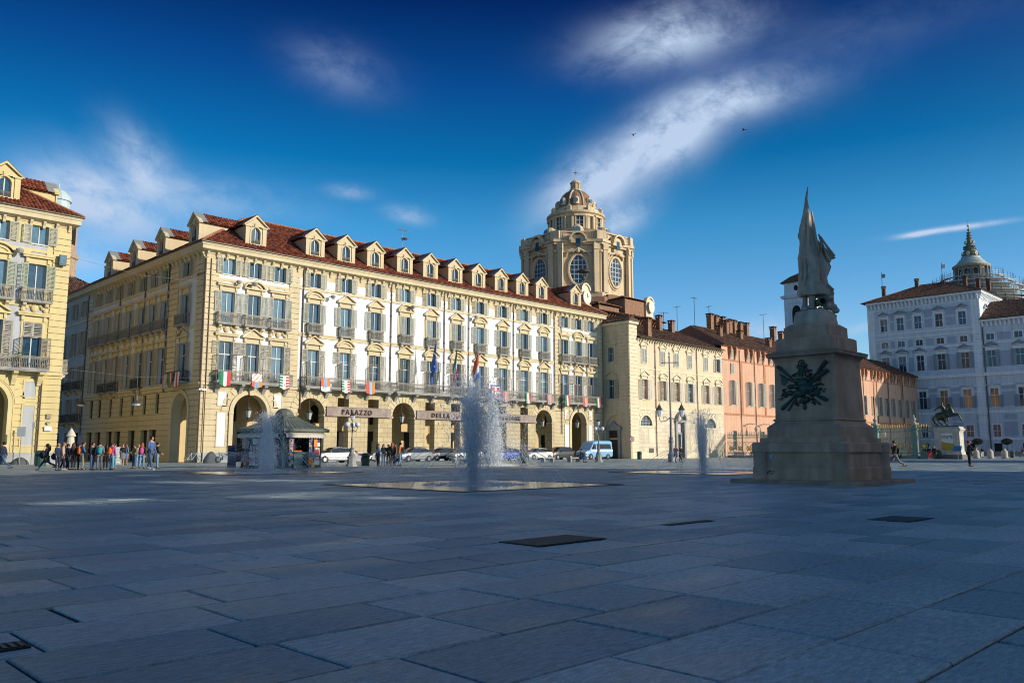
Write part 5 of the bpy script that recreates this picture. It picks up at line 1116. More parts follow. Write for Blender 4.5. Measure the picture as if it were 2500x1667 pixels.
# ---------------------------------------------------------------- the monument with its standard bearer
GRAN = mat('weathered granite', (.60, .42, .30), .85, .25, 1.1, streak=.45, bump=.3, bs=30, fine=.45)
GRAND = mat('darker granite', (.47, .335, .245), .85, .25, 1.1, streak=.4, bump=.3, bs=30, fine=.45)
MARB = mat('weathered grey marble', (.55, .47, .375), .8, .35, 1.6, streak=.5, bump=.3, bs=14)
BRNZ = mat('dark green bronze', (.035, .070, .062), .5, .5, 4, metal=.35)
def make_monument():
    mx, my = -5.8, -63.04; p = thing('monument', 'tall granite pedestal monument carrying a stone standard bearer, in shade', 'monument', (mx, my, 0))
    m = MB(); m.bbox(-2.34, 2.35, -2.29, 2.29, -.02, .13, .02); part('base_slab', m, GRAND, p)
    m = MB(); m.sqlathe([(1.80, 1.56, .13), (1.80, 1.56, .52), (1.77, 1.53, .56), (1.74, 1.5, .57), (1.74, 1.5, 1.0), (1.76, 1.52, 1.02), (1.74, 1.5, 1.05), (1.82, 1.58, 1.06), (1.82, 1.58, 1.34), (1.7, 1.5, 1.38)]); part('plinth', m, GRAN, p)
    for a in (-1, 1):
        for b in (-1, 1): m = MB(); m.lathe([(.30, .13), (.30, .52), (.27, .56), (.27, 1.0), (.285, 1.02), (.27, 1.05), (.31, 1.06), (.31, 1.34), (.24, 1.40)], (a * 1.68, b * 1.42, 0), 20); part('corner_pillar', m, GRAN, p, smooth=True)
    m = MB(); m.sqlathe([(1.66, 1.46, 1.37), (1.66, 1.46, 1.55)]); part('step', m, GRAN, p)
    m = MB(); m.sqlathe([(1.36, 1.32, 1.55), (1.36, 1.32, 1.92), (1.33, 1.29, 1.94), (1.30, 1.26, 1.98), (1.24, 1.21, 2.02), (1.17, 1.15, 2.08), (1.14, 1.12, 2.13), (1.18, 1.16, 2.14), (1.19, 1.17, 2.17), (1.18, 1.16, 2.2), (1.13, 1.12, 2.22)]); part('die_base', m, GRAN, p)
    m = MB(); m.sqlathe([(1.125, 1.11, 2.22), (1.08, 1.08, 4.22), (1.10, 1.10, 4.24), (1.10, 1.10, 4.28), (1.14, 1.14, 4.31), (1.14, 1.14, 4.34)]); part('pedestal', m, GRAN, p)
    m = MB(); m.sqlathe([(1.12, 1.12, 4.34), (1.18, 1.19, 4.37), (1.26, 1.27, 4.39), (1.28, 1.30, 4.41), (1.28, 1.30, 4.49), (1.30, 1.32, 4.5), (1.30, 1.32, 4.53), (1.06, 1.06, 4.61)]); part('pedestal_cornice', m, GRAND, p)
    m = MB(); m.sqlathe([(1.05, 1.03, 4.6), (1.04, 1.03, 5.02), (.98, .98, 5.07), (.80, .82, 5.08), (.79, .82, 5.46), (.62, .63, 5.6)]); part('stepped_cap', m, GRAN, p)
    # statue: outline read in the view plane, carved as full rounds
    d0 = (Vector((mx, my, 0)) - CAM).dot(Vector((math.sin(YAW), math.cos(YAW), 0))); rv = Vector((math.cos(YAW), -math.sin(YAW), 0)); fv = Vector((math.sin(YAW), math.cos(YAW), 0)); base = Vector((mx, my, 0))
    def W(px, py):
        w = CAM + ray(1760 + px / 3.92, 440 + py / 3.92) * 1.0; dd = w - CAM; k = d0 / dd.dot(fv); w = CAM + dd * k; return (w - base).dot(rv), w.z
    def loft(mb, rows, dep, ph, n=32, amp=.15, doff=0., dmin=.03):
        vs = []; fs = []
        for py, L, Rt in rows:
            (a, z), (b, _) = W(L, py), W(Rt, py); c, h = (a + b) / 2, (b - a) / 2; dp = max(dmin, min(dep, h * .85))
            for i in range(n):
                t = 2 * PI * i / n; k = 1 + amp * math.sin(5 * t + 2.2 * z + ph) * min(1, h * 4) + amp * .6 * math.sin(9 * t - 3.1 * z + 2 * ph) * min(1, h * 4) + amp * .3 * math.sin(17 * t + 5 * z)
                q = rv * (c + h * math.cos(t) * (1 if abs(math.cos(t)) > .9 else k)) + fv * (doff + dp * math.sin(t) * k); vs.append((q.x, q.y, z))
        m_ = len(rows)
        for j in range(m_ - 1):
            for i in range(n): k = (i + 1) % n; fs.append((j * n + i, j * n + k, (j + 1) * n + k, (j + 1) * n + i))
        fs.append(tuple(range(n))); fs.append(tuple(range((m_ - 1) * n, m_ * n))); mb.add(vs, fs)
    def dens(rows, k=3):
        out = []
        for a, b in zip(rows[:-1], rows[1:]):
            for i in range(k): out.append(tuple(x + (y - x) * i / k for x, y in zip(a, b)))
        return out + [rows[-1]]
    s = MB()
    loft(s, dens([(65, 827, 835), (110, 818, 834), (122, 813, 834), (150, 809, 831), (180, 804, 829), (250, 796, 838), (300, 786, 850), (350, 779, 862), (440, 765, 882), (520, 761, 898), (600, 757, 918), (700, 749, 948), (740, 738, 960), (790, 744, 985), (850, 748, 1010), (940, 745, 1006), (1000, 742, 1024), (1060, 740, 1036), (1085, 745, 1042), (1108, 770, 1030)]), .42, .3)
    loft(s, dens([(520, 868, 902), (570, 885, 936), (620, 900, 985), (680, 912, 1042), (742, 922, 1106), (756, 926, 1066), (772, 930, 1050), (805, 935, 1048), (826, 938, 1062), (860, 945, 1052), (900, 950, 1034), (945, 955, 1010)], 3), .2, 1.7, amp=.16, doff=.08)
    loft(s, dens([(980, 930, 1022), (1030, 925, 1050), (1060, 930, 1075), (1090, 940, 1086), (1110, 950, 1084), (1170, 985, 1092), (1230, 990, 1112)]), .36, 2.6, amp=.14, doff=.1)
    loft(s, dens([(1090, 838, 908), (1150, 836, 903), (1190, 842, 898), (1212, 822, 900), (1232, 815, 905)]), .16, .5, amp=.06, doff=-.05); loft(s, dens([(1090, 800, 850), (1160, 800, 842), (1232, 785, 850)]), .14, .5, amp=.06, doff=.2)
    # helmeted head and raised arm on the far side
    (a, z), (b, z2) = W(800, 470), W(850, 640); c = rv * a + fv * .3
    s.ball((c.x, c.y, z2 + .5), (.14, .15, .2), 12, 8); s.tube([(rv * b + fv * .25 + Vector((0, 0, z2)))[:], (rv * (a - .02) + fv * .2 + Vector((0, 0, z + .1)))[:], (rv * (a + .02) + fv * .05 + Vector((0, 0, z + .5)))[:]], [.12, .09, .07], 8)
    # fold ridges running down the banner
    for pts in ([(838, 330), (850, 420), (880, 600), (960, 900), (985, 990)], [(808, 330), (806, 480), (800, 700), (880, 860), (990, 1000), (1060, 1060)], [(770, 720), (840, 850), (900, 930), (1000, 1010)], [(790, 800), (840, 930), (850, 1060)], [(905, 540), (960, 640), (1000, 740), (1035, 790)], [(920, 560), (1010, 660), (1075, 735)], [(925, 640), (950, 800), (985, 960)], [(770, 760), (775, 940), (770, 1080)], [(900, 960), (915, 1040), (945, 1110)]):
        P = []
        for i, (px, py) in enumerate(pts): l_, z_ = W(px, py); q = rv * l_ - fv * (.33 if 300 < py < 1000 and px < 930 else .2 if px < 930 or py > 900 else .16); P.append((q.x, q.y, z_))
        s.tube(P, [.03] + [.05] * (len(P) - 2) + [.035], 7)
    part('standard_bearer', s, MARB, p, smooth=True)
    cn = MB(); l_, z_ = W(930, 1178); q = rv * l_ - fv * .42; ax = Matrix.Translation((q.x, q.y, z_)) @ (-fv + Vector((0, 0, -.05))).to_track_quat('Z', 'Y').to_matrix().to_4x4(); cn.M = ax
    cn.lathe([(.12, -.9), (.14, -.2), (.15, -.12), (.18, -.06), (.19, .0), (.16, .05), (.11, .05), (.10, -.3), (.02, -.3)], n=18); part('cannon', cn, mat('verdigris bronze', (.09, .115, .095), .6, .4, 5), p, smooth=True)
    rk = MB(); rr = random.Random(4); vs = []; n = 26
    prof = [(.64, 5.54), (.66, 5.7), (.63, 5.9), (.56, 6.04), (.42, 6.1), (.1, 6.14)]
    for r, z in prof:
        for i in range(n):
            t = 2 * PI * i / n; sq = 1 / max(abs(math.cos(t)), abs(math.sin(t))) ** .75; k = r * sq * (1 + rr.uniform(-.05, .05)); vs.append((k * math.cos(t), k * math.sin(t), z + rr.uniform(-.03, .03)))
    fs = [(j * n + i, j * n + (i + 1) % n, (j + 1) * n + (i + 1) % n, (j + 1) * n + i) for j in range(len(prof) - 1) for i in range(n)] + [tuple(range((len(prof) - 1) * n, len(prof) * n))]
    rk.add(vs, fs)
    for px, py, r in ((1010, 1210, .16), (1060, 1220, .17), (1090, 1250, .14), (1040, 1130, .12), (990, 1120, .07), (870, 1225, .1), (800, 1240, .12), (940, 1235, .1)): l_, z_ = W(px, py); q = rv * l_ - fv * .1; rk.ball((q.x, q.y, z_), (r, r, r * .8), 8, 6)
    part('rock', rk, MARB, p, smooth=True)
    # bronze trophy of arms on the western face
    FT = Matrix.Translation((-1.115, 0, 3.25)) @ Matrix.Rotation(-PI / 2, 4, 'Z'); t = MB(FT)
    def c(px, py, o=0): return ((px - 1130) * .0019, -o, (860 - py) * .00196)
    def rod(a, b, ra, rb, o=.05): t.tube([c(*a, o), c((a[0] + b[0]) / 2, (a[1] + b[1]) / 2, o), c(*b, o)], [ra, (ra + rb) / 2, rb], 8)
    def gun(a, b):
        dx, dy = b[0] - a[0], b[1] - a[1]; q = lambda f: (a[0] + dx * f, a[1] + dy * f)
        t.tube([c(*q(0), .05), c(*q(.12), .05), c(*q(.3), .05), c(*q(.42), .05), c(*q(.5), .05), c(*q(1), .05)], [.062, .07, .05, .03, .035, .022], 8); w = q(.5); t.ball(c(w[0] + 10, w[1] - 12, .06), .045, 6, 5)
    gun((640, 440), (1130, 860)); gun((1580, 400), (1120, 900)); gun((1600, 560), (1120, 880)); gun((690, 1215), (1180, 800)); gun((1560, 1090), (1000, 800)); rod((810, 1245), (1000, 1000), .03, .02); rod((1430, 1160), (1100, 860), .035, .02); rod((680, 585), (1050, 800), .02, .02)
    t.add([c(700, 600, .04), c(830, 690, .06), c(760, 800, .04), (c(705, 770, .05)), c(700, 600, .0), c(705, 770, 0)], [(0, 1, 2, 3), (0, 3, 5, 4)]); t.prismx([(-.05, 0), (0, 0), (0, .01)], 0, .01)
    for k in range(16): a = 2 * PI * k / 16; t.ball(c(1110 + 52 * math.cos(a), 412 + 52 * math.sin(a), .05), .028, 6, 4)
    t.ball(c(1110, 412, .05), .05, 8, 6)
    for x in (1075, 1110, 1145): rod((x, 470), (x + (x - 1110) * .6, 650), .04, .05, .06)
    for x, y, rx, rz, o in ((1040, 470, .06, .07, .05), (1185, 460, .06, .07, .05), (1205, 545, .07, .07, .06), (1050, 590, .07, .08, .06), (1030, 720, .13, .10, .1), (1240, 690, .11, .12, .12), (1110, 760, .2, .18, .08), (1000, 820, .16, .1, .1), (880, 820, .14, .08, .08), (1150, 860, .22, .2, .1), (1250, 870, .15, .16, .1), (1060, 940, .2, .16, .12), (960, 960, .1, .14, .08), (1150, 1060, .17, .13, .14), (1090, 1090, .12, .07, .12), (1130, 1180, .07, .12, .06), (1350, 850, .08, .1, .06), (1380, 950, .09, .07, .05), (1300, 960, .12, .1, .08), (860, 930, .1, .1, .05)): t.ball(c(x, y, .03), (rx, o, rz), 12, 8)
    rr = random.Random(9)
    for (x0, y0, x1, y1) in ((820, 960, 660, 1040), (800, 930, 680, 960), (1330, 940, 1530, 910), (1350, 960, 1440, 880), (960, 1080, 1000, 1160), (1270, 1060, 1300, 1140), (760, 860, 740, 900), (950, 640, 960, 580), (1260, 640, 1280, 560), (1400, 660, 1480, 560), (1360, 780, 1480, 800), (1420, 700, 1440, 780)):
        for k in range(9): f = k / 8; x, y = x0 + (x1 - x0) * f, y0 + (y1 - y0) * f; a = rr.uniform(0, 6.28); t.ball(c(x + 20 * math.cos(a), y + 20 * math.sin(a), .03), (.05, .03, .022), 6, 4)
    part('trophy_relief', t, BRNZ, p, smooth=True)
    st = MB(); st.box(-1.752, -1.744, .92, 1.06, .83, .98); part('sticker', st, mat('pale blue paper', (.35, .45, .52), .6, .5, 12), p); k = MB()
    k.tube([(-1.815, 1.2, .3), (-1.815, 1.1, .42), (-1.815, 1.16, .3), (-1.815, 1.02, .44), (-1.815, 1.0, .3), (-1.815, .9, .36)], .012, 4); k.tube([(-1.815, 1.14, .38), (-1.815, .86, .42)], .01, 4); part('graffiti', k, IRON, p)
make_monument()

# ---------------------------------------------------------------- fountains set flush in the paving
WET = mat('wet pale paving', (.30, .27, .225), .16, .35, .8, spec=.6, bump=.08, bs=9, c2=(.42, .38, .31))
def water_mat(name, c, al):
    m = bpy.data.materials.new(name); m.use_nodes = True; t = NT(m.node_tree); t.n.clear(); o = t.add('OutputMaterial')
    d = t.add('BsdfDiffuse'); d.inputs[0].default_value = (*c, 1); g = t.add('BsdfGlossy'); g.inputs['Roughness'].default_value = .25; tl = t.add('BsdfTranslucent'); tl.inputs[0].default_value = (*c, 1); tp = t.add('BsdfTransparent')
    a = t.add('MixShader'); a.inputs[0].default_value = .45; t.ln(d.outputs[0], a.inputs[1]); t.ln(tl.outputs[0], a.inputs[2]); b = t.add('MixShader'); b.inputs[0].default_value = .12; t.ln(a.outputs[0], b.inputs[1]); t.ln(g.outputs[0], b.inputs[2])
    e = t.add('MixShader'); e.inputs[0].default_value = al; t.ln(tp.outputs[0], e.inputs[1]); t.ln(b.outputs[0], e.inputs[2]); t.ln(e.outputs[0], o.inputs[0]); return m
FOAM = water_mat('water foam', (.88, .92, .97), .62); DROP = water_mat('water drops', (.90, .93, .97), .85)
def make_fountain(label, c, half, hgt, wid, seed, n=5200, lean=0., shape='col', arcs=True, big=1.):
    r = random.Random(seed); p = thing('fountain', label, 'fountain', (c.x, c.y, 0), 0, 'floor fountains of the square')
    m = MB(); m.quad((-half, -half, .010), (half, -half, .010), (half, half, .010), (-half, half, .010)); part('fountain_floor', m, WET, p)
    g = MB(); w = .16
    for a, b, c_, d in ((-half - w, half + w, -half - w, -half), (-half - w, half + w, half, half + w), (-half - w, -half, -half, half), (half, half + w, -half, half)): g.quad((a, c_, .008), (b, c_, .008), (b, d, .008), (a, d, .008))
    go = part('drain_slot', g, mat('black slot', (.012, .013, .015), .8, .1), p); b = MB(); k = -half
    while k < half:
        for q in (-half - w + .01, half + .01): b.box(k, k + .05, q, q + w - .02, .009, .02); b.box(q, q + w - .02, k, k + .05, .009, .02)
        k += .14
    part('grate_bars', b, mat('grate stone', (.10, .11, .12), .7, .2), go)['kind'] = 'stuff'
    # rising column: strands in the core, torn drops round it
    s = MB(); lv = lambda t: wid * (.32 + .62 * min(1, t * 1.35) ** 1.3 - .18 * max(0, t - .8) / .2) if shape == 'col' else wid * (.16 + .75 * math.sin(PI * min(1, (1 - t) * .62 + .08)))
    for i in range(int(n * .55)):
        t = r.random() ** .8; R_ = lv(t) * (.75 + .5 * r.random()); a = r.uniform(0, 2 * PI); q = R_ * .72 * math.sqrt(r.random()); top = hgt * (1 - .22 * (q / max(R_, .01)) - .16 * r.random() + .08 * math.sin(5 * a + seed) + .05 * math.sin(11 * a)); z = t * top
        x, y = q * math.cos(a) + lean * t * hgt, q * math.sin(a); L = r.uniform(.05, .22) * (1.1 - .5 * t); e = r.uniform(.008, .022) * big; a2 = r.uniform(0, PI); ux, uy = e * math.cos(a2), e * math.sin(a2)
        s.add([(x - ux, y - uy, z), (x + ux, y + uy, z), (x + ux * .4, y + uy * .4, z + L), (x - ux * .6, y - uy * .6, z + L * .9)], [(0, 1, 2, 3)])
    part('water_jet', s, FOAM, p); d = MB()
    for i in range(int(n * .62)):
        t = r.random(); R_ = lv(t) * (1.15 + .5 * r.random()); a = r.uniform(0, 2 * PI); q = R_ * (.35 + .75 * r.random() ** .7) if r.random() < .5 else R_ * (1 + abs(r.gauss(0, .75))); z = t * hgt * (1.0 + r.gauss(0, .03)); x, y = q * math.cos(a) + lean * t * hgt, q * math.sin(a)
        e = r.uniform(.006, .017) * big; zz = e * r.uniform(1, 2.6); d.add([(x - e, y, z), (x + e, y, z), (x, y + e, z), (x, y - e, z), (x, y, z + zz), (x, y, z - zz)], [(0, 2, 4), (2, 1, 4), (1, 3, 4), (3, 0, 4), (2, 0, 5), (1, 2, 5), (3, 1, 5), (0, 3, 5)])
    for i in range(int(n * .22)):
        a = r.uniform(0, 2 * PI); q = abs(r.gauss(0, 1)) * .8 + .1; z = .02 + abs(r.gauss(0, .10)) * max(.2, 1.3 - q * .5); e = r.uniform(.005, .013) * big; x, y = q * math.cos(a), q * math.sin(a)
        d.add([(x - e, y, z), (x + e, y, z), (x, y + e, z + e), (x, y, z + 2 * e)], [(0, 1, 2), (0, 1, 3), (1, 2, 3), (2, 0, 3)])
    part('water_drops', d, DROP, p)
    f = MB()
    for i in range(420):
        a = r.uniform(0, 2 * PI); q = 1.7 * math.sqrt(r.random()); e = r.uniform(.02, .07); f.lathe([(e, .011), (e * .8, .022), (.004, .028)], (q * math.cos(a), q * math.sin(a), 0), 5)
    part('foam', f, FOAM, p)
    if arcs:
        w_ = MB()
        for i in range(16):
            a = 2 * PI * (i + .5) / 16 + r.uniform(-.05, .05)
            for k in range(3):
                q0, q1 = half * .42 + .16 * k, half * .94 + .14 * k; hh = hgt * (.30 + .02 * k); P = []
                for j in range(11): u = j / 10; q = q0 + (q1 - q0) * u; P.append((q * math.cos(a + .02 * k), q * math.sin(a + .02 * k), .02 + 4 * hh * (u * .5 + .5) * (1 - (u * .5 + .5))))
                w_.tube(P, .0055, 4)
        part('water_arcs', w_, DROP, p)
    return p
def ctr(u, v, h): q = G(u, v); return Vector((q.x + h, q.y + h, 0))
make_fountain('nearest floor fountain, shaded blue jet in the middle of the square', ctr(1135, 1201, 3.4), 3.4, 3.55, .50, 1, 13000, lean=-.03)
make_fountain('shaded floor fountain jet in front of the newspaper kiosk', ctr(575, 1160, 3.4), 3.4, 3.05, .62, 2, 9500, lean=-.01, shape='cone')
make_fountain('shaded floor fountain jet beside the monument', ctr(1750, 1166, 3.4) if False else Vector((3.2, -52.6, 0)), 3.4, 3.2, .40, 3, 7000, shape='col', lean=-.02)
make_fountain('far sunlit white fountain jet right behind the nearest one', G(1203, 1137), 3.4, 5.5, 1.1, 4, 12000, shape='cone', arcs=True, big=2.)
# ---------------------------------------------------------------- iron street furniture
GREEN = mat('dark green paint', (.025, .075, .055), .45, .25, 4); GRN2 = mat('pale sea green paint', (.16, .27, .235), .5, .15, 3); GOLD = mat('gilt', (.75, .42, .07), .35, .2, 3, metal=.5)
GLOBE = mat('frosted globe', (.62, .66, .72), .2, .1, 3, spec=.7); LAMPG = mat('grey lamp paint', (.22, .22, .23), .5, .2, 4)
def lamp_post(label, c, h):
    p = thing('street_lamp', label, 'street lamp', c, .4, 'globe street lamps'); s = h / 4.
    m = MB(); m.lathe([(.42, 0), (.42, .12), (.33, .16), (.3, .6), (.34, .64), (.34, .7), (.26, .72)], n=8); part('base', m, STON, p)
    m = MB(); m.lathe([(.24, .72), (.26, .85), (.16, .98), (.14, 1.2), (.2, 1.28), (.08, 1.36), (.06, 2.0 * s), (.085, 2.1 * s), (.05, 2.2 * s), (.045, 3.1 * s), (.08, 3.2 * s), (.04, 3.3 * s), (.035, 3.5 * s), (.15, 3.55 * s)], n=10)
    for i in range(3):
        a = 2 * PI * i / 3 + .5; P = [(.0 + q * math.cos(a), q * math.sin(a), z * s) for q, z in ((.03, 2.75), (.18, 2.65), (.36, 2.72), (.44, 2.9), (.42, 3.02))]; m.tube(P, .028, 6); m.tube([(q * math.cos(a), q * math.sin(a), z * s) for q, z in ((.05, 3.0), (.2, 2.95), (.22, 2.8), (.1, 2.75))], .018, 5)
    part('post', m, LAMPG, p, smooth=True)
    for i in range(3): a = 2 * PI * i / 3 + .5; m = MB(); m.ball((.42 * math.cos(a), .42 * math.sin(a), 3.18 * s), .19, 14, 10); part('lamp_globe', m, GLOBE, p, smooth=True)
    m = MB(); m.lathe([(.1, 3.5 * s), (.19, 3.86 * s)], n=6); part('lantern_glass', m, GLOBE, p); m = MB(); m.lathe([(.21, 3.86 * s), (.22, 3.9 * s), (.1, 4.02 * s), (.03, 4.1 * s), (.02, 4.25 * s)], n=6); part('lantern_cap', m, IRON, p)
lamp_post('grey globe lamp post in front of the leftmost sign board', G(858, 1138), 3.75); lamp_post('grey globe lamp post in front of the pale blue van', G(1462, 1127.5), 4.15)
def tall_lamp():
    c = G(1640, 1127.5); p = thing('tall_lamp_mast', 'tall mast with two big lanterns before the cream palace', 'street lamp', c, -.78); m = MB()
    m.lathe([(.42, 0), (.42, .1), (.36, .2), (.38, .75), (.3, .85), (.24, .9), (.2, 1.9), (.26, 1.95), (.26, 2.1), (.18, 2.2), (.22, 2.4), (.15, 2.5), (.11, 4.2), (.15, 4.3), (.1, 4.5), (.07, 10.4), (.1, 10.5), (.04, 10.7), (.09, 10.85), (.02, 11.1)], n=12); m.tube([(-.85, 0, 9.95), (.85, 0, 9.95)], .05, 5)
    for s in (-1, 1): m.tube([(s * .1, 0, 4.4), (s * .45, 0, 4.1), (s * .95, 0, 4.0), (s * 1.15, 0, 4.25), (s * 1.12, 0, 4.45)], .045, 6); m.tube([(s * .3, 0, 4.2), (s * .5, 0, 4.5), (s * .75, 0, 4.45), (s * .7, 0, 4.2)], .03, 5)
    part('mast', m, LAMPG, p, smooth=True)
    for s in (-1, 1):
        m = MB(); m.lathe([(.16, 4.5), (.3, 5.15)], (s * 1.12, 0, 0), 6); o = part('lantern_glass', m, GLOBE, p); m = MB(); m.lathe([(.33, 5.15), (.34, 5.22), (.18, 5.45), (.2, 5.5), (.05, 5.7), (.02, 5.9)], (s * 1.12, 0, 0), 6); part('lantern_cap', m, IRON, o)
tall_lamp()
for (x, y, z, lab) in ((-6, -.8, 5.0, 'pendant lamp strung over the street close to the corner arch'), (-6, 13.5, 5.5, 'pendant lamp strung over the street further back')):
    p = thing('pendant_street_lamp', lab, 'street lamp', (x, y, z), 0, 'lamps hung over the side street'); m = MB(); m.lathe([(.05, 1.1), (.1, .95), (.16, .55), (.3, .4), (.42, .28), (.42, .22)], n=14); m.tube([(0, 0, 1), (0, 0, 2.6)], .015, 4); m.tube([(-5.9, 0, 2.9), (0, 0, 2.6), (5.9, 0, 2.9)], .012, 4); part('housing', m, IRON, p); m = MB(); m.lathe([(.40, .24), (.3, .08), (.05, .0)], n=14); part('diffuser', m, GLOBE, p)
def bin_(label, c, h=.95, r=.3, ma=GREEN):
    p = thing('litter_bin', label, 'litter bin', c, 0, 'litter bins'); m = MB(); m.lathe([(r, 0), (r, h * .75), (r * 1.06, h * .77), (r * 1.06, h * .82), (r, h * .84), (r, h * .9), (r * .85, h * .97), (r * .4, h)], n=16); part('body', m, ma, p); m = MB(); m.box(-r * .6, r * .6, -r * 1.02, -r * .7, h * .62, h * .74); part('opening', m, DARK, p, RZ(-.8)); return p
bin_('green cylindrical litter bin beside the group of six', G(892, 1137)); bin_('green litter bin in front of the blue car', G(1283, 1131), .9); bin_('green litter bin at the foot of the cream palace corner', GD(1561, 108), 1.05); bin_('tall green litter bin against the yellow palace', G(98, 1137.5), 1.15, .36); bin_('green litter bin at the far right beyond the stone bollards', GD(2471, 135), 1.1, .34)
def bench(label, c, L=2.0, rz=0):
    p = thing('stone_bench', label, 'bench', c, rz, 'low stone benches'); m = MB(); m.bbox(-L / 2, L / 2, -.24, .24, .36, .47, .02); part('seat', m, STON, p)
    for s in (-1, 1): m = MB(); m.bbox(s * L * .36 - .12, s * L * .36 + .12, -.2, .2, 0, .358, .01); part('leg', m, STON, p)
bench('low stone bench, first one right of the bin by the blue car', G(1337, 1128), 2.4, .2); bench('low stone bench with a person sitting at its end', G(1401, 1127.5), 2.4, .2); bench('low stone bench seen through the spray of the nearest fountain', G(1124, 1130), 2.4, .2)
def park_bench(label, c):
    p = thing('park_bench', label, 'bench', c, -PI / 2, 'wooden benches by the fence'); W_ = mat('dark bench wood', (.06, .035, .02), .7, .3, 5)
    m = MB(); [m.box(-.9, .9, -.22 + .12 * i, -.13 + .12 * i, .44, .48) for i in range(4)]; part('seat', m, W_, p); m = MB(); [m.box(-.9, .9, .26, .30, .56 + .13 * i, .65 + .13 * i) for i in range(3)]; part('backrest', m, W_, p)
    for s in (-1, 1): m = MB(); m.box(s * .8 - .04, s * .8 + .04, -.24, -.18, 0, .44); m.box(s * .8 - .04, s * .8 + .04, .22, .30, 0, .95); m.box(s * .8 - .04, s * .8 + .04, -.24, .28, .38, .44); part('leg', m, IRON, p)
park_bench('dark wooden bench by the fence, left of its twin', Vector((82.5, -9.3, 0))); park_bench('dark wooden bench by the fence, next to the monument edge', Vector((82.5, -12.2, 0)))
for i, (u, lab) in enumerate(((2382.7, 'squat stone bollard directly right of the person in the red hat'), (2417, 'squat stone bollard in the middle of the three'), (2452, 'squat stone bollard rightmost of the three'))):
    p = thing('stone_bollard', lab, 'bollard', GD(u, 122), 0, 'squat stone bollards'); m = MB(); m.lathe([(.44, 0), (.46, .12), (.42, .2), (.43, .9), (.40, 1.05), (.28, 1.2), (.16, 1.28), (.15, 1.4), (.05, 1.45)], n=18); part('shaft', m, mat('pale bollard stone', (.48, .44, .38), .9, .2, 2), p, smooth=True); m = MB(); m.lathe([(.5, -.02), (.5, .14)], n=18); part('foot', m, STON, p)  # shaft paler than the grey stone foot
for u, lab in ((2388, 'round-headed potted tree left of the palace drainpipe'), (2460, 'round-headed potted tree at the far right by the palace')):
    p = thing('topiary_tree', lab, 'potted tree', GD(u, 160), 0, 'clipped potted trees'); m = MB(); m.bbox(-.7, .7, -.7, .7, 0, .95, .05); part('planter', m, STON, p); m = MB(); m.tube([(0, 0, .9), (.03, 0, 1.6), (0, 0, 2.6)], [.08, .06, .05], 6); part('trunk', m, DOOR, p)
    m = MB(); rr = random.Random(int(u))
    for i in range(1500):
        v = Vector((rr.gauss(0, 1), rr.gauss(0, 1), rr.gauss(0, 1))).normalized() * (rr.random() ** .25); q = Vector((v.x * 1.0, v.y * 1.0, 2.9 + v.z * .62)); a = Vector((rr.uniform(-1, 1), rr.uniform(-1, 1), rr.uniform(-1, 1))).normalized() * .09; b = a.orthogonal().normalized() * .05; m.add([(q - a)[:], (q + b)[:], (q + a)[:], (q - b)[:]], [(0, 1, 2, 3)])
    part('crown', m, mat('clipped dark foliage', (.022, .032, .018), .8, .4, 5), p)
def slot(name, label, u, v, w, d, g='dark drain covers'):
    c = G(u, v); p = thing(name, label, 'drain cover', (c.x, c.y, 0), 0, g); m = MB(); m.box(-w, w, -d, d, -.01, .008); part('frame', m, mat('black slot', (.012, .013, .015), .8, .1), p); b = MB(); n = int(2 * w / .045)
    for i in range(n): b.box(-w + .02 + i * .045, -w + .042 + i * .045, -d + .03, d - .03, .008, .013)
    part('bars', b, mat('cast iron bars', (.035, .037, .04), .5, .3, 5), p)
slot('drain_grate', 'dark rectangular drain grate in the middle foreground', 1352, 1319, .62, .34); slot('drain_grate', 'small dark drain grate on the right, below the monument', 2198, 1267, .55, .34); slot('drain_grate', 'narrow dark slot right of the middle drain grate', 1680, 1276, .6, .1); slot('drain_grate', 'small drain at the left edge of the foreground', 5, 1581, .12, .1)

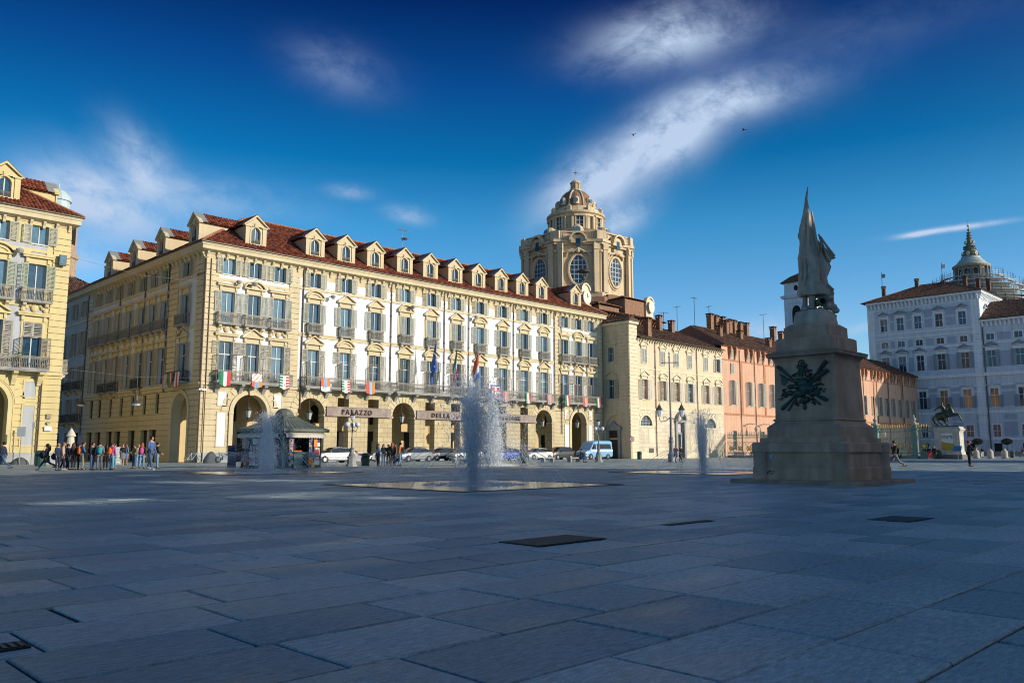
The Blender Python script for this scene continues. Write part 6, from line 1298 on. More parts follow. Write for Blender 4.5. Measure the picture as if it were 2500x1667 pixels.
# ---------------------------------------------------------------- newspaper kiosk and its wares
AWN = mat('cream awning cloth', (.52, .49, .42), .8, .08, 2); LEAD = mat('green grey lead roof', (.135, .155, .13), .55, .2, 1.2, streak=.35)
KA = R(15.5); KR = RZ(KA)
def make_kiosk():
    c = G(690, 1143); n0 = c + KR @ Vector((1.75, 1.75, 0)); p = thing('kiosk', 'green newspaper kiosk with domed lead roof and striped cream awnings', 'kiosk', n0, KA); H = 1.66; ev = 2.32
    m = MB(); m.bbox(-H, H, -H, H, 0, .16, .02); part('base', m, STON, p)
    for a in (-1, 1):
        for b in (-1, 1):
            m = MB(); m.box(a * (H - .12) - .09, a * (H - .12) + .09, b * (H - .12) - .09, b * (H - .12) + .09, .16, ev); 
            for q in (-.05, .05): m.box(a * (H - .02) - .02 + q, a * (H - .02) + .02 + q, b * (H - .02) - .03, b * (H - .02) + .03, .16, ev)
            part('corner_post', m, GRN2, p)
    m = MB(); m.box(-H + .2, H - .2, H - .3, H - .2, .16, ev); m.box(H - .3, H - .2, -H + .2, H - .3, .16, ev); m.box(-H + .2, -H + .25, -H + .2, H - .3, .16, .95); m.box(.7, H - .2, -H + .1, -H + .15, .16, ev); m.box(-H + .3, .2, -H + .1, -H + .16, .16, .85); part('panel', m, GRN2, p)
    m = MB(); m.box(-H + .35, H - .35, -H + .7, H - .35, .16, 2.2); part('interior', m, DARK, p); m = MB(); m.box(-H + .25, .75, -H - .05, -H + .5, .9, .97); part('counter', m, GRN2, p)
    e = H + .40; m = MB(); m.sqlathe([(e, e, ev), (e + .05, e + .05, ev + .03), (e + .05, e + .05, ev + .2), (e - .04, e - .04, ev + .24), (e - .5, e - .5, ev + .42), (e - 1.1, e - 1.1, ev + .75), (.62, .62, ev + 1.05), (.55, .55, ev + 1.07)])
    for s in (-1, 1):
        for k in range(-4, 5):
            f = k / 4.5; m.tube([(f * e, s * (e - .02), ev + .25), (f * (e - .5), s * (e - .5), ev + .44), (f * (e - 1.1), s * (e - 1.1), ev + .77), (f * .6, s * .62, ev + 1.06)], .018, 4); m.tube([(s * (e - .02), f * e, ev + .25), (s * (e - .5), f * (e - .5), ev + .44), (s * (e - 1.1), f * (e - 1.1), ev + .77), (s * .62, f * .6, ev + 1.06)], .018, 4)
    ro = part('roof', m, LEAD, p); m = MB(); m.lathe([(.72, ev + 1.05), (.72, ev + 1.1), (.64, ev + 1.16), (.58, ev + 1.32), (.42, ev + 1.48), (.2, ev + 1.57), (.03, ev + 1.6)], n=12); part('roof_dome', m, LEAD, ro)
    for F, wd in ((RZ(0), 1), (RZ(-PI / 2), 1)):
        m = MB(F); n = 15; y0, y1 = -e + .12, -e - .12; z0, z1 = ev - .04, ev - .16; m.quad((-e + .1, y0, z0), (e - .35, y0, z0), (e - .35, y1, z1), (-e + .1, y1, z1))
        for i in range(n):
            a = -e + .1 + (2 * e - .45) * i / n; b = -e + .1 + (2 * e - .45) * (i + 1) / n; k = 5
            P = [(a, y1, z1)] + [(a + (b - a) * q / k, y1 + .01, z1 - .18 - .05 * math.sin(PI * q / k)) for q in range(k + 1)] + [(b, y1, z1)]; m.add(P, [tuple(range(len(P)))])
        part('awning', m, AWN, p)
    return n0
kc = make_kiosk()
def K(dx, dy, z=0.): return kc + KR @ Vector((dx, dy, z))
WARE = [mat('ware ' + n, c, .6, .1, 3) for n, c in (('white', (.7, .7, .68)), ('red', (.55, .05, .04)), ('orange', (.8, .22, .02)), ('blue', (.05, .14, .42)), ('yellow', (.75, .5, .06)), ('black', (.02, .02, .025)), ('pink', (.7, .35, .42)), ('green', (.08, .3, .12)), ('navy', (.03, .045, .12)), ('grey', (.3, .3, .32)))]
def rack(label, c, w, h, cols, rows, rz=0, pal=None, seed=1, cat='display rack'):
    r = random.Random(seed); p = thing('display_rack', label, cat, c, rz + KA, 'display racks round the kiosk'); m = MB(); m.box(-w / 2, w / 2, .02, .06, .08, h); m.box(-w / 2 - .02, -w / 2, -.06, .08, 0, h); m.box(w / 2, w / 2 + .02, -.06, .08, 0, h); m.box(-w / 2, w / 2, -.12, .14, 0, .05); part('rack_frame', m, IRON, p); k = MB()
    for i in range(cols):
        for j in range(rows): 
            x0 = -w / 2 + w * (i + .08) / cols; x1 = -w / 2 + w * (i + .92) / cols; z0 = .15 + (h - .2) * (j + .06) / rows; z1 = .15 + (h - .2) * (j + .92) / rows; k.mi = r.choice(pal or list(range(10))); k.add([(x0, -.03, z0), (x1, -.03, z0), (x1, .015, z1), (x0, .015, z1)], [(0, 1, 2, 3)])
            if r.random() < .7: k.mi = r.randrange(10); k.add([(x0 + .02, -.034 + .02, z0 + (z1 - z0) * .5), (x1 - .02, -.034 + .02, z0 + (z1 - z0) * .5), (x1 - .02, -.004, z1 - .02), (x0 + .02, -.004, z1 - .02)], [(0, 1, 2, 3)])
    part('printed_cards', k, WARE, p)
W45 = -PI / 2
rack('tall dark postcard stand left of the kiosk', G(565, 1141), .5, 1.45, 4, 11, -.8, [8, 3, 5, 8], 2); rack('dark magnet board at the kiosk left corner', G(597, 1142), .55, 1.25, 5, 9, W45, [5, 8, 9], 3)
rack('newspaper rack with white sheets under the left awning', G(619, 1142.5), .9, 1.5, 3, 5, W45, [0, 0, 6, 9], 4); rack('magazine rack of pale covers behind the fountain jet', K(- 1.85, - .9, .0), 1.0, 1.6, 4, 6, W45, [0, 9, 6, 0], 5); rack('postcard strip rack on the kiosk near corner', K(- 1.25, - 1.92, 0), .4, 2.0, 3, 14, 0, [9, 0, 6, 5], 6)
rack('postcard rack at the right of the kiosk hatch', K(+ .55, - 1.9, 0), .35, 2.0, 2, 12, 0, [8, 3, 9], 7); rack('poster board with pale sheets on the kiosk right end', K(+ 1.2, - 1.88, 0), .6, 2.0, 1, 3, 0, [0, 0, 4], 8)
def bag(label, c, w, h, mi, cat='bag', name='hanging_bag'):
    p = thing(name, label, cat, c, rnd.uniform(-.3, .3), 'bags hung on the kiosk'); m = MB(); m.add([(-w / 2, -.06, 0), (w / 2, -.06, 0), (w / 2 * .9, -.02, h), (-w / 2 * .9, -.02, h), (-w / 2, .06, .01), (w / 2, .06, .01), (w / 2 * .9, .02, h), (-w / 2 * .9, .02, h)], [(0, 1, 2, 3), (4, 5, 6, 7), (0, 4, 7, 3), (1, 5, 6, 2), (0, 1, 5, 4)]); part('body', m, WARE[mi], p); m = MB(); m.tube([(-w * .25, 0, h), (-w * .2, 0, h + .15), (w * .2, 0, h + .15), (w * .25, 0, h)], .012, 4); part('handle', m, WARE[mi], p)
bag('orange bag hung high beside the kiosk hatch', K(+ .85, - 2.05, 1.35), .26, .5, 2); bag('red bag hung below the orange one on the kiosk', K(+ .95, - 2.05, .82), .36, .38, 1); bag('orange bag standing low at the kiosk foot, right side', K(+ .38, - 2.1, .22), .34, .48, 2); bag('orange sack low on the left side of the kiosk', K(- 2.15, + 1.0, .15), .34, .55, 2); bag('blue bag beside the red bag on the kiosk', K(+ .62, - 2.08, .65), .22, .36, 3); bag('yellow bag low by the kiosk right post', K(+ .5, - 2.2, .05), .2, .3, 4)
for i, (dy, mi, lab) in enumerate(((.55, 0, 'white T-shirt hung under the left awning, nearest the corner post'), (.15, 6, 'pink patterned scarf hung under the left awning'), (-.3, 0, 'white souvenir cloth hung under the left awning'), (1.3, 9, 'grey bag hung highest at the left end of the kiosk'))):
    p = thing('hanging_cloth', lab, 'cloth', K(-2.0, dy, .5), W45 + KA, 'cloths hung on the kiosk'); m = MB(); P = []
    for j in range(7):
        for k in range(5): P.append((-.2 + .1 * k, .03 * math.sin(k * 2 + j), 1.4 - j * .19))
    m.add(P, [(j * 5 + k, j * 5 + k + 1, j * 5 + k + 6, j * 5 + k + 5) for j in range(6) for k in range(4)]); part('fabric', m, WARE[mi], p)
p = thing('fruit_tray', 'small tray of orange and white wares on the kiosk counter', 'tray', K(-.55, -1.72, .98), KA); m = MB(); m.box(-.4, .4, -.15, .2, 0, .05); part('tray', m, IRON, p); m = MB()
for i in range(16): m.mi = rnd.choice((0, 0, 1)); m.ball((-.35 + .1 * (i % 8), -.08 + .18 * (i // 8), .1), .06, 7, 5)
part('wares', m, [WARE[2], WARE[0]], p)

# ---------------------------------------------------------------- cycles and covers against the palace
def cycle(label, c, rz, ma, moto=False):
    p = thing('motorcycle' if moto else 'bicycle', label, 'motorcycle' if moto else 'bicycle', c, rz); r = .3 if moto else .34; w = 1.3 if moto else 1.05; th = .06 if moto else .018
    for s in (-1, 1):
        m = MB(); m.tube([(s * w / 2 + (r - th) * math.cos(a), 0, r + (r - th) * math.sin(a)) for a in [2 * PI * k / 24 for k in range(24)]], th, 5, True); o = part('wheel', m, mat('black rubber', (.015, .015, .016), .8, .2), p); k = MB()
        for q in range(8): a = PI * q / 8; k.tube([(s * w / 2 + (r - th) * math.cos(a), 0, r + (r - th) * math.sin(a)), (s * w / 2 - (r - th) * math.cos(a), 0, r - (r - th) * math.sin(a))], .006 if not moto else .02, 3)
        part('spokes', k, IRONL, o)
    m = MB()
    if moto:
        m.tube([(-.55, 0, .35), (-.3, 0, .62), (.2, 0, .66), (.45, 0, .85), (.62, 0, .35)], [.05, .12, .13, .07, .05], 8); m.box(-.25, .25, -.14, .14, .28, .6); m.tube([(.45, -.32, .98), (.42, 0, .92), (.45, .32, .98)], .02, 5); m.ball((.55, 0, .82), .1, 8, 6); part('frame', m, ma, p); m = MB(); m.tube([(-.6, 0, .74), (-.3, 0, .72), (.05, 0, .70)], [.07, .13, .1], 8); part('seat', m, WARE[5], p)
    else:
        for a, b in (((-.52, .34), (-.15, .85)), ((-.15, .85), (.36, .85)), ((.36, .85), (-.08, .3)), ((-.08, .3), (-.15, .85)), ((-.52, .34), (-.08, .3)), ((.36, .95), (.52, .34)), ((-.15, .85), (-.17, .95))): m.tube([(a[0], 0, a[1]), (b[0], 0, b[1])], .02, 6)
        m.tube([(.3, -.25, 1.02), (.36, -.1, 1.0), (.36, .1, 1.0), (.3, .25, 1.02)], .014, 5); part('frame', m, ma, p); m = MB(); m.ball((-.18, 0, .98), (.14, .07, .04), 8, 5); part('saddle', m, WARE[5], p); m = MB(); m.box(-.7, -.25, -.1, .1, .72, .75); part('carrier', m, IRON, p)
cycle('pale bicycle leaning by the corner of the long palace', Vector((onY(470, 1130, -1.1).x, -1.1, 0)), 0.05, mat('pale blue metal', (.45, .55, .58), .4, .1)); cycle('black and chrome motorcycle parked left of the kiosk', Vector((onY(548, 1130, -2.6).x, -2.6, 0)), PI + .1, WARE[9], True); cycle('silver scooter behind the green bin and the group', Vector((onY(908, 1129, -9).x, -9, 0)), .5, mat('silver paint', (.5, .5, .52), .3, .1, metal=.3), True); cycle('motorcycle half hidden behind the tall lamp post base', Vector((onY(873, 1130, -10).x, -10, 0)), PI, WARE[9], True)
def cover(label, c, w, h, ma):
    p = thing('covered_scooter', label, 'cover', c, .1, 'tarpaulin covers'); m = MB(); n = 18; rr = random.Random(int(w * 100)); vs = []; lv = ((1, 0), (.96, .25), (.8, .5), (.5, .8), (.25, .95), (.08, 1))
    for q, z in lv:
        for i in range(n): a = 2 * PI * i / n; k = 1 + .06 * math.sin(5 * a) + rr.uniform(-.03, .03); vs.append((q * w * k * math.cos(a), q * w * .45 * k * math.sin(a), z * h))
    m.add(vs, [(j * n + i, j * n + (i + 1) % n, (j + 1) * n + (i + 1) % n, (j + 1) * n + i) for j in range(len(lv) - 1) for i in range(n)] + [tuple(range((len(lv) - 1) * n, len(lv) * n))]); part('tarpaulin', m, ma, p, smooth=True)
TARP = mat('dark grey tarpaulin', (.07, .075, .085), .7, .2, 3); cover('dark grey tarpaulin tent beside the motorcycle', Vector((onY(515, 1130, -2.4).x, -2.4, 0)), .75, 1.05, TARP); cover('low dark rounded cover at the foot of the yellow palace', Vector((onY(48, 1138, -1.2).x, -1.2, 0)), .7, .6, TARP)
def sign_post(label, c, h, panel, back=False):
    p = thing('sign_post', label, 'sign', c, -.5, 'grey sign posts'); m = MB(); m.tube([(0, 0, 0), (0, 0, h)], .035, 6); part('pole', m, IRONL, p); m = MB(); m.box(-panel[0] / 2, panel[0] / 2, -.05, -.035, h - panel[1], h); part('sign_plate', m, mat('grey metal back', (.30, .33, .36), .5, .1), p)
sign_post('grey sign post with square plate before the yellow palace', Vector((onY(46, 1137, -1.6).x, -1.6, 0)), 3.0, (.6, .75)); sign_post('thin pole with a small dark box beside the yellow palace downpipe', Vector((onY(75, 1137, -1.8).x, -1.8, 0)), 3.4, (.2, .45))
def parasol():
    p = thing('closed_parasol', 'folded cream parasol behind the crowd', 'parasol', G(168, 1140), 0); m = MB(); m.lathe([(.26, 0), (.26, .1)], n=12); m.tube([(0, 0, 0), (0, 0, 2.75)], .03, 6); part('pole', m, IRON, p); m = MB(); m.lathe([(.14, .95), (.22, 1.1), (.26, 1.6), (.2, 2.05), (.32, 2.1), (.24, 2.3), (.06, 2.6), (.02, 2.65)], n=14, ribs=lambda a: 1 + .12 * math.sin(7 * a)); part('canopy', m, mat('cream parasol cloth', (.62, .55, .42), .8, .1), p)
parasol()
p = thing('round_traffic_sign', 'round red-rimmed traffic sign by the cream palace corner', 'sign', Vector((onY(1524, 1117, -4.0).x, -4.0 - 1.4, 0)), -.7); m = MB(); m.tube([(0, .04, 0), (0, .04, 3.2)], .035, 6); part('pole', m, IRON, p); m = MB(T(0, 0, 2.75) @ RX(PI / 2)); m.lathe([(.36, 0), (.36, .03)], n=24); part('rim', m, mat('sign red', (.45, .03, .05), .4, .1), p); m = MB(T(0, -.032, 2.75) @ RX(PI / 2)); m.lathe([(.27, 0), (.27, .008)], n=24); so = part('disc', m, WARE[0], p)
letters('67', .3, WARE[5], so, T(0, -.045, 2.65) @ RX(PI / 2))

# ---------------------------------------------------------------- iron fence of the palace court with gilt ornaments
FX = 86.8
def make_fence(label, y0, y1, posts, h=4.3, spikes=True, gates=True):
    p = thing('iron_fence', label, 'fence', (FX, y0, 0), -PI / 2, 'court fence'); L = y0 - y1; b = MB(); n = int(L / .2)
    for i in range(n + 1): x = L * i / n; b.box(x - .015, x + .015, -.015, .015, .35, h - (.25 if spikes else .1))
    part('bars', b, GRN2, p); r = MB(); [r.box(0, L, -.04, .04, z, z + .07) for z in (.35, .75, h * .62, h - .75, h - .32)]; r.box(0, L, -.22, .22, 0, .35); part('rails', r, GRN2, p)
    s = MB(); n2 = int(L / .32)
    for i in range(n2): x = .16 + L * i / n2; s.lathe([(.025, h - .25), (.06, h - .1), (.05, h + .1), (.005, h + .35)], (x, 0, 0), 5)
    part('gilt_spikes' if spikes else 'spikes', s, GOLD if spikes else GRN2, p); d = MB(); g = MB(); k = 1.55; n3 = int(L / k)
    for i in range(n3):
        x = k * (i + .5); zc = h * .38
        for e in (-1, 1): d.tube([(x - k / 2, -.04, zc + e * 1.0), (x, -.04, zc), (x + k / 2, -.04, zc + e * 1.0)], .035, 4); d.tube([(x, -.05, zc + e * .95), (x - .5, -.05, zc), (x, -.05, zc - e * .95)], .03, 4); d.tube([(x + .0, -.05, zc + e * .95), (x + .5, -.05, zc)], .03, 4)
        d.tube([(x + .36 * math.cos(a), -.06, zc + .36 * math.sin(a)) for a in [PI * q / 8 for q in range(16)]], .05, 4, True); g.ball((x, -.08, zc), (.26, .08, .26), 8, 6)
        for q in range(8): a = PI * q / 4; g.tube([(x + .15 * math.cos(a), -.08, zc + .15 * math.sin(a)), (x + .42 * math.cos(a), -.08, zc + .42 * math.sin(a))], [.08, .02], 4)
        for q in range(4): d.tube([(x - k / 2 + k * (q + .5) / 4 + .12 * math.cos(a), -.03, h - .53 + .14 * math.sin(a)) for a in [PI * w / 5 for w in range(10)]], .022, 4, True)
    part('diamond_lattice', d, GRN2, p); part('gilt_rosettes', g, GOLD, p)
    for x in posts:
        m = MB(); m.sqlathe([(.42, .42, 0), (.42, .42, .5), (.34, .34, .55), (.34, .34, h - .6), (.42, .42, h - .5), (.46, .46, h - .3), (.3, .3, h - .25), (.3, .3, h)], (x, 0, 0)); o = part('gate_post', m, GRN2, p); m = MB(); m.lathe([(.2, h), (.42, h + .15), (.5, h + .35), (.3, h + .5), (.16, h + .6), (.22, h + .75), (.34, h + .95), (.2, h + 1.15), (.1, h + 1.25), (.16, h + 1.4), (.03, h + 1.6)], (x, 0, 0), 12)
        for q in range(4): a = PI / 2 * q + .5; m.ball((x + .48 * math.cos(a), .48 * math.sin(a), h + .35), .14, 7, 5)
        part('urn', m, mat('pale urn metal', (.42, .42, .36), .5, .2), o)
make_fence('grey green iron fence with gilt rosettes left of the monument', -5.0, -17.5, (9.8,), 3.9, False); make_fence('grey green iron gates with gilt spikes right of the monument', -17.6, -36.6, (11.3, 16.6), 4.5, True)
m = MB(); m.box(FX - .6, FX + .6, -12.6, -11.4, 0, 3.4); m.box(FX - .7, FX + .7, -12.7, -11.3, 3.4, 3.6); m.box(FX - .65, FX + .65, -12.65, -11.35, 0, .5); single('stone_pier', m, mat('pale pier stone', (.50, .44, .36), .9, .1), 'pale stone pier of the fence left of the monument', 'pier')

# ---------------------------------------------------------------- bronze rider on his pedestal
def make_rider():
    XH = 86.2; yR = onX(2345, 1100, XH).y; yL = onX(2284, 1100, XH).y; w = yL - yR; cx, cy = XH + .85, (yL + yR) / 2; p = thing('equestrian_statue', 'bronze rearing horse and rider on a stone pedestal with a hanging poster', 'statue', (cx, cy, 0)); hx, hy = .85, w / 2; h = 4.3
    m = MB(); m.sqlathe([(hx + .25, hy + .25, 0), (hx + .25, hy + .25, .55), (hx + .2, hy + .2, .6)]); part('pedestal_foot', m, mat('dark pedestal stone', (.16, .16, .15), .9, .2), p)
    m = MB(); m.sqlathe([(hx + .2, hy + .2, .6), (hx + .16, hy + .16, .9), (hx, hy, 1.1), (hx, hy, 3.6), (hx + .05, hy + .05, 3.65), (hx + .12, hy + .12, 3.8), (hx + .22, hy + .22, 3.9), (hx + .22, hy + .22, 4.05), (hx + .05, hy + .05, 4.12), (hx + .05, hy + .05, h)]); part('pedestal', m, mat('banded pale marble', (.56, .51, .45), .8, .2, 1.5, streak=.3), p)
    po = MB(); W2 = .72; n = 16; y_ = -hx - .03
    FQ = RZ(-PI / 2); po.M = FQ; po.mi = 0; po.box(-W2, W2, -hx - .04, -hx - .02, 1.2, 3.45); po.mi = 1
    P = [(-W2, 1.2)] + [(W2, 1.2)] + [(W2 - 2 * W2 * i / n, 2.05 + .42 * (i / n) ** 2 + .06 * math.sin(PI * i / n * 2)) for i in range(n + 1)]; po.prism(P, -hx - .05, -hx - .041); pp = part('poster', po, [WARE[0], mat('poster ochre', (.42, .30, .03), .6, .05)], p); letters('mrt', .85, WARE[5], pp, FQ @ T(0, -hx - .052, 2.72) @ RX(PI / 2), .008, 1.1)
    # horse
    def H(px, py, dx=0.): q = onX(2260 + px / 7.84, 940 + py / 7.84, XH + .85); return Vector((dx, q.y - cy, q.z - .12 * 0))
    bm = bmesh.new(); sl = bm.verts.layers.skin.verify()
    def ch(prev, pts):
        for (px, py, dx, r) in pts:
            v = bm.verts.new(H(px, py, dx)); v[sl].radius = (r, r)
            if prev is not None: bm.edges.new((prev, v))
            prev = v
        return prev
    root = ch(None, [(290, 585, 0, .52)]); root[sl].use_root = True
    chest = ch(root, [(380, 560, 0, .48), (470, 545, 0, .50)]); ch(chest, [(480, 465, 0, .34), (450, 410, 0, .24), (415, 365, 0, .19), (455, 375, 0, .16), (492, 392, 0, .10)])
    for dx, y in ((-.22, 0), (.22, 14)): ch(chest, [(540, 560 + y, dx, .2), (625, 545 + y, dx, .13), (665, 610 + y, dx, .08), (688, 675 + y, dx, .09)])
    rump = ch(root, [(225, 600, 0, .46)])
    for dx, x in ((-.26, 0), (.26, 85)): ch(rump, [(255 + x, 650, dx, .27), (265 + x, 700, dx, .14), (315 + x * .9, 752, dx, .09), (345 + x * .85, 772, dx, .10)])
    ch(rump, [(165, 600, 0, .14), (135, 660, 0, .15), (180, 735, 0, .13), (250, 782, 0, .06)])
    me = bpy.data.meshes.new('horse'); bm.to_mesh(me); bm.free(); me.materials.append(mat('green brown bronze', (.06, .07, .048), .45, .4, 2, metal=.4)); o = part('horse', me, None, p); o.modifiers.new('skin', 'SKIN').use_smooth_shade = True; o.modifiers.new('sub', 'SUBSURF').render_levels = 2
    bm = bmesh.new(); sl = bm.verts.layers.skin.verify(); root = ch(None, [(345, 520, 0, .26)]); root[sl].use_root = True; ct = ch(root, [(330, 470, 0, .24), (315, 415, 0, .28)]); ch(ct, [(308, 375, 0, .1), (303, 345, 0, .16), (300, 322, 0, .1)]); ch(ct, [(270, 415, -.3, .13), (225, 455, -.35, .09), (165, 495, -.35, .06)]); ch(ct, [(345, 430, .28, .12), (385, 470, .2, .09), (405, 455, .1, .06)])
    for dx in (-.5, .5): ch(root, [(375, 560, dx, .2), (395, 640, dx, .12), (405, 700, dx, .08), (430, 690, dx, .05)])
    me = bpy.data.meshes.new('rider'); bm.to_mesh(me); bm.free(); me.materials.append(mat('green brown bronze', (.06, .07, .048), .45)); o = part('rider', me, None, p); o.modifiers.new('skin', 'SKIN').use_smooth_shade = True; o.modifiers.new('sub', 'SUBSURF').render_levels = 2
    m = MB(); m.bbox(-.7, .7, -hy + .1, hy - .05, h, h + .14, .03); part('bronze_plinth', m, BRNZ, p)
make_rider()
p = thing('information_board', 'small slanted blue information board before the pedestal', 'sign', Vector((84.6, onX(2338, 1100, 84.6).y, 0)), -PI / 2); m = MB(); m.tube([(0, 0, 0), (0, 0, 1.15)], .04, 6); part('pole', m, IRONL, p); m = MB(); m.add([(-.5, -.25, 1.1), (.5, -.25, 1.1), (.5, .15, 1.75), (-.5, .15, 1.75), (-.5, -.22, 1.07), (.5, -.22, 1.07), (.5, .18, 1.72), (-.5, .18, 1.72)], [(0, 1, 2, 3), (4, 5, 6, 7), (0, 1, 5, 4), (2, 3, 7, 6), (0, 3, 7, 4), (1, 2, 6, 5)]); part('board', m, mat('blue board', (.06, .22, .42), .4, .2), p)
p = thing('wheel_shield', 'dark round shield leaning by the gate pedestal', 'shield', Vector((85.2, onX(2288, 1100, 85.2).y, .65)), -PI / 2); m = MB(RX(PI / 2)); m.lathe([(.62, 0), (.62, .1), (.45, .16), (.2, .2)], n=18); part('disc', m, BRNZ, p)
# ---------------------------------------------------------------- banners hung on the long balcony
FL = {n: mat('flag ' + n, c, .8, .06, 3) for n, c in (('green', (.03, .24, .12)), ('white', (.72, .72, .70)), ('red', (.62, .05, .05)), ('blue', (.22, .45, .72)), ('orange', (.80, .24, .05)), ('redorange', (.72, .12, .06)), ('royal', (.03, .11, .45)), ('yellow', (.8, .6, .05)))}
for k in ('green', 'white', 'red', 'blue', 'orange', 'redorange', 'royal'): pass
KIND = {'it': ('green', 'white', 'red'), 'pi': ('redorange', 'blue', 'orange'), 'rw': ('white', 'red', 'white')}
def banner(label, M, w, h, kind, foot=None, seed=0):
    p = thing('banner', label, 'banner', M.translation, M.to_euler().z, 'banners hung on the balcony rails'); cols = KIND[kind]; r = random.Random(seed); N, Mr = 12, 14; ph = r.uniform(0, 6)
    m = MB(); P = []
    for j in range(Mr + 1):
        for i in range(N + 1):
            u, v = i / N, j / Mr; x = -w / 2 + w * u; tip = h * (1 - .12 * abs(2 * u - 1)) ; z = -tip * v; y = -.02 - .05 * v * (1 + math.sin(6 * u + ph + 2 * v)) - .03 * math.sin(11 * u + ph); P.append((x + .03 * v * math.sin(ph), y, z))
    m.v = P; m.f = []; m.m = []
    for j in range(Mr):
        for i in range(N):
            m.f.append([j * (N + 1) + i, j * (N + 1) + i + 1, (j + 1) * (N + 1) + i + 1, (j + 1) * (N + 1) + i]); k = min(2, i * 3 // N)
            if foot == 'white' and j >= Mr * .62: k = 3
            if foot == 'top' and j < Mr * .55: k = 3 if (i + j) % 5 else 0
            if foot == 'bars' and j % 3 == 0 and k != 1: k = 3
            m.m.append(k)
    part('cloth', m, [FL[c] for c in cols] + [FL['white']], p, smooth='all'); b = MB(); b.tube([(-w / 2 - .04, -.01, .01), (w / 2 + .04, -.01, .01)], .012, 4); part('rod', b, IRON, p)
BL = [(549, 'it', None, 1.12, 'green white red banner at the left end of the corner balcony'), (626, 'pi', 'top', 1.12, 'white banner with a red, blue and orange foot, middle of the corner balcony'), (694, 'it', 'bars', 1.08, 'green white red banner with broken stripes, right end of the corner balcony'), (794, 'pi', 'white', 1.08, 'red blue orange banner with a white foot, first right of the downpipe'), (844, 'it', 'bars', 1.0, 'green white red banner above the word on the left sign board'), (905, 'pi', None, 1.1, 'red blue orange banner beneath the third pediment window of the middle part'), (1235, 'pi', None, .92, 'red blue orange banner just right of the blue shield sign'), (1289, 'it', None, .95, 'green white red banner over the last sign board'), (1341, 'pi', None, .95, 'red blue orange banner over the last plain arch'), (1385, 'it', None, .95, 'green white red banner at the left of the far pavilion balcony'), (1429, 'pi', None, .95, 'red blue orange banner in the middle of the far pavilion balcony'), (1460, 'it', None, .85, 'green white red banner at the right end of the facade')]
for i, (u, kd, ft, w, lab) in enumerate(BL): q = onY(u, 940, -1.0); banner(lab, T(q.x, -.99, 8.62), w, 1.42, kd, ft, i)
for i, (y, kd, lab) in enumerate(((5.5, 'pi', 'red orange banner on the street side balcony, furthest from the corner'), (4.2, 'it', 'green white red banner on the street side balcony, middle one'), (2.7, 'rw', 'red and white banner on the street side balcony, nearest the corner'))): banner(lab, T(-.99, y, 8.62) @ RZ(-PI / 2), .95, 1.5, kd, None, 20 + i)
p = thing('shield_sign', 'blue framed shield sign with white cross and red quarters on the balcony', 'sign', (onY(1210, 950, -1.1).x, -1.12, 7.55), 0); m = MB(); m.mi = 0; m.prism([(-.85, 0), (.85, 0), (.85, 1.75), (-.85, 1.75)], 0, .05); m.mi = 1; m.box(-.68, .68, -.012, 0, .15, 1.6); m.mi = 2
for a in (-1, 1):
    for b in (0, 1): m.box(a * .42 - .22, a * .42 + .22, -.02, -.012, .22 + .78 * b, .72 + .78 * b)
part('shield', m, [FL['royal'], FL['white'], FL['red']], p)
def pole_flag(label, base, tip, wd, ln, cols, stars=False, seed=0):
    b, t = Vector(base), Vector(tip); p = thing('flag', label, 'flag', b, 0, 'flags on poles over the balcony'); m = MB(); m.tube([(0, 0, 0), (t - b)[:]], .035, 6); m.ball((t - b)[:], .06, 8, 6); part('flagpole', m, IRONL, p); d = (b - t).normalized()
    N, Mr = 16, 26; P = []; r = random.Random(seed); ph = r.uniform(0, 6); ax = Vector((1, 0, 0)); o = t - b
    for j in range(Mr + 1):
        v = j / Mr
        for i in range(N + 1):
            u = i / N; along = d * (u * wd); hang = Vector((0, 0, -1)) * (v * ln * (.75 + .25 * u)); q = o + along * (1 - .62 * v) + hang + Vector((.10 * v * math.sin(9 * u + ph) + .05 * math.sin(17 * u) * v - .45 * v * u, .16 * v * math.cos(8 * u + ph + v), 0)); P.append(q[:])
    k = len(cols); m = MB(); m.v = P
    for j in range(Mr):
        for i in range(N): m.f.append([j * (N + 1) + i, j * (N + 1) + i + 1, (j + 1) * (N + 1) + i + 1, (j + 1) * (N + 1) + i]); m.m.append(min(k - 1, j * k // Mr))
    c = part('flag_cloth', m, [FL[x] for x in cols], p, smooth='all')
    if stars:
        s = MB()
        for q in range(9):
            a = 2 * PI * q / 9; i, j = int(8 + 5 * math.cos(a)), int(13 + 7 * math.sin(a)); pt = Vector(P[j * (N + 1) + i]) + Vector((-.03, -.05, 0)); S = [(pt + Vector((.09 * (1 if w % 2 == 0 else .42) * math.sin(PI * w / 5), 0, .09 * (1 if w % 2 == 0 else .42) * math.cos(PI * w / 5))))[:] for w in range(10)]; s.add(S, [tuple(range(10))])
        part('stars', s, FL['yellow'], c)
pole_flag('blue flag with yellow stars on the leftmost balcony pole', onY(1042, 950, -1.0), onY(1065, 830, -2.4), 3.0, 4.3, ('royal', 'royal'), True, 1); pole_flag('green white red flag on the middle balcony pole', onY(1096, 952, -1.0), onY(1117, 845, -2.4), 2.9, 4.1, ('green', 'white', 'red'), False, 2); pole_flag('red flag with white and blue on the right balcony pole', onY(1140, 958, -1.0), onY(1168, 852, -2.4), 2.9, 4.4, ('redorange', 'redorange', 'white', 'royal'), False, 3)
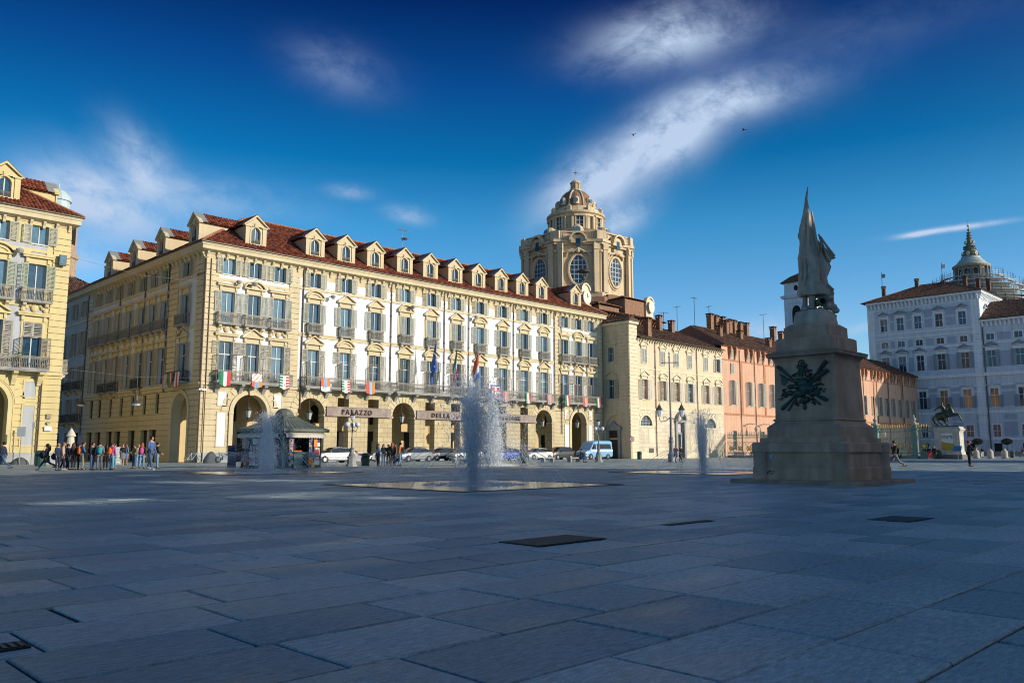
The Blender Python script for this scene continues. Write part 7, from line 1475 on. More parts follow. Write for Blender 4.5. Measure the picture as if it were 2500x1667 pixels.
# two birds over the square
for i, (u, v, d, lab) in enumerate(((1546, 330, 60, 'dark swallow-like bird high over the domed church'), (1816, 318, 75, 'tiny dark bird to the right against the cloud'))):
    q = CAM + ray(u, v) * d; p = thing('bird', lab, 'bird', q, .5 + i, 'birds in the sky'); s = .32; m = MB(); m.tube([(-.16 * s / .3, 0, 0), (-.05, 0, .01), (.08, 0, .015), (.15, 0, .01), (.2, 0, 0)], [.01, .035, .045, .03, .008], 8)
    for e in (-1, 1): m.add([(.08, e * .02, .02), (-.04, e * .02, .02), (-.08, e * .2, .10), (-.12, e * .42, .04), (.02, e * .22, .12)], [(0, 1, 2, 4), (4, 2, 3)])
    m.add([(-.15, -.02, 0), (-.15, .02, 0), (-.3, .07, 0), (-.24, 0, 0), (-.3, -.07, 0)], [(0, 1, 2, 3), (0, 3, 4)]); part('body', m, WARE[5], p)
# wire strung across the street
m = MB(); m.tube([(-12, -.3, 17.6), (-6, -.2, 16.9), (-.2, -.2, 17.2)], .012, 4); single('overhead_wire', m, IRON, 'thin wire strung across the street between the two palaces', 'wire')
# ---------------------------------------------------------------- parked cars
RUB = mat('black rubber', (.015, .015, .016), .8, .2); RIM = mat('wheel rim alloy', (.42, .42, .43), .3, .1, metal=.6); CGL = mat('car glass', (.015, .022, .028), .05, .3, 2, spec=1.); HLT = mat('headlamp glass', (.55, .58, .62), .12, .1, spec=.8); RLT = mat('red tail lamp', (.42, .015, .012), .2, .1, spec=.7); BLK = mat('black plastic', (.02, .02, .022), .6, .2); PLT = mat('number plate', (.65, .65, .62), .5, .05)
def paint(n, c, metal=.25): return mat('car paint ' + n, c, .28, .05, .8, metal=metal, spec=.6)
def car(label, c, rz, col, L=4.3, W=1.8, H=1.46, kind='hatch', band=None):
    p = thing('van' if kind == 'van' else 'parked_car', label, 'van' if kind == 'van' else 'car', c, rz, 'vehicles parked before the palace'); hw = W / 2; f = L / 2; m = MB(); g = MB()
    if kind == 'van':
        st = [(f, .5, .62, .70), (f - .08, .34, .95, .84), (f - .45, .30, 1.12, .93), (f - .95, .28, 1.25, .98), (f - 1.3, .28, 1.3, 1.0), (-f + .15, .30, 1.3, 1.0), (-f, .36, 1.25, .97)]
        cb = [(f - .85, 1.24, 1.26, .95, .93), (f - 1.65, 1.3, 2.2, 1.0, .84), (f - 2.3, 1.3, H - .03, 1.0, .84), (f - 2.8, 1.3, H, 1.0, .85), (-f + .3, 1.3, H, 1.0, .85), (-f + .05, 1.3, H - .1, .98, .84)]
    elif kind == 'mpv':
        st = [(f, .42, .62, .74), (f - .1, .28, .80, .88), (f - .5, .24, .98, .96), (f - .95, .22, 1.06, 1.0), (-f + .25, .24, 1.08, 1.0), (-f + .02, .3, 1.05, .94), (-f, .4, .95, .9)]
        cb = [(f - .8, 1.03, 1.05, .92, .9), (f - 1.55, 1.06, H - .06, 1.0, .78), (0, 1.07, H, 1.0, .80), (-f + .45, 1.08, H - .04, .99, .80), (-f + .06, 1.06, 1.12, .94, .86)]
    else:
        st = [(f, .40, .60, .70), (f - .1, .26, .74, .86), (f - .5, .22, .86, .95), (f - 1.15, .20, .95, 1.0), (0, .20, .96, 1.0), (-f + .35, .22, 1.0, 1.0), (-f + .06, .30, .98, .92), (-f, .42, .85, .88)]
        cb = [(f - 1.05, .93, .95, .93, .92), (f - 1.95, .95, H - .07, 1.0, .76), (.0 - .25, .96, H, 1.0, .78), (-f + .95, .98, H - .07, 1.0, .77), (-f + .2, .99, 1.03, .94, .84)]
    sec = []
    for x, zb, zt, k in st:
        w = hw * k; zm = zb + (zt - zb) * .55; sec.append([(x, 0, zb), (x, w * .86, zb), (x, w * .97, zb + .1), (x, w, zm), (x, w * .965, zt - .03), (x, w * .9, zt), (x, 0, zt + .03)])
    def loft(secs, mb, pick):
        n = len(secs[0])
        for s in (1, -1):
            for a, b in zip(secs[:-1], secs[1:]):
                for i in range(n - 1):
                    q = [(v[0], v[1] * s, v[2]) for v in (a[i], a[i + 1], b[i + 1], b[i])]; mb.mi = pick(i, a, b); mb.add(q, [(0, 1, 2, 3)])
        for e in (secs[0], secs[-1]):
            mb.mi = pick(-1, e, e); mb.add([(v[0], v[1], v[2]) for v in e] + [(v[0], -v[1], v[2]) for v in e[::-1]], [tuple(range(2 * n))])
    loft(sec, m, lambda i, a, b: 1 if i == 0 else (2 if band and i == 3 else 0))
    csec = []
    for x, zb, zt, kb, kt in cb: csec.append([(x, hw * kb * .965, zb), (x, hw * (kb * .45 + kt * .55) * .97, zb + (zt - zb) * .5), (x, hw * kt, max(zt - .07, zb + .01)), (x, hw * kt * .8, zt), (x, 0, zt + .02)])
    nose, tail = csec[0], csec[-1]
    def pk(i, a, b):
        if kind == 'van': return 0
        if i in (0, 1): return 1
        if a is nose or b is tail: return 1
        return 0
    body_c = MB(); loft(csec, body_c, pk)
    paints = [col, BLK, band or col]
    part('body', m, paints, p, smooth=True); part('cabin', body_c, [col, CGL], p, smooth=True)
    if kind == 'van':
        w = MB(); x0, x1 = f - .9, f - 1.68; z0, z1 = 1.30, 2.12
        w.add([(x0 + .02, -hw * .86, z0), (x0 + .02, hw * .86, z0), (x1 + .02, hw * .74, z1), (x1 + .02, -hw * .74, z1)], [(0, 1, 2, 3)])
        for s in (-1, 1):
            w.add([(f - 1.25, s * hw * .975, 1.33), (f - 2.05, s * hw * .985, 1.33), (f - 2.05, s * hw * .90, 2.0), (f - 1.68, s * hw * .905, 2.0)], [(0, 1, 2, 3)]); w.add([(f - 2.3, s * hw * .985, 1.36), (-f + .35, s * hw * .985, 1.36), (-f + .4, s * hw * .905, 2.0), (f - 2.3, s * hw * .905, 2.0)], [(0, 1, 2, 3)])
        part('window', w, CGL, p); w = MB(); [w.box(-f + .05, f - 1.0, s * hw * 1.0 - .01, s * hw * 1.0 + .012, 1.02, 1.28) for s in (-1, 1)]; part('white_stripe', w, WARE[0], p)
    else:
        k = MB()
        for s in (-1, 1):
            for xx in (-.28, -f + 1.0): k.add([(xx, s * hw * .975, .97), (xx + .09, s * hw * .975, .97), (xx + .07, s * hw * .79, H - .08), (xx, s * hw * .79, H - .08)], [(0, 1, 2, 3)])
        part('door_pillar', k, BLK, p)
    wr = .36 if kind == 'van' else .315; 
    for xx in (f - .82 if kind != 'van' else f - 1.0, -f + .72 if kind != 'van' else -f + 1.05):
        for s in (-1, 1):
            F = T(xx, s * (hw - .10), wr) @ RX(-s * PI / 2); a = MB(F); a.lathe([(wr * 1.16, -.02), (wr * 1.16, .085)], n=20); part('wheel_arch', a, BLK, p); t = MB(F); t.lathe([(wr * .66, -.1), (wr * .97, -.1), (wr, -.06), (wr, .06), (wr * .96, .11), (wr * .7, .115), (wr * .66, .1)], n=22); o = part('wheel', t, RUB, p); r_ = MB(F); r_.lathe([(wr * .68, .05), (wr * .66, .11), (wr * .6, .09)], n=20)
            for q in range(6): r_.M = F @ RZ(PI / 3 * q); r_.box(.02, wr * .64, -.035, .035, .06, .11)
            part('rim', r_, RIM, o)
    zh = .66 if kind != 'van' else .92
    for s in (-1, 1):
        h = MB(); h.add([(f - .02, s * hw * .50, zh - .02), (f - .12, s * hw * .86, zh + .02), (f - .55, s * hw * .955, zh + .16), (f - .45, s * hw * .7, zh + .19), (f - .14, s * hw * .5, zh + .09)], [(0, 1, 2, 3, 4)]); part('headlight', h, HLT, p)
        h = MB(); h.cbox((-f + .1, s * hw * .86, 1.0 if kind != 'van' else 1.15), (.16, .2, .26)); part('tail_light', h, RLT, p); h = MB(); h.ball((f - 1.35 if kind != 'van' else f - 1.4, s * (hw + .09), 1.02 if kind != 'van' else 1.5), (.07, .1, .07 if kind != 'van' else .16), 8, 6); part('wing_mirror', h, col if kind != 'van' else BLK, p)
    h = MB(); h.box(f - .03, f + .015, -hw * .45, hw * .45, .36, .54); part('grille', h, BLK, p); h = MB(); h.box(f + .012, f + .02, -.26, .26, .38, .48); part('number_plate', h, PLT, p)
    return p
SIL = paint('silver', (.42, .43, .45)); GRYc = paint('grey silver', (.28, .29, .30)); WHc = paint('white', (.70, .70, .68), .0); BLU = paint('blue', (.02, .06, .42), .2); DKG = paint('charcoal', (.05, .055, .06)); LBL = paint('pale blue', (.20, .42, .66), .0)
for u, y, lab, cl, kw in ((813, -9.4, 'silver white hatchback nearest the kiosk', SIL, {}), (1008, -8.2, 'silver grey hatchback with red tail lamps beside the group of six', GRYc, {}), (1135, -6.8, 'silver hatchback half hidden behind the fountain jets', SIL, {}), (1233, -6.2, 'bright blue hatchback behind the white water jet', BLU, {}), (1310, -5.6, 'white hatchback between the blue and the charcoal car', WHc, {}), (1365, -5.4, 'charcoal compact people carrier next to the pale blue van', DKG, {'kind': 'mpv', 'L': 4.0, 'H': 1.62}), (1450, -6.3, 'pale blue minibus with white stripe and tinted windows', LBL, {'kind': 'van', 'L': 5.6, 'W': 2.0, 'H': 2.42})):
    q = onY(u, 1115, y); car(lab, (q.x, y, 0), PI + rnd.uniform(-.06, .06), cl, **kw)
for x, y, lab, cl in ((26.5, -4.2, 'dark car bonnet in the shade behind the silver hatchback by the fountain', DKG),): car(lab, (x, y, 0), PI, cl)
# ---------------------------------------------------------------- people
SK = mat('skin', (.50, .27, .18), .6, .06, 4); HAIR = {'black': mat('black hair', (.012, .010, .010), .55, .3, 20), 'brown': mat('brown hair', (.055, .026, .014), .55, .4, 20), 'red': mat('ginger hair', (.30, .085, .02), .55, .3, 20), 'grey': mat('grey hair', (.36, .33, .29), .6, .3, 20), 'blond': mat('fair hair', (.34, .20, .08), .6, .3, 20), 'redhat': mat('red knitted hat', (.30, .015, .025), .9, .2, 30)}
CLO = {n: mat('cloth ' + n, c, .85, .2, 8, bump=.25, bs=14) for n, c in (('black', (.016, .016, .019)), ('navy', (.022, .030, .065)), ('jeans', (.055, .105, .20)), ('light jeans', (.20, .32, .46)), ('grey', (.17, .17, .18)), ('khaki', (.28, .24, .17)), ('beige', (.50, .38, .24)), ('blue', (.06, .13, .30)), ('olive', (.16, .14, .07)), ('purple', (.075, .03, .075)), ('brown', (.10, .045, .025)), ('red', (.50, .06, .03)), ('orange', (.75, .16, .02)), ('white', (.60, .60, .58)), ('denim', (.10, .17, .28)), ('pale denim', (.30, .42, .55)), ('scarlet', (.62, .02, .02)), ('pink', (.55, .09, .26)), ('teal', (.03, .30, .33)), ('green', (.05, .16, .07)))}
def skin_obj(name, chains, root_r, root_p, ma, parent, lv=1):
    """a skinned surface grown over connected chains; chains: (start index or None, [(x, y, z, r)])"""
    bm = bmesh.new(); sl = bm.verts.layers.skin.verify(); V = [bm.verts.new(root_p)]; V[0][sl].radius = root_r; V[0][sl].use_root = True
    for st, pts in chains:
        prev = V[st]
        for x, y, z, r in pts: v = bm.verts.new((x, y, z)); v[sl].radius = r if isinstance(r, tuple) else (r, r); bm.edges.new((prev, v)); V.append(v); prev = v
    me = bpy.data.meshes.new(name); bm.to_mesh(me); bm.free(); me.materials.append(ma); o = part(name, me, None, parent); s = o.modifiers.new('skin', 'SKIN'); s.use_smooth_shade = True; s.branch_smoothing = .3; u = o.modifiers.new('sub', 'SUBSURF'); u.levels = lv; u.render_levels = lv; return o
def person(label, c, h, rz, top='black', legs='jeans', hair='brown', long=False, stride=0., arms=(0., 0.), bend=(.15, .15), shoes='black', skirt=False, coat=False, sit=False, lean=0., hat=False, group=None, lift=(0., 0.), female=False, wide=1.):
    """a figure facing -y; arms: swing forward, bend: elbow flex, lift: sideways lift"""
    p = thing('person', label, 'person', c, rz, group); k = h / 1.72; X = .165 * (.94 if female else 1) * wide
    hipz, sz = .90, 1.41; off = 0
    if sit: hipz, sz = .50, 1.01
    P = lambda x, y, z, r: (x * k, y * k, z * k, tuple(q * k for q in r) if isinstance(r, tuple) else r * k)
    ly = lambda z: -lean * (z - hipz)
    legsP = {}
    for s, st in ((-1, stride), (1, -stride)):
        if sit: hip, kn, an, toe = (s * .09, 0, hipz), (s * .11, -.42, hipz + .02), (s * .12, -.44 - .06 * s, .09), (s * .13, -.60 - .06 * s, .04)
        else:
            hip = (s * .085, 0, hipz); kn = (s * .09, -.40 * math.sin(st) - .03, hipz - .42 * math.cos(st)); b = st - (.55 if st < 0 else .05) * min(1, abs(st) * 2.2); an = (s * .09, kn[1] - .41 * math.sin(b), kn[2] - .41 * math.cos(b)); toe = (s * .11, an[1] - .17, an[2] - .06)
        legsP[s] = (hip, kn, an, toe)
    low = min(legsP[s][2][2] for s in (-1, 1)) - .085
    dz = -low if not sit else 0
    Z = lambda q: (q[0], q[1], q[2] + dz)
    armP = {}
    for s, sw, bd, lf in ((-1, arms[0], bend[0], lift[0]), (1, arms[1], bend[1], lift[1])):
        sh = (s * X, ly(sz), sz); ca = .29; el = (s * (X + .05 + ca * math.sin(lf)), sh[1] - ca * math.sin(sw) * math.cos(lf), sz - ca * math.cos(sw) * math.cos(lf)); a2 = sw + bd; wr = (el[0] - s * .03 * min(1, bd) - s * .06 * max(0, bd - 1), el[1] - .25 * math.sin(a2), el[2] - .25 * math.cos(a2)); dirn = Vector((wr[0] - el[0], wr[1] - el[1], wr[2] - el[2])).normalized(); armP[s] = (sh, el, wr, dirn)
    nk = (0, ly(1.48 - .0) if not sit else ly(1.08), sz + .08); hd = (0, nk[1] - .01 - lean * .1, sz + .19); tp = (0, hd[1] - .01, sz + .285)
    # body: one continuous skin with five-fingered hands
    ch = [(0, [P(0, ly(hipz + .2), hipz + .2 + dz, (.125, .09)), P(0, ly(sz - .08), sz - .06 + dz, (.15, .10)), P(*nk[:2], nk[2] + dz, .055), P(*hd[:2], hd[2] + dz, (.078, .092)), P(*tp[:2], tp[2] + dz, (.06, .07))])]; n = 1 + 5
    for s in (-1, 1):
        sh, el, wr, dn = armP[s]; hand = Vector(wr) + dn * .09
        ch.append((2, [P(*Z(sh), .058), P(*Z(el), .042), P(*Z(wr), .029), P(*Z(hand[:]), (.040, .022))])); palm = n + 3; n += 4
        side = dn.cross(Vector((1, 0, 0))); side = side.normalized() if side.length > .1 else Vector((0, 1, 0))
        for q in range(4): b = hand + side * (.027 - .018 * q) + dn * .012; t1 = b + dn * (.035 + (.006 if q in (1, 2) else 0)) ; t2 = t1 + dn * .028 + Vector((-s * .012, 0, 0)); ch.append((palm, [P(*Z(b[:]), .0095), P(*Z(t1[:]), .0085), P(*Z(t2[:]), .007)])); n += 3
        b = Vector(wr) + dn * .05 + side * .035; ch.append((palm - 1, [P(*Z(b[:]), .011), P(*Z((b + dn * .04 + side * .012)[:]), .009)])); n += 2
    for s in (-1, 1): hip, kn, an, toe = (Z(q) for q in legsP[s]); ch.append((0, [P(*hip, .085), P(*kn, .056), P(*an, .038), P(*toe, .034)]))
    root = (0, 0, (hipz + .04 + dz) * k); skin_obj('body', ch, (.13 * k, .10 * k), root, SK, p)
    # clothes follow the limbs
    ch = [(0, [P(0, ly(hipz + .2), hipz + .2 + dz, (.150 * wide, .115)), P(0, ly(sz - .1), sz - .07 + dz, (.172 * wide, .125)), P(0, nk[1] + .005, sz + .035 + dz, (.085, .08))])]
    for s in (-1, 1): sh, el, wr, dn = armP[s]; ch.append((2, [P(*Z(sh), .078), P(*Z(el), .060), P(*Z(wr), .047)]))
    skin_obj('jacket', ch, (.160 * k * wide, .125 * k), (0, 0, (hipz + (-.04 if not coat else .0) + dz) * k), CLO[top], p)
    if coat or skirt:
        m = MB(); zl = hipz - (.42 if skirt else .34); m.lathe([(.235, zl), (.21, hipz - .15), (.175, hipz + .08), (.12, hipz + .12)], (0, 0, dz), 14, sy=.78, ribs=lambda a: 1 + .04 * math.sin(5 * a)); m.v = [(a * k, b * k, z * k) for a, b, z in m.v]; part('skirt' if skirt else 'coat_tail', m, CLO[legs if skirt else top], p, smooth=True)
    if not skirt:
        ch = []
        for s in (-1, 1): hip, kn, an, toe = (Z(q) for q in legsP[s]); an2 = (an[0], an[1], an[2] + .02); ch.append((0, [P(*hip, .098), P(*kn, .070), P(*an2, .055)]))
        skin_obj('trousers', ch, (.135 * k, .112 * k), (0, 0, (hipz + .03 + dz) * k), CLO[legs], p)
    for s in (-1, 1):
        hip, kn, an, toe = (Z(q) for q in legsP[s]); m = MB(); m.tube([P(an[0], an[1] + .06, an[2] - .05, 0)[:3], P(an[0], an[1] + .02, an[2] - .035, 0)[:3], P(an[0], an[1] - .06, an[2] - .05, 0)[:3], P(toe[0], toe[1] - .01, toe[2] - .0, 0)[:3]], [.038 * k, .05 * k, .045 * k, .034 * k], 8); part('shoe', m, CLO[shoes], p, smooth=True)
    m = MB(); hc = P(0, hd[1] + .018, hd[2] + .035 + dz, 0)
    m.ball(hc[:3], (.094 * k, .108 * k, .105 * k), 12, 9); 
    if long: m.tube([P(0, hd[1] + .07, hd[2] + .06 + dz, 0)[:3], P(0, hd[1] + .10, hd[2] - .08 + dz, 0)[:3], P(0, hd[1] + .12, hd[2] - .27 + dz, 0)[:3], P(0, hd[1] + .12, hd[2] - .36 + dz, 0)[:3]], [.085 * k, .115 * k, .10 * k, .03 * k], 10)
    part('hair' if not hat else 'hat', m, HAIR[hair], p, smooth=True)
    m = MB(); fy = hd[1] - .085
    m.ball(P(0, fy + .005, hd[2] - .012 + dz, 0)[:3], (.062 * k, .03 * k, .075 * k), 10, 8); m.ball(P(0, fy - .025, hd[2] - .01 + dz, 0)[:3], (.013 * k, .018 * k, .02 * k), 6, 5); part('face', m, SK, p, smooth=True)
    m = MB(); [m.ball(P(s * .028, fy - .022, hd[2] + .015 + dz, 0)[:3], .009 * k, 6, 5) for s in (-1, 1)]; m.box(-.02 * k, .02 * k, (fy - .028) * k, (fy - .02) * k, (hd[2] - .052 + dz) * k, (hd[2] - .045 + dz) * k); part('eyes_and_mouth', m, HAIR['black'], p)
    return p, k, dz
def backpack(label, c, rz, h, col, group='backpacks'):
    k = h / 1.72; d = Vector((math.sin(-rz) * -1, math.cos(rz), 0)); q = Vector(c) + Vector((-math.sin(rz), math.cos(rz), 0)) * (.19 * k); p = thing('backpack', label, 'backpack', (q.x, q.y, 1.0 * k), rz, group); m = MB(); m.ball((0, .03, .19 * k), (.145 * k, .10 * k, .235 * k), 12, 9); part('bag', m, CLO[col], p, smooth=True); m = MB(); m.ball((0, .1 * k, .1 * k), (.1 * k, .05 * k, .1 * k), 10, 7); part('pocket', m, CLO[col], p, smooth=True); m = MB(); [m.tube([(s * .07 * k, -.02, .38 * k), (s * .1 * k, -.14 * k, .42 * k), (s * .1 * k, -.2 * k, .3 * k)], .016, 5) for s in (-1, 1)]; part('strap', m, CLO['black'], p)
VW = math.atan2(CAM.x, 1) * 0
TOW = -YAW           # facing the camera direction helper: rz so that -y looks back along the view axis
def face_(deg): return TOW + R(deg)   # 0 = facing the camera, 90 = facing right in the picture, -90 = left, 180 = away
crowd = 'crowd before the side street'
L_ = [
 (5, 1149, 1.66, -75, dict(top='navy', legs='jeans', hair='black', stride=.45, arms=(-.3, .2), shoes='navy'), 'person in a dark jacket walking out of the left edge of the picture', None),
 (112, 1147.5, 1.62, -80, dict(top='black', legs='navy', hair='black', long=True, stride=.6, arms=(.1, -.1), coat=True, female=True), 'woman with long black hair striding left before the yellow palace', None),
 (139, 1147.7, 1.52, 60, dict(top='navy', legs='navy', hair='blond', arms=(.2, .1), shoes='black'), 'fair haired person in a navy jacket with a dark shoulder bag', None),
 (152, 1147, 1.58, 100, dict(top='beige', legs='black', hair='red', arms=(.1, 0), shoes='white', female=True, stride=.15), 'woman in a beige jacket with dark red hair', None),
 (163, 1145.5, 1.5, 150, dict(top='navy', legs='navy', hair='black'), 'person in dark clothes half hidden behind the beige jacket', None),
 (177, 1147, 1.55, 180, dict(top='black', legs='black', hair='brown', long=True, female=True), 'girl in black with long curly brown hair seen from behind', None),
 (189, 1146.5, 1.5, 120, dict(top='black', legs='black', hair='black', shoes='black'), 'person in black between the curly haired girl and the orange backpack', None),
 (200, 1147, 1.62, 115, dict(top='blue', legs='khaki', hair='brown', arms=(.3, .1), bend=(.6, .2)), 'young man in a blue jacket and khaki trousers with orange backpack', 'orange'),
 (223, 1147, 1.58, 70, dict(top='black', legs='jeans', hair='black', arms=(.2, .3)), 'person in a black jacket and jeans left of the teal backpack', 'black'),
 (241, 1147, 1.64, 205, dict(top='grey', legs='grey', hair='brown', stride=.22, arms=(.1, .2), bend=(.7, .5)), 'person in grey trousers carrying a teal backpack', 'teal'),
 (257, 1146, 1.5, -150, dict(top='black', legs='black', hair='black', female=True, long=True), 'girl in black right of the teal backpack', None),
 (271, 1146.5, 1.58, 165, dict(top='pink', legs='light jeans', hair='brown', arms=(.1, .3)), 'person in pale jeans with an orange backpack, right half of the crowd', 'orange'),
 (277, 1144.5, 1.55, 140, dict(top='pale denim', legs='teal', hair='black'), 'person in pale denim half behind the right orange backpack', None),
 (298, 1135, 1.62, 20, dict(top='black', legs='grey', hair='red', skirt=True, female=True, shoes='beige'), 'ginger woman in a grey skirt beside the white display stand', None),
 (306, 1134.5, 1.66, 160, dict(top='denim', legs='denim', hair='brown', skirt=True, female=True, long=True, shoes='brown'), 'woman in a denim dress next to the grey skirt', None),
 (327, 1143, 1.48, -20, dict(top='olive', legs='jeans', hair='brown', arms=(.3, .3), bend=(1.2, 1.0), female=True), 'small person in an olive parka left of the pink backpack', None),
 (336, 1141.5, 1.5, 30, dict(top='beige', legs='light jeans', hair='blond', female=True), 'fair person in a yellowish top behind the pink backpack', None),
 (345, 1143.5, 1.6, 190, dict(top='black', legs='light jeans', hair='red', long=True, female=True, stride=.18), 'ginger girl in pale jeans carrying a pink backpack', 'pink'),
 (366, 1146.5, 1.98, 65, dict(top='blue', legs='jeans', hair='black', stride=.25, arms=(.15, -.1), bend=(.9, .8), shoes='white'), 'tall young man in a blue hooded jacket and white shoes', None),
 (382, 1142.5, 1.62, 120, dict(top='black', legs='light jeans', hair='black', arms=(.1, .0), bend=(.9, .5)), 'person in a black jacket right of the tall man, at the end of the crowd', None)]
for u, v, h, a, kw, lab, bp in L_:
    c = G(u, v); person(lab, c, h, face_(a), group=crowd, **kw)
    if bp: backpack({'black': 'black backpack on the person in jeans, middle of the crowd', 'teal': 'teal backpack with pale mark', 'pink': 'pink backpack on the ginger girl', 'orange': 'orange backpack on the young man in khaki trousers' if u < 230 else 'orange backpack on the person in pale jeans'}[bp], c, face_(a), h, bp)
p = thing('shoulder_bag', 'dark navy shoulder bag at the left end of the crowd', 'bag', G(131, 1147.5) + Vector((0, 0, .62)), 0); m = MB(); m.ball((0, 0, .15), (.2, .12, .2), 10, 7); part('bag', m, CLO['navy'], p, smooth=True); m = MB(); m.tube([(-.1, 0, .3), (.02, 0, .62), (.12, 0, .3)], .014, 5); part('strap', m, CLO['black'], p)
p = thing('handbag', 'big black bag of the striding woman', 'bag', G(104, 1147) + Vector((0, 0, .72)), 0); m = MB(); m.ball((0, 0, .15), (.24, .14, .24), 10, 7); part('bag', m, CLO['black'], p, smooth=True); m = MB(); m.tube([(-.1, 0, .32), (.06, 0, .7), (.12, 0, .32)], .014, 5); part('strap', m, CLO['black'], p)
p = thing('display_stand', 'white display stand of stacked cubes behind the crowd', 'display stand', G(286, 1133), face_(20)); m = MB()
for i in range(6): m.bbox(-.26, .26, -.2, .2, .02 + .235 * i, .235 * (i + 1), .015)
part('shelf', m, WARE[0], p); m = MB(); [m.box(-.2, .2, -.215, -.203, .08 + .235 * i, .12 + .235 * i) for i in range(6)]; part('price_strip', m, WARE[9], p)
six = 'six people talking beside the bin'
for u, a, h, kw, lab in ((922.6, 140, 1.62, dict(top='pale denim', legs='navy', hair='brown', long=True, female=True), 'woman in a pale denim jacket, left end of the group of six'), (935.5, 20, 1.58, dict(top='black', legs='jeans', hair='brown', long=True, female=True, arms=(.3, .3), bend=(1.2, 1.1)), 'dark haired woman in jeans with folded arms, second of the group of six'), (947.6, -10, 1.56, dict(top='black', legs='black', hair='brown', female=True), 'woman in black half hidden in the middle of the group of six'), (957, 175, 1.70, dict(top='black', legs='black', hair='red', long=True, female=True, wide=1.15), 'person in black with an orange scarf, front of the group of six'), (964.6, -60, 1.68, dict(top='grey', legs='navy', hair='brown'), 'man in a grey hooded top in the group of six'), (976.7, -100, 1.68, dict(top='orange', legs='light jeans', hair='black', stride=.1), 'man in an orange jacket and pale jeans, right end of the group of six')):
    c = G(u, 1137.5 if u != 964.6 else 1136.8); person(lab, c, h, face_(a), group=six, **kw)
    if u > 970: backpack('black backpack on the man in the orange jacket', c, face_(a), h, 'black')
person('man in a navy jacket walking beside the red jacket', G(1272, 1130.3), 1.58, face_(95), top='navy', legs='light jeans', hair='brown', stride=.35, arms=(.3, -.2)); person('grey haired person in a red jacket by the blue car', G(1281, 1129.8), 1.64, face_(95), top='red', legs='navy', hair='grey', stride=.3)
person('person in navy sitting on the end of a stone bench', G(1417, 1128), 1.66, face_(65), top='navy', legs='jeans', hair='brown', sit=True, arms=(.7, .7), bend=(.9, .9), lean=.2)
person('curly haired woman in a purple coat beside the tall lamp mast', G(1650, 1128.5), 1.66, face_(15), top='purple', legs='light jeans', hair='red', female=True, stride=.3, arms=(.2, .2), bend=(.6, 1.6), coat=True); person('man in a long black coat and brown trousers walking with the woman in purple', G(1663, 1128.5), 1.74, face_(20), top='black', legs='brown', hair='grey', stride=.4, coat=True, arms=(.2, -.2))
person('man in a black jacket walking out from behind the monument', G(2186, 1146), 1.84, face_(-80), top='black', legs='grey', hair='brown', stride=.62, arms=(-.35, .4), bend=(.3, .3)); c = GD(2190, 96); person('person in black walking further behind the monument edge', c, 1.7, face_(-60), top='black', legs='black', hair='black', stride=.3)
p = thing('carrier_bag', 'dark green bag carried behind the monument edge', 'bag', GD(2199, 96) + Vector((0, 0, .35)), 0); m = MB(); m.ball((0, 0, .16), (.26, .14, .22), 10, 7); part('bag', m, CLO['green'], p, smooth=True); m = MB(); m.tube([(-.1, 0, .3), (0, 0, .5), (.1, 0, .3)], .015, 5); part('handle', m, CLO['green'], p)
person('person in scarlet trousers walking before the gilt gates', GD(2268.6, 107), 1.72, face_(150), top='black', legs='scarlet', hair='brown', stride=.3, female=True, shoes='white'); person('person in black walking beside the scarlet trousers', GD(2280.8, 107), 1.76, face_(150), top='black', legs='black', hair='blond', stride=.35, wide=1.1)
c = G(2367, 1138.2); person('person in black with a red hat looking at a phone', c, 1.80, face_(80), top='black', legs='black', hair='redhat', hat=True, arms=(.55, .55), bend=(1.25, 1.25), wide=1.2, lean=.06, shoes='brown')
q = Vector((-math.sin(-face_(80)), -math.cos(face_(80)), 0)); fw = Vector((math.sin(face_(80)), -math.cos(face_(80)), 0)); p = thing('smartphone', 'small dark phone in the hands of the person in the red hat', 'phone', c + fw * .48 + Vector((0, 0, 1.22)), face_(80)); m = MB(); m.bbox(-.04, .04, -.005, .005, 0, .15, .003); part('screen', m, BLK, p)
p = thing('belt_bag', 'grey belt bag of the person in the red hat', 'bag', c + fw * .2 + Vector((0, 0, .92)), face_(80)); m = MB(); m.ball((0, 0, .07), (.17, .09, .1), 10, 7); part('bag', m, CLO['khaki'], p, smooth=True)
person('distant person in a dark jacket and white trousers between the bollards', GD(2398.6, 138), 1.75, face_(170), top='black', legs='white', hair='black', stride=.3); person('distant person walking at the right edge of the picture', GD(2496, 140), 1.75, face_(-100), top='navy', legs='grey', hair='black', stride=.4)
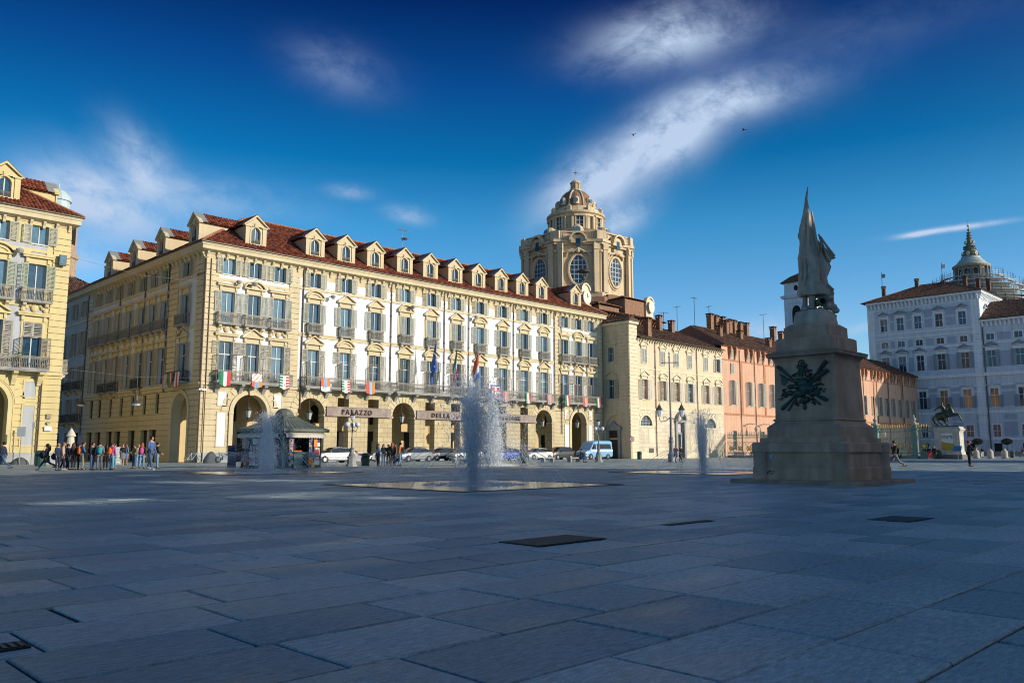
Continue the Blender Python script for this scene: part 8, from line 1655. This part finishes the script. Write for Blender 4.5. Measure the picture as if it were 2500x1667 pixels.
# ---------------------------------------------------------------- the castle behind the photographer, whose shadow lies over the square
H2 = Vector((SUN.x, SUN.y)).normalized(); TE = SUN.z / math.hypot(SUN.x, SUN.y)
def make_castle():
    e1 = G(2300, 1149.3); tip = G(640, 1141.5); q = Vector((e1.x, e1.y)) + H2 * 40; dist = (q - Vector((tip.x, tip.y))).dot(H2); H = dist * TE
    far = G(60, 1158); d = (Vector((far.x, far.y)) - Vector((tip.x, tip.y))).normalized(); ang = math.atan2(d.y, d.x)
    p = thing('castle', 'old brick castle behind the viewer that shades the square', 'castle', (q.x, q.y, 0), ang); Lw = 95; w = MB(); inv = (T(q.x, q.y, 0) @ RZ(ang)).inverted(); ops = []
    for (u, v, wd, hh) in ((675, 1173, 2.2, 1.3), (466, 1177, 1.7, 1.0), (735, 1208, 3.2, .55), (240, 1224, 2.2, .5), (352, 1160, 1.8, .45), (880, 1146, 2.4, .5), (1000, 1160, 1.2, .5), (560, 1168, .9, .4), (950, 1215, 1.2, .35)):  # openings added so sun through them lands as light patches on the paving
        c = G(u, v); a = inv @ c; b = inv.to_3x3() @ SUN; t = -a.y / b.y; s = a + b * t
        if 1 < s.x < Lw - 2 and s.z < H - .3: ops.append((s.x - wd / 2, s.x + wd / 2, s.z - hh / 2, s.z + hh / 2, False, .0))
    wall(w, 0, Lw, 0, H, ops); part('wall', w, mat('castle brick', (.34, .22, .15), .95, .25, .6, streak=.4, brick=(.6, .2, .02, .7)), p)
    b = MB(); b.box(0, Lw, 8, 34, 0, H * .55); b.quad((.05, 0, 0), (.05, 30, 0), (.05, 30, H * .9), (.05, 0, H * .9)); part('wing', b, BRK, p)
    # stone parapet vases break the straight shadow line
    v = MB(); r = random.Random(2)
    for i in range(26): x = 2 + i * 3.6; v.lathe([(.35, H), (.5, H + .2), (.2, H + .5), (.45, H + 1.0), (.3, H + 1.5), (.1, H + 1.8)], (x, 0, 0), 8)
    part('parapet_vases', v, STON, p)
make_castle()
def make_turret():
    a = G(2300, 1129.6); b = G(2300, 1122.9); a, b = Vector((a.x, a.y)), Vector((b.x, b.y)); n = Vector((-H2.y, H2.x)); wa = a.dot(n); wb = b.dot(n); w = abs(wb - wa); mid = (wa + wb) / 2; t0 = a.dot(H2) + 42; c = n * mid + H2 * t0; tip = G(2010, 1127); H = (t0 - Vector((tip.x, tip.y)).dot(H2)) * TE
    p = thing('castle_tower', 'brick castle tower outside the view to the right', 'tower', (c.x, c.y, 0), math.atan2(H2.y, H2.x)); m = MB(); m.box(0, 8, -w / 2, w / 2, 0, H - 1.2); part('wall', m, BRK, p); m = MB()
    for i in range(5): y = -w / 2 + w * i / 5; m.box(0, 8, y, y + w / 10, H - 1.2, H)
    m.prismx([(-w / 2 + .0, H - 1.2), (w / 2, H - 1.2), (w / 2 - 1.5, H + .4), (-w / 2 + 1.5, H + .4)], .5, 7.5); part('battlement', m, BRK, p)
make_turret()
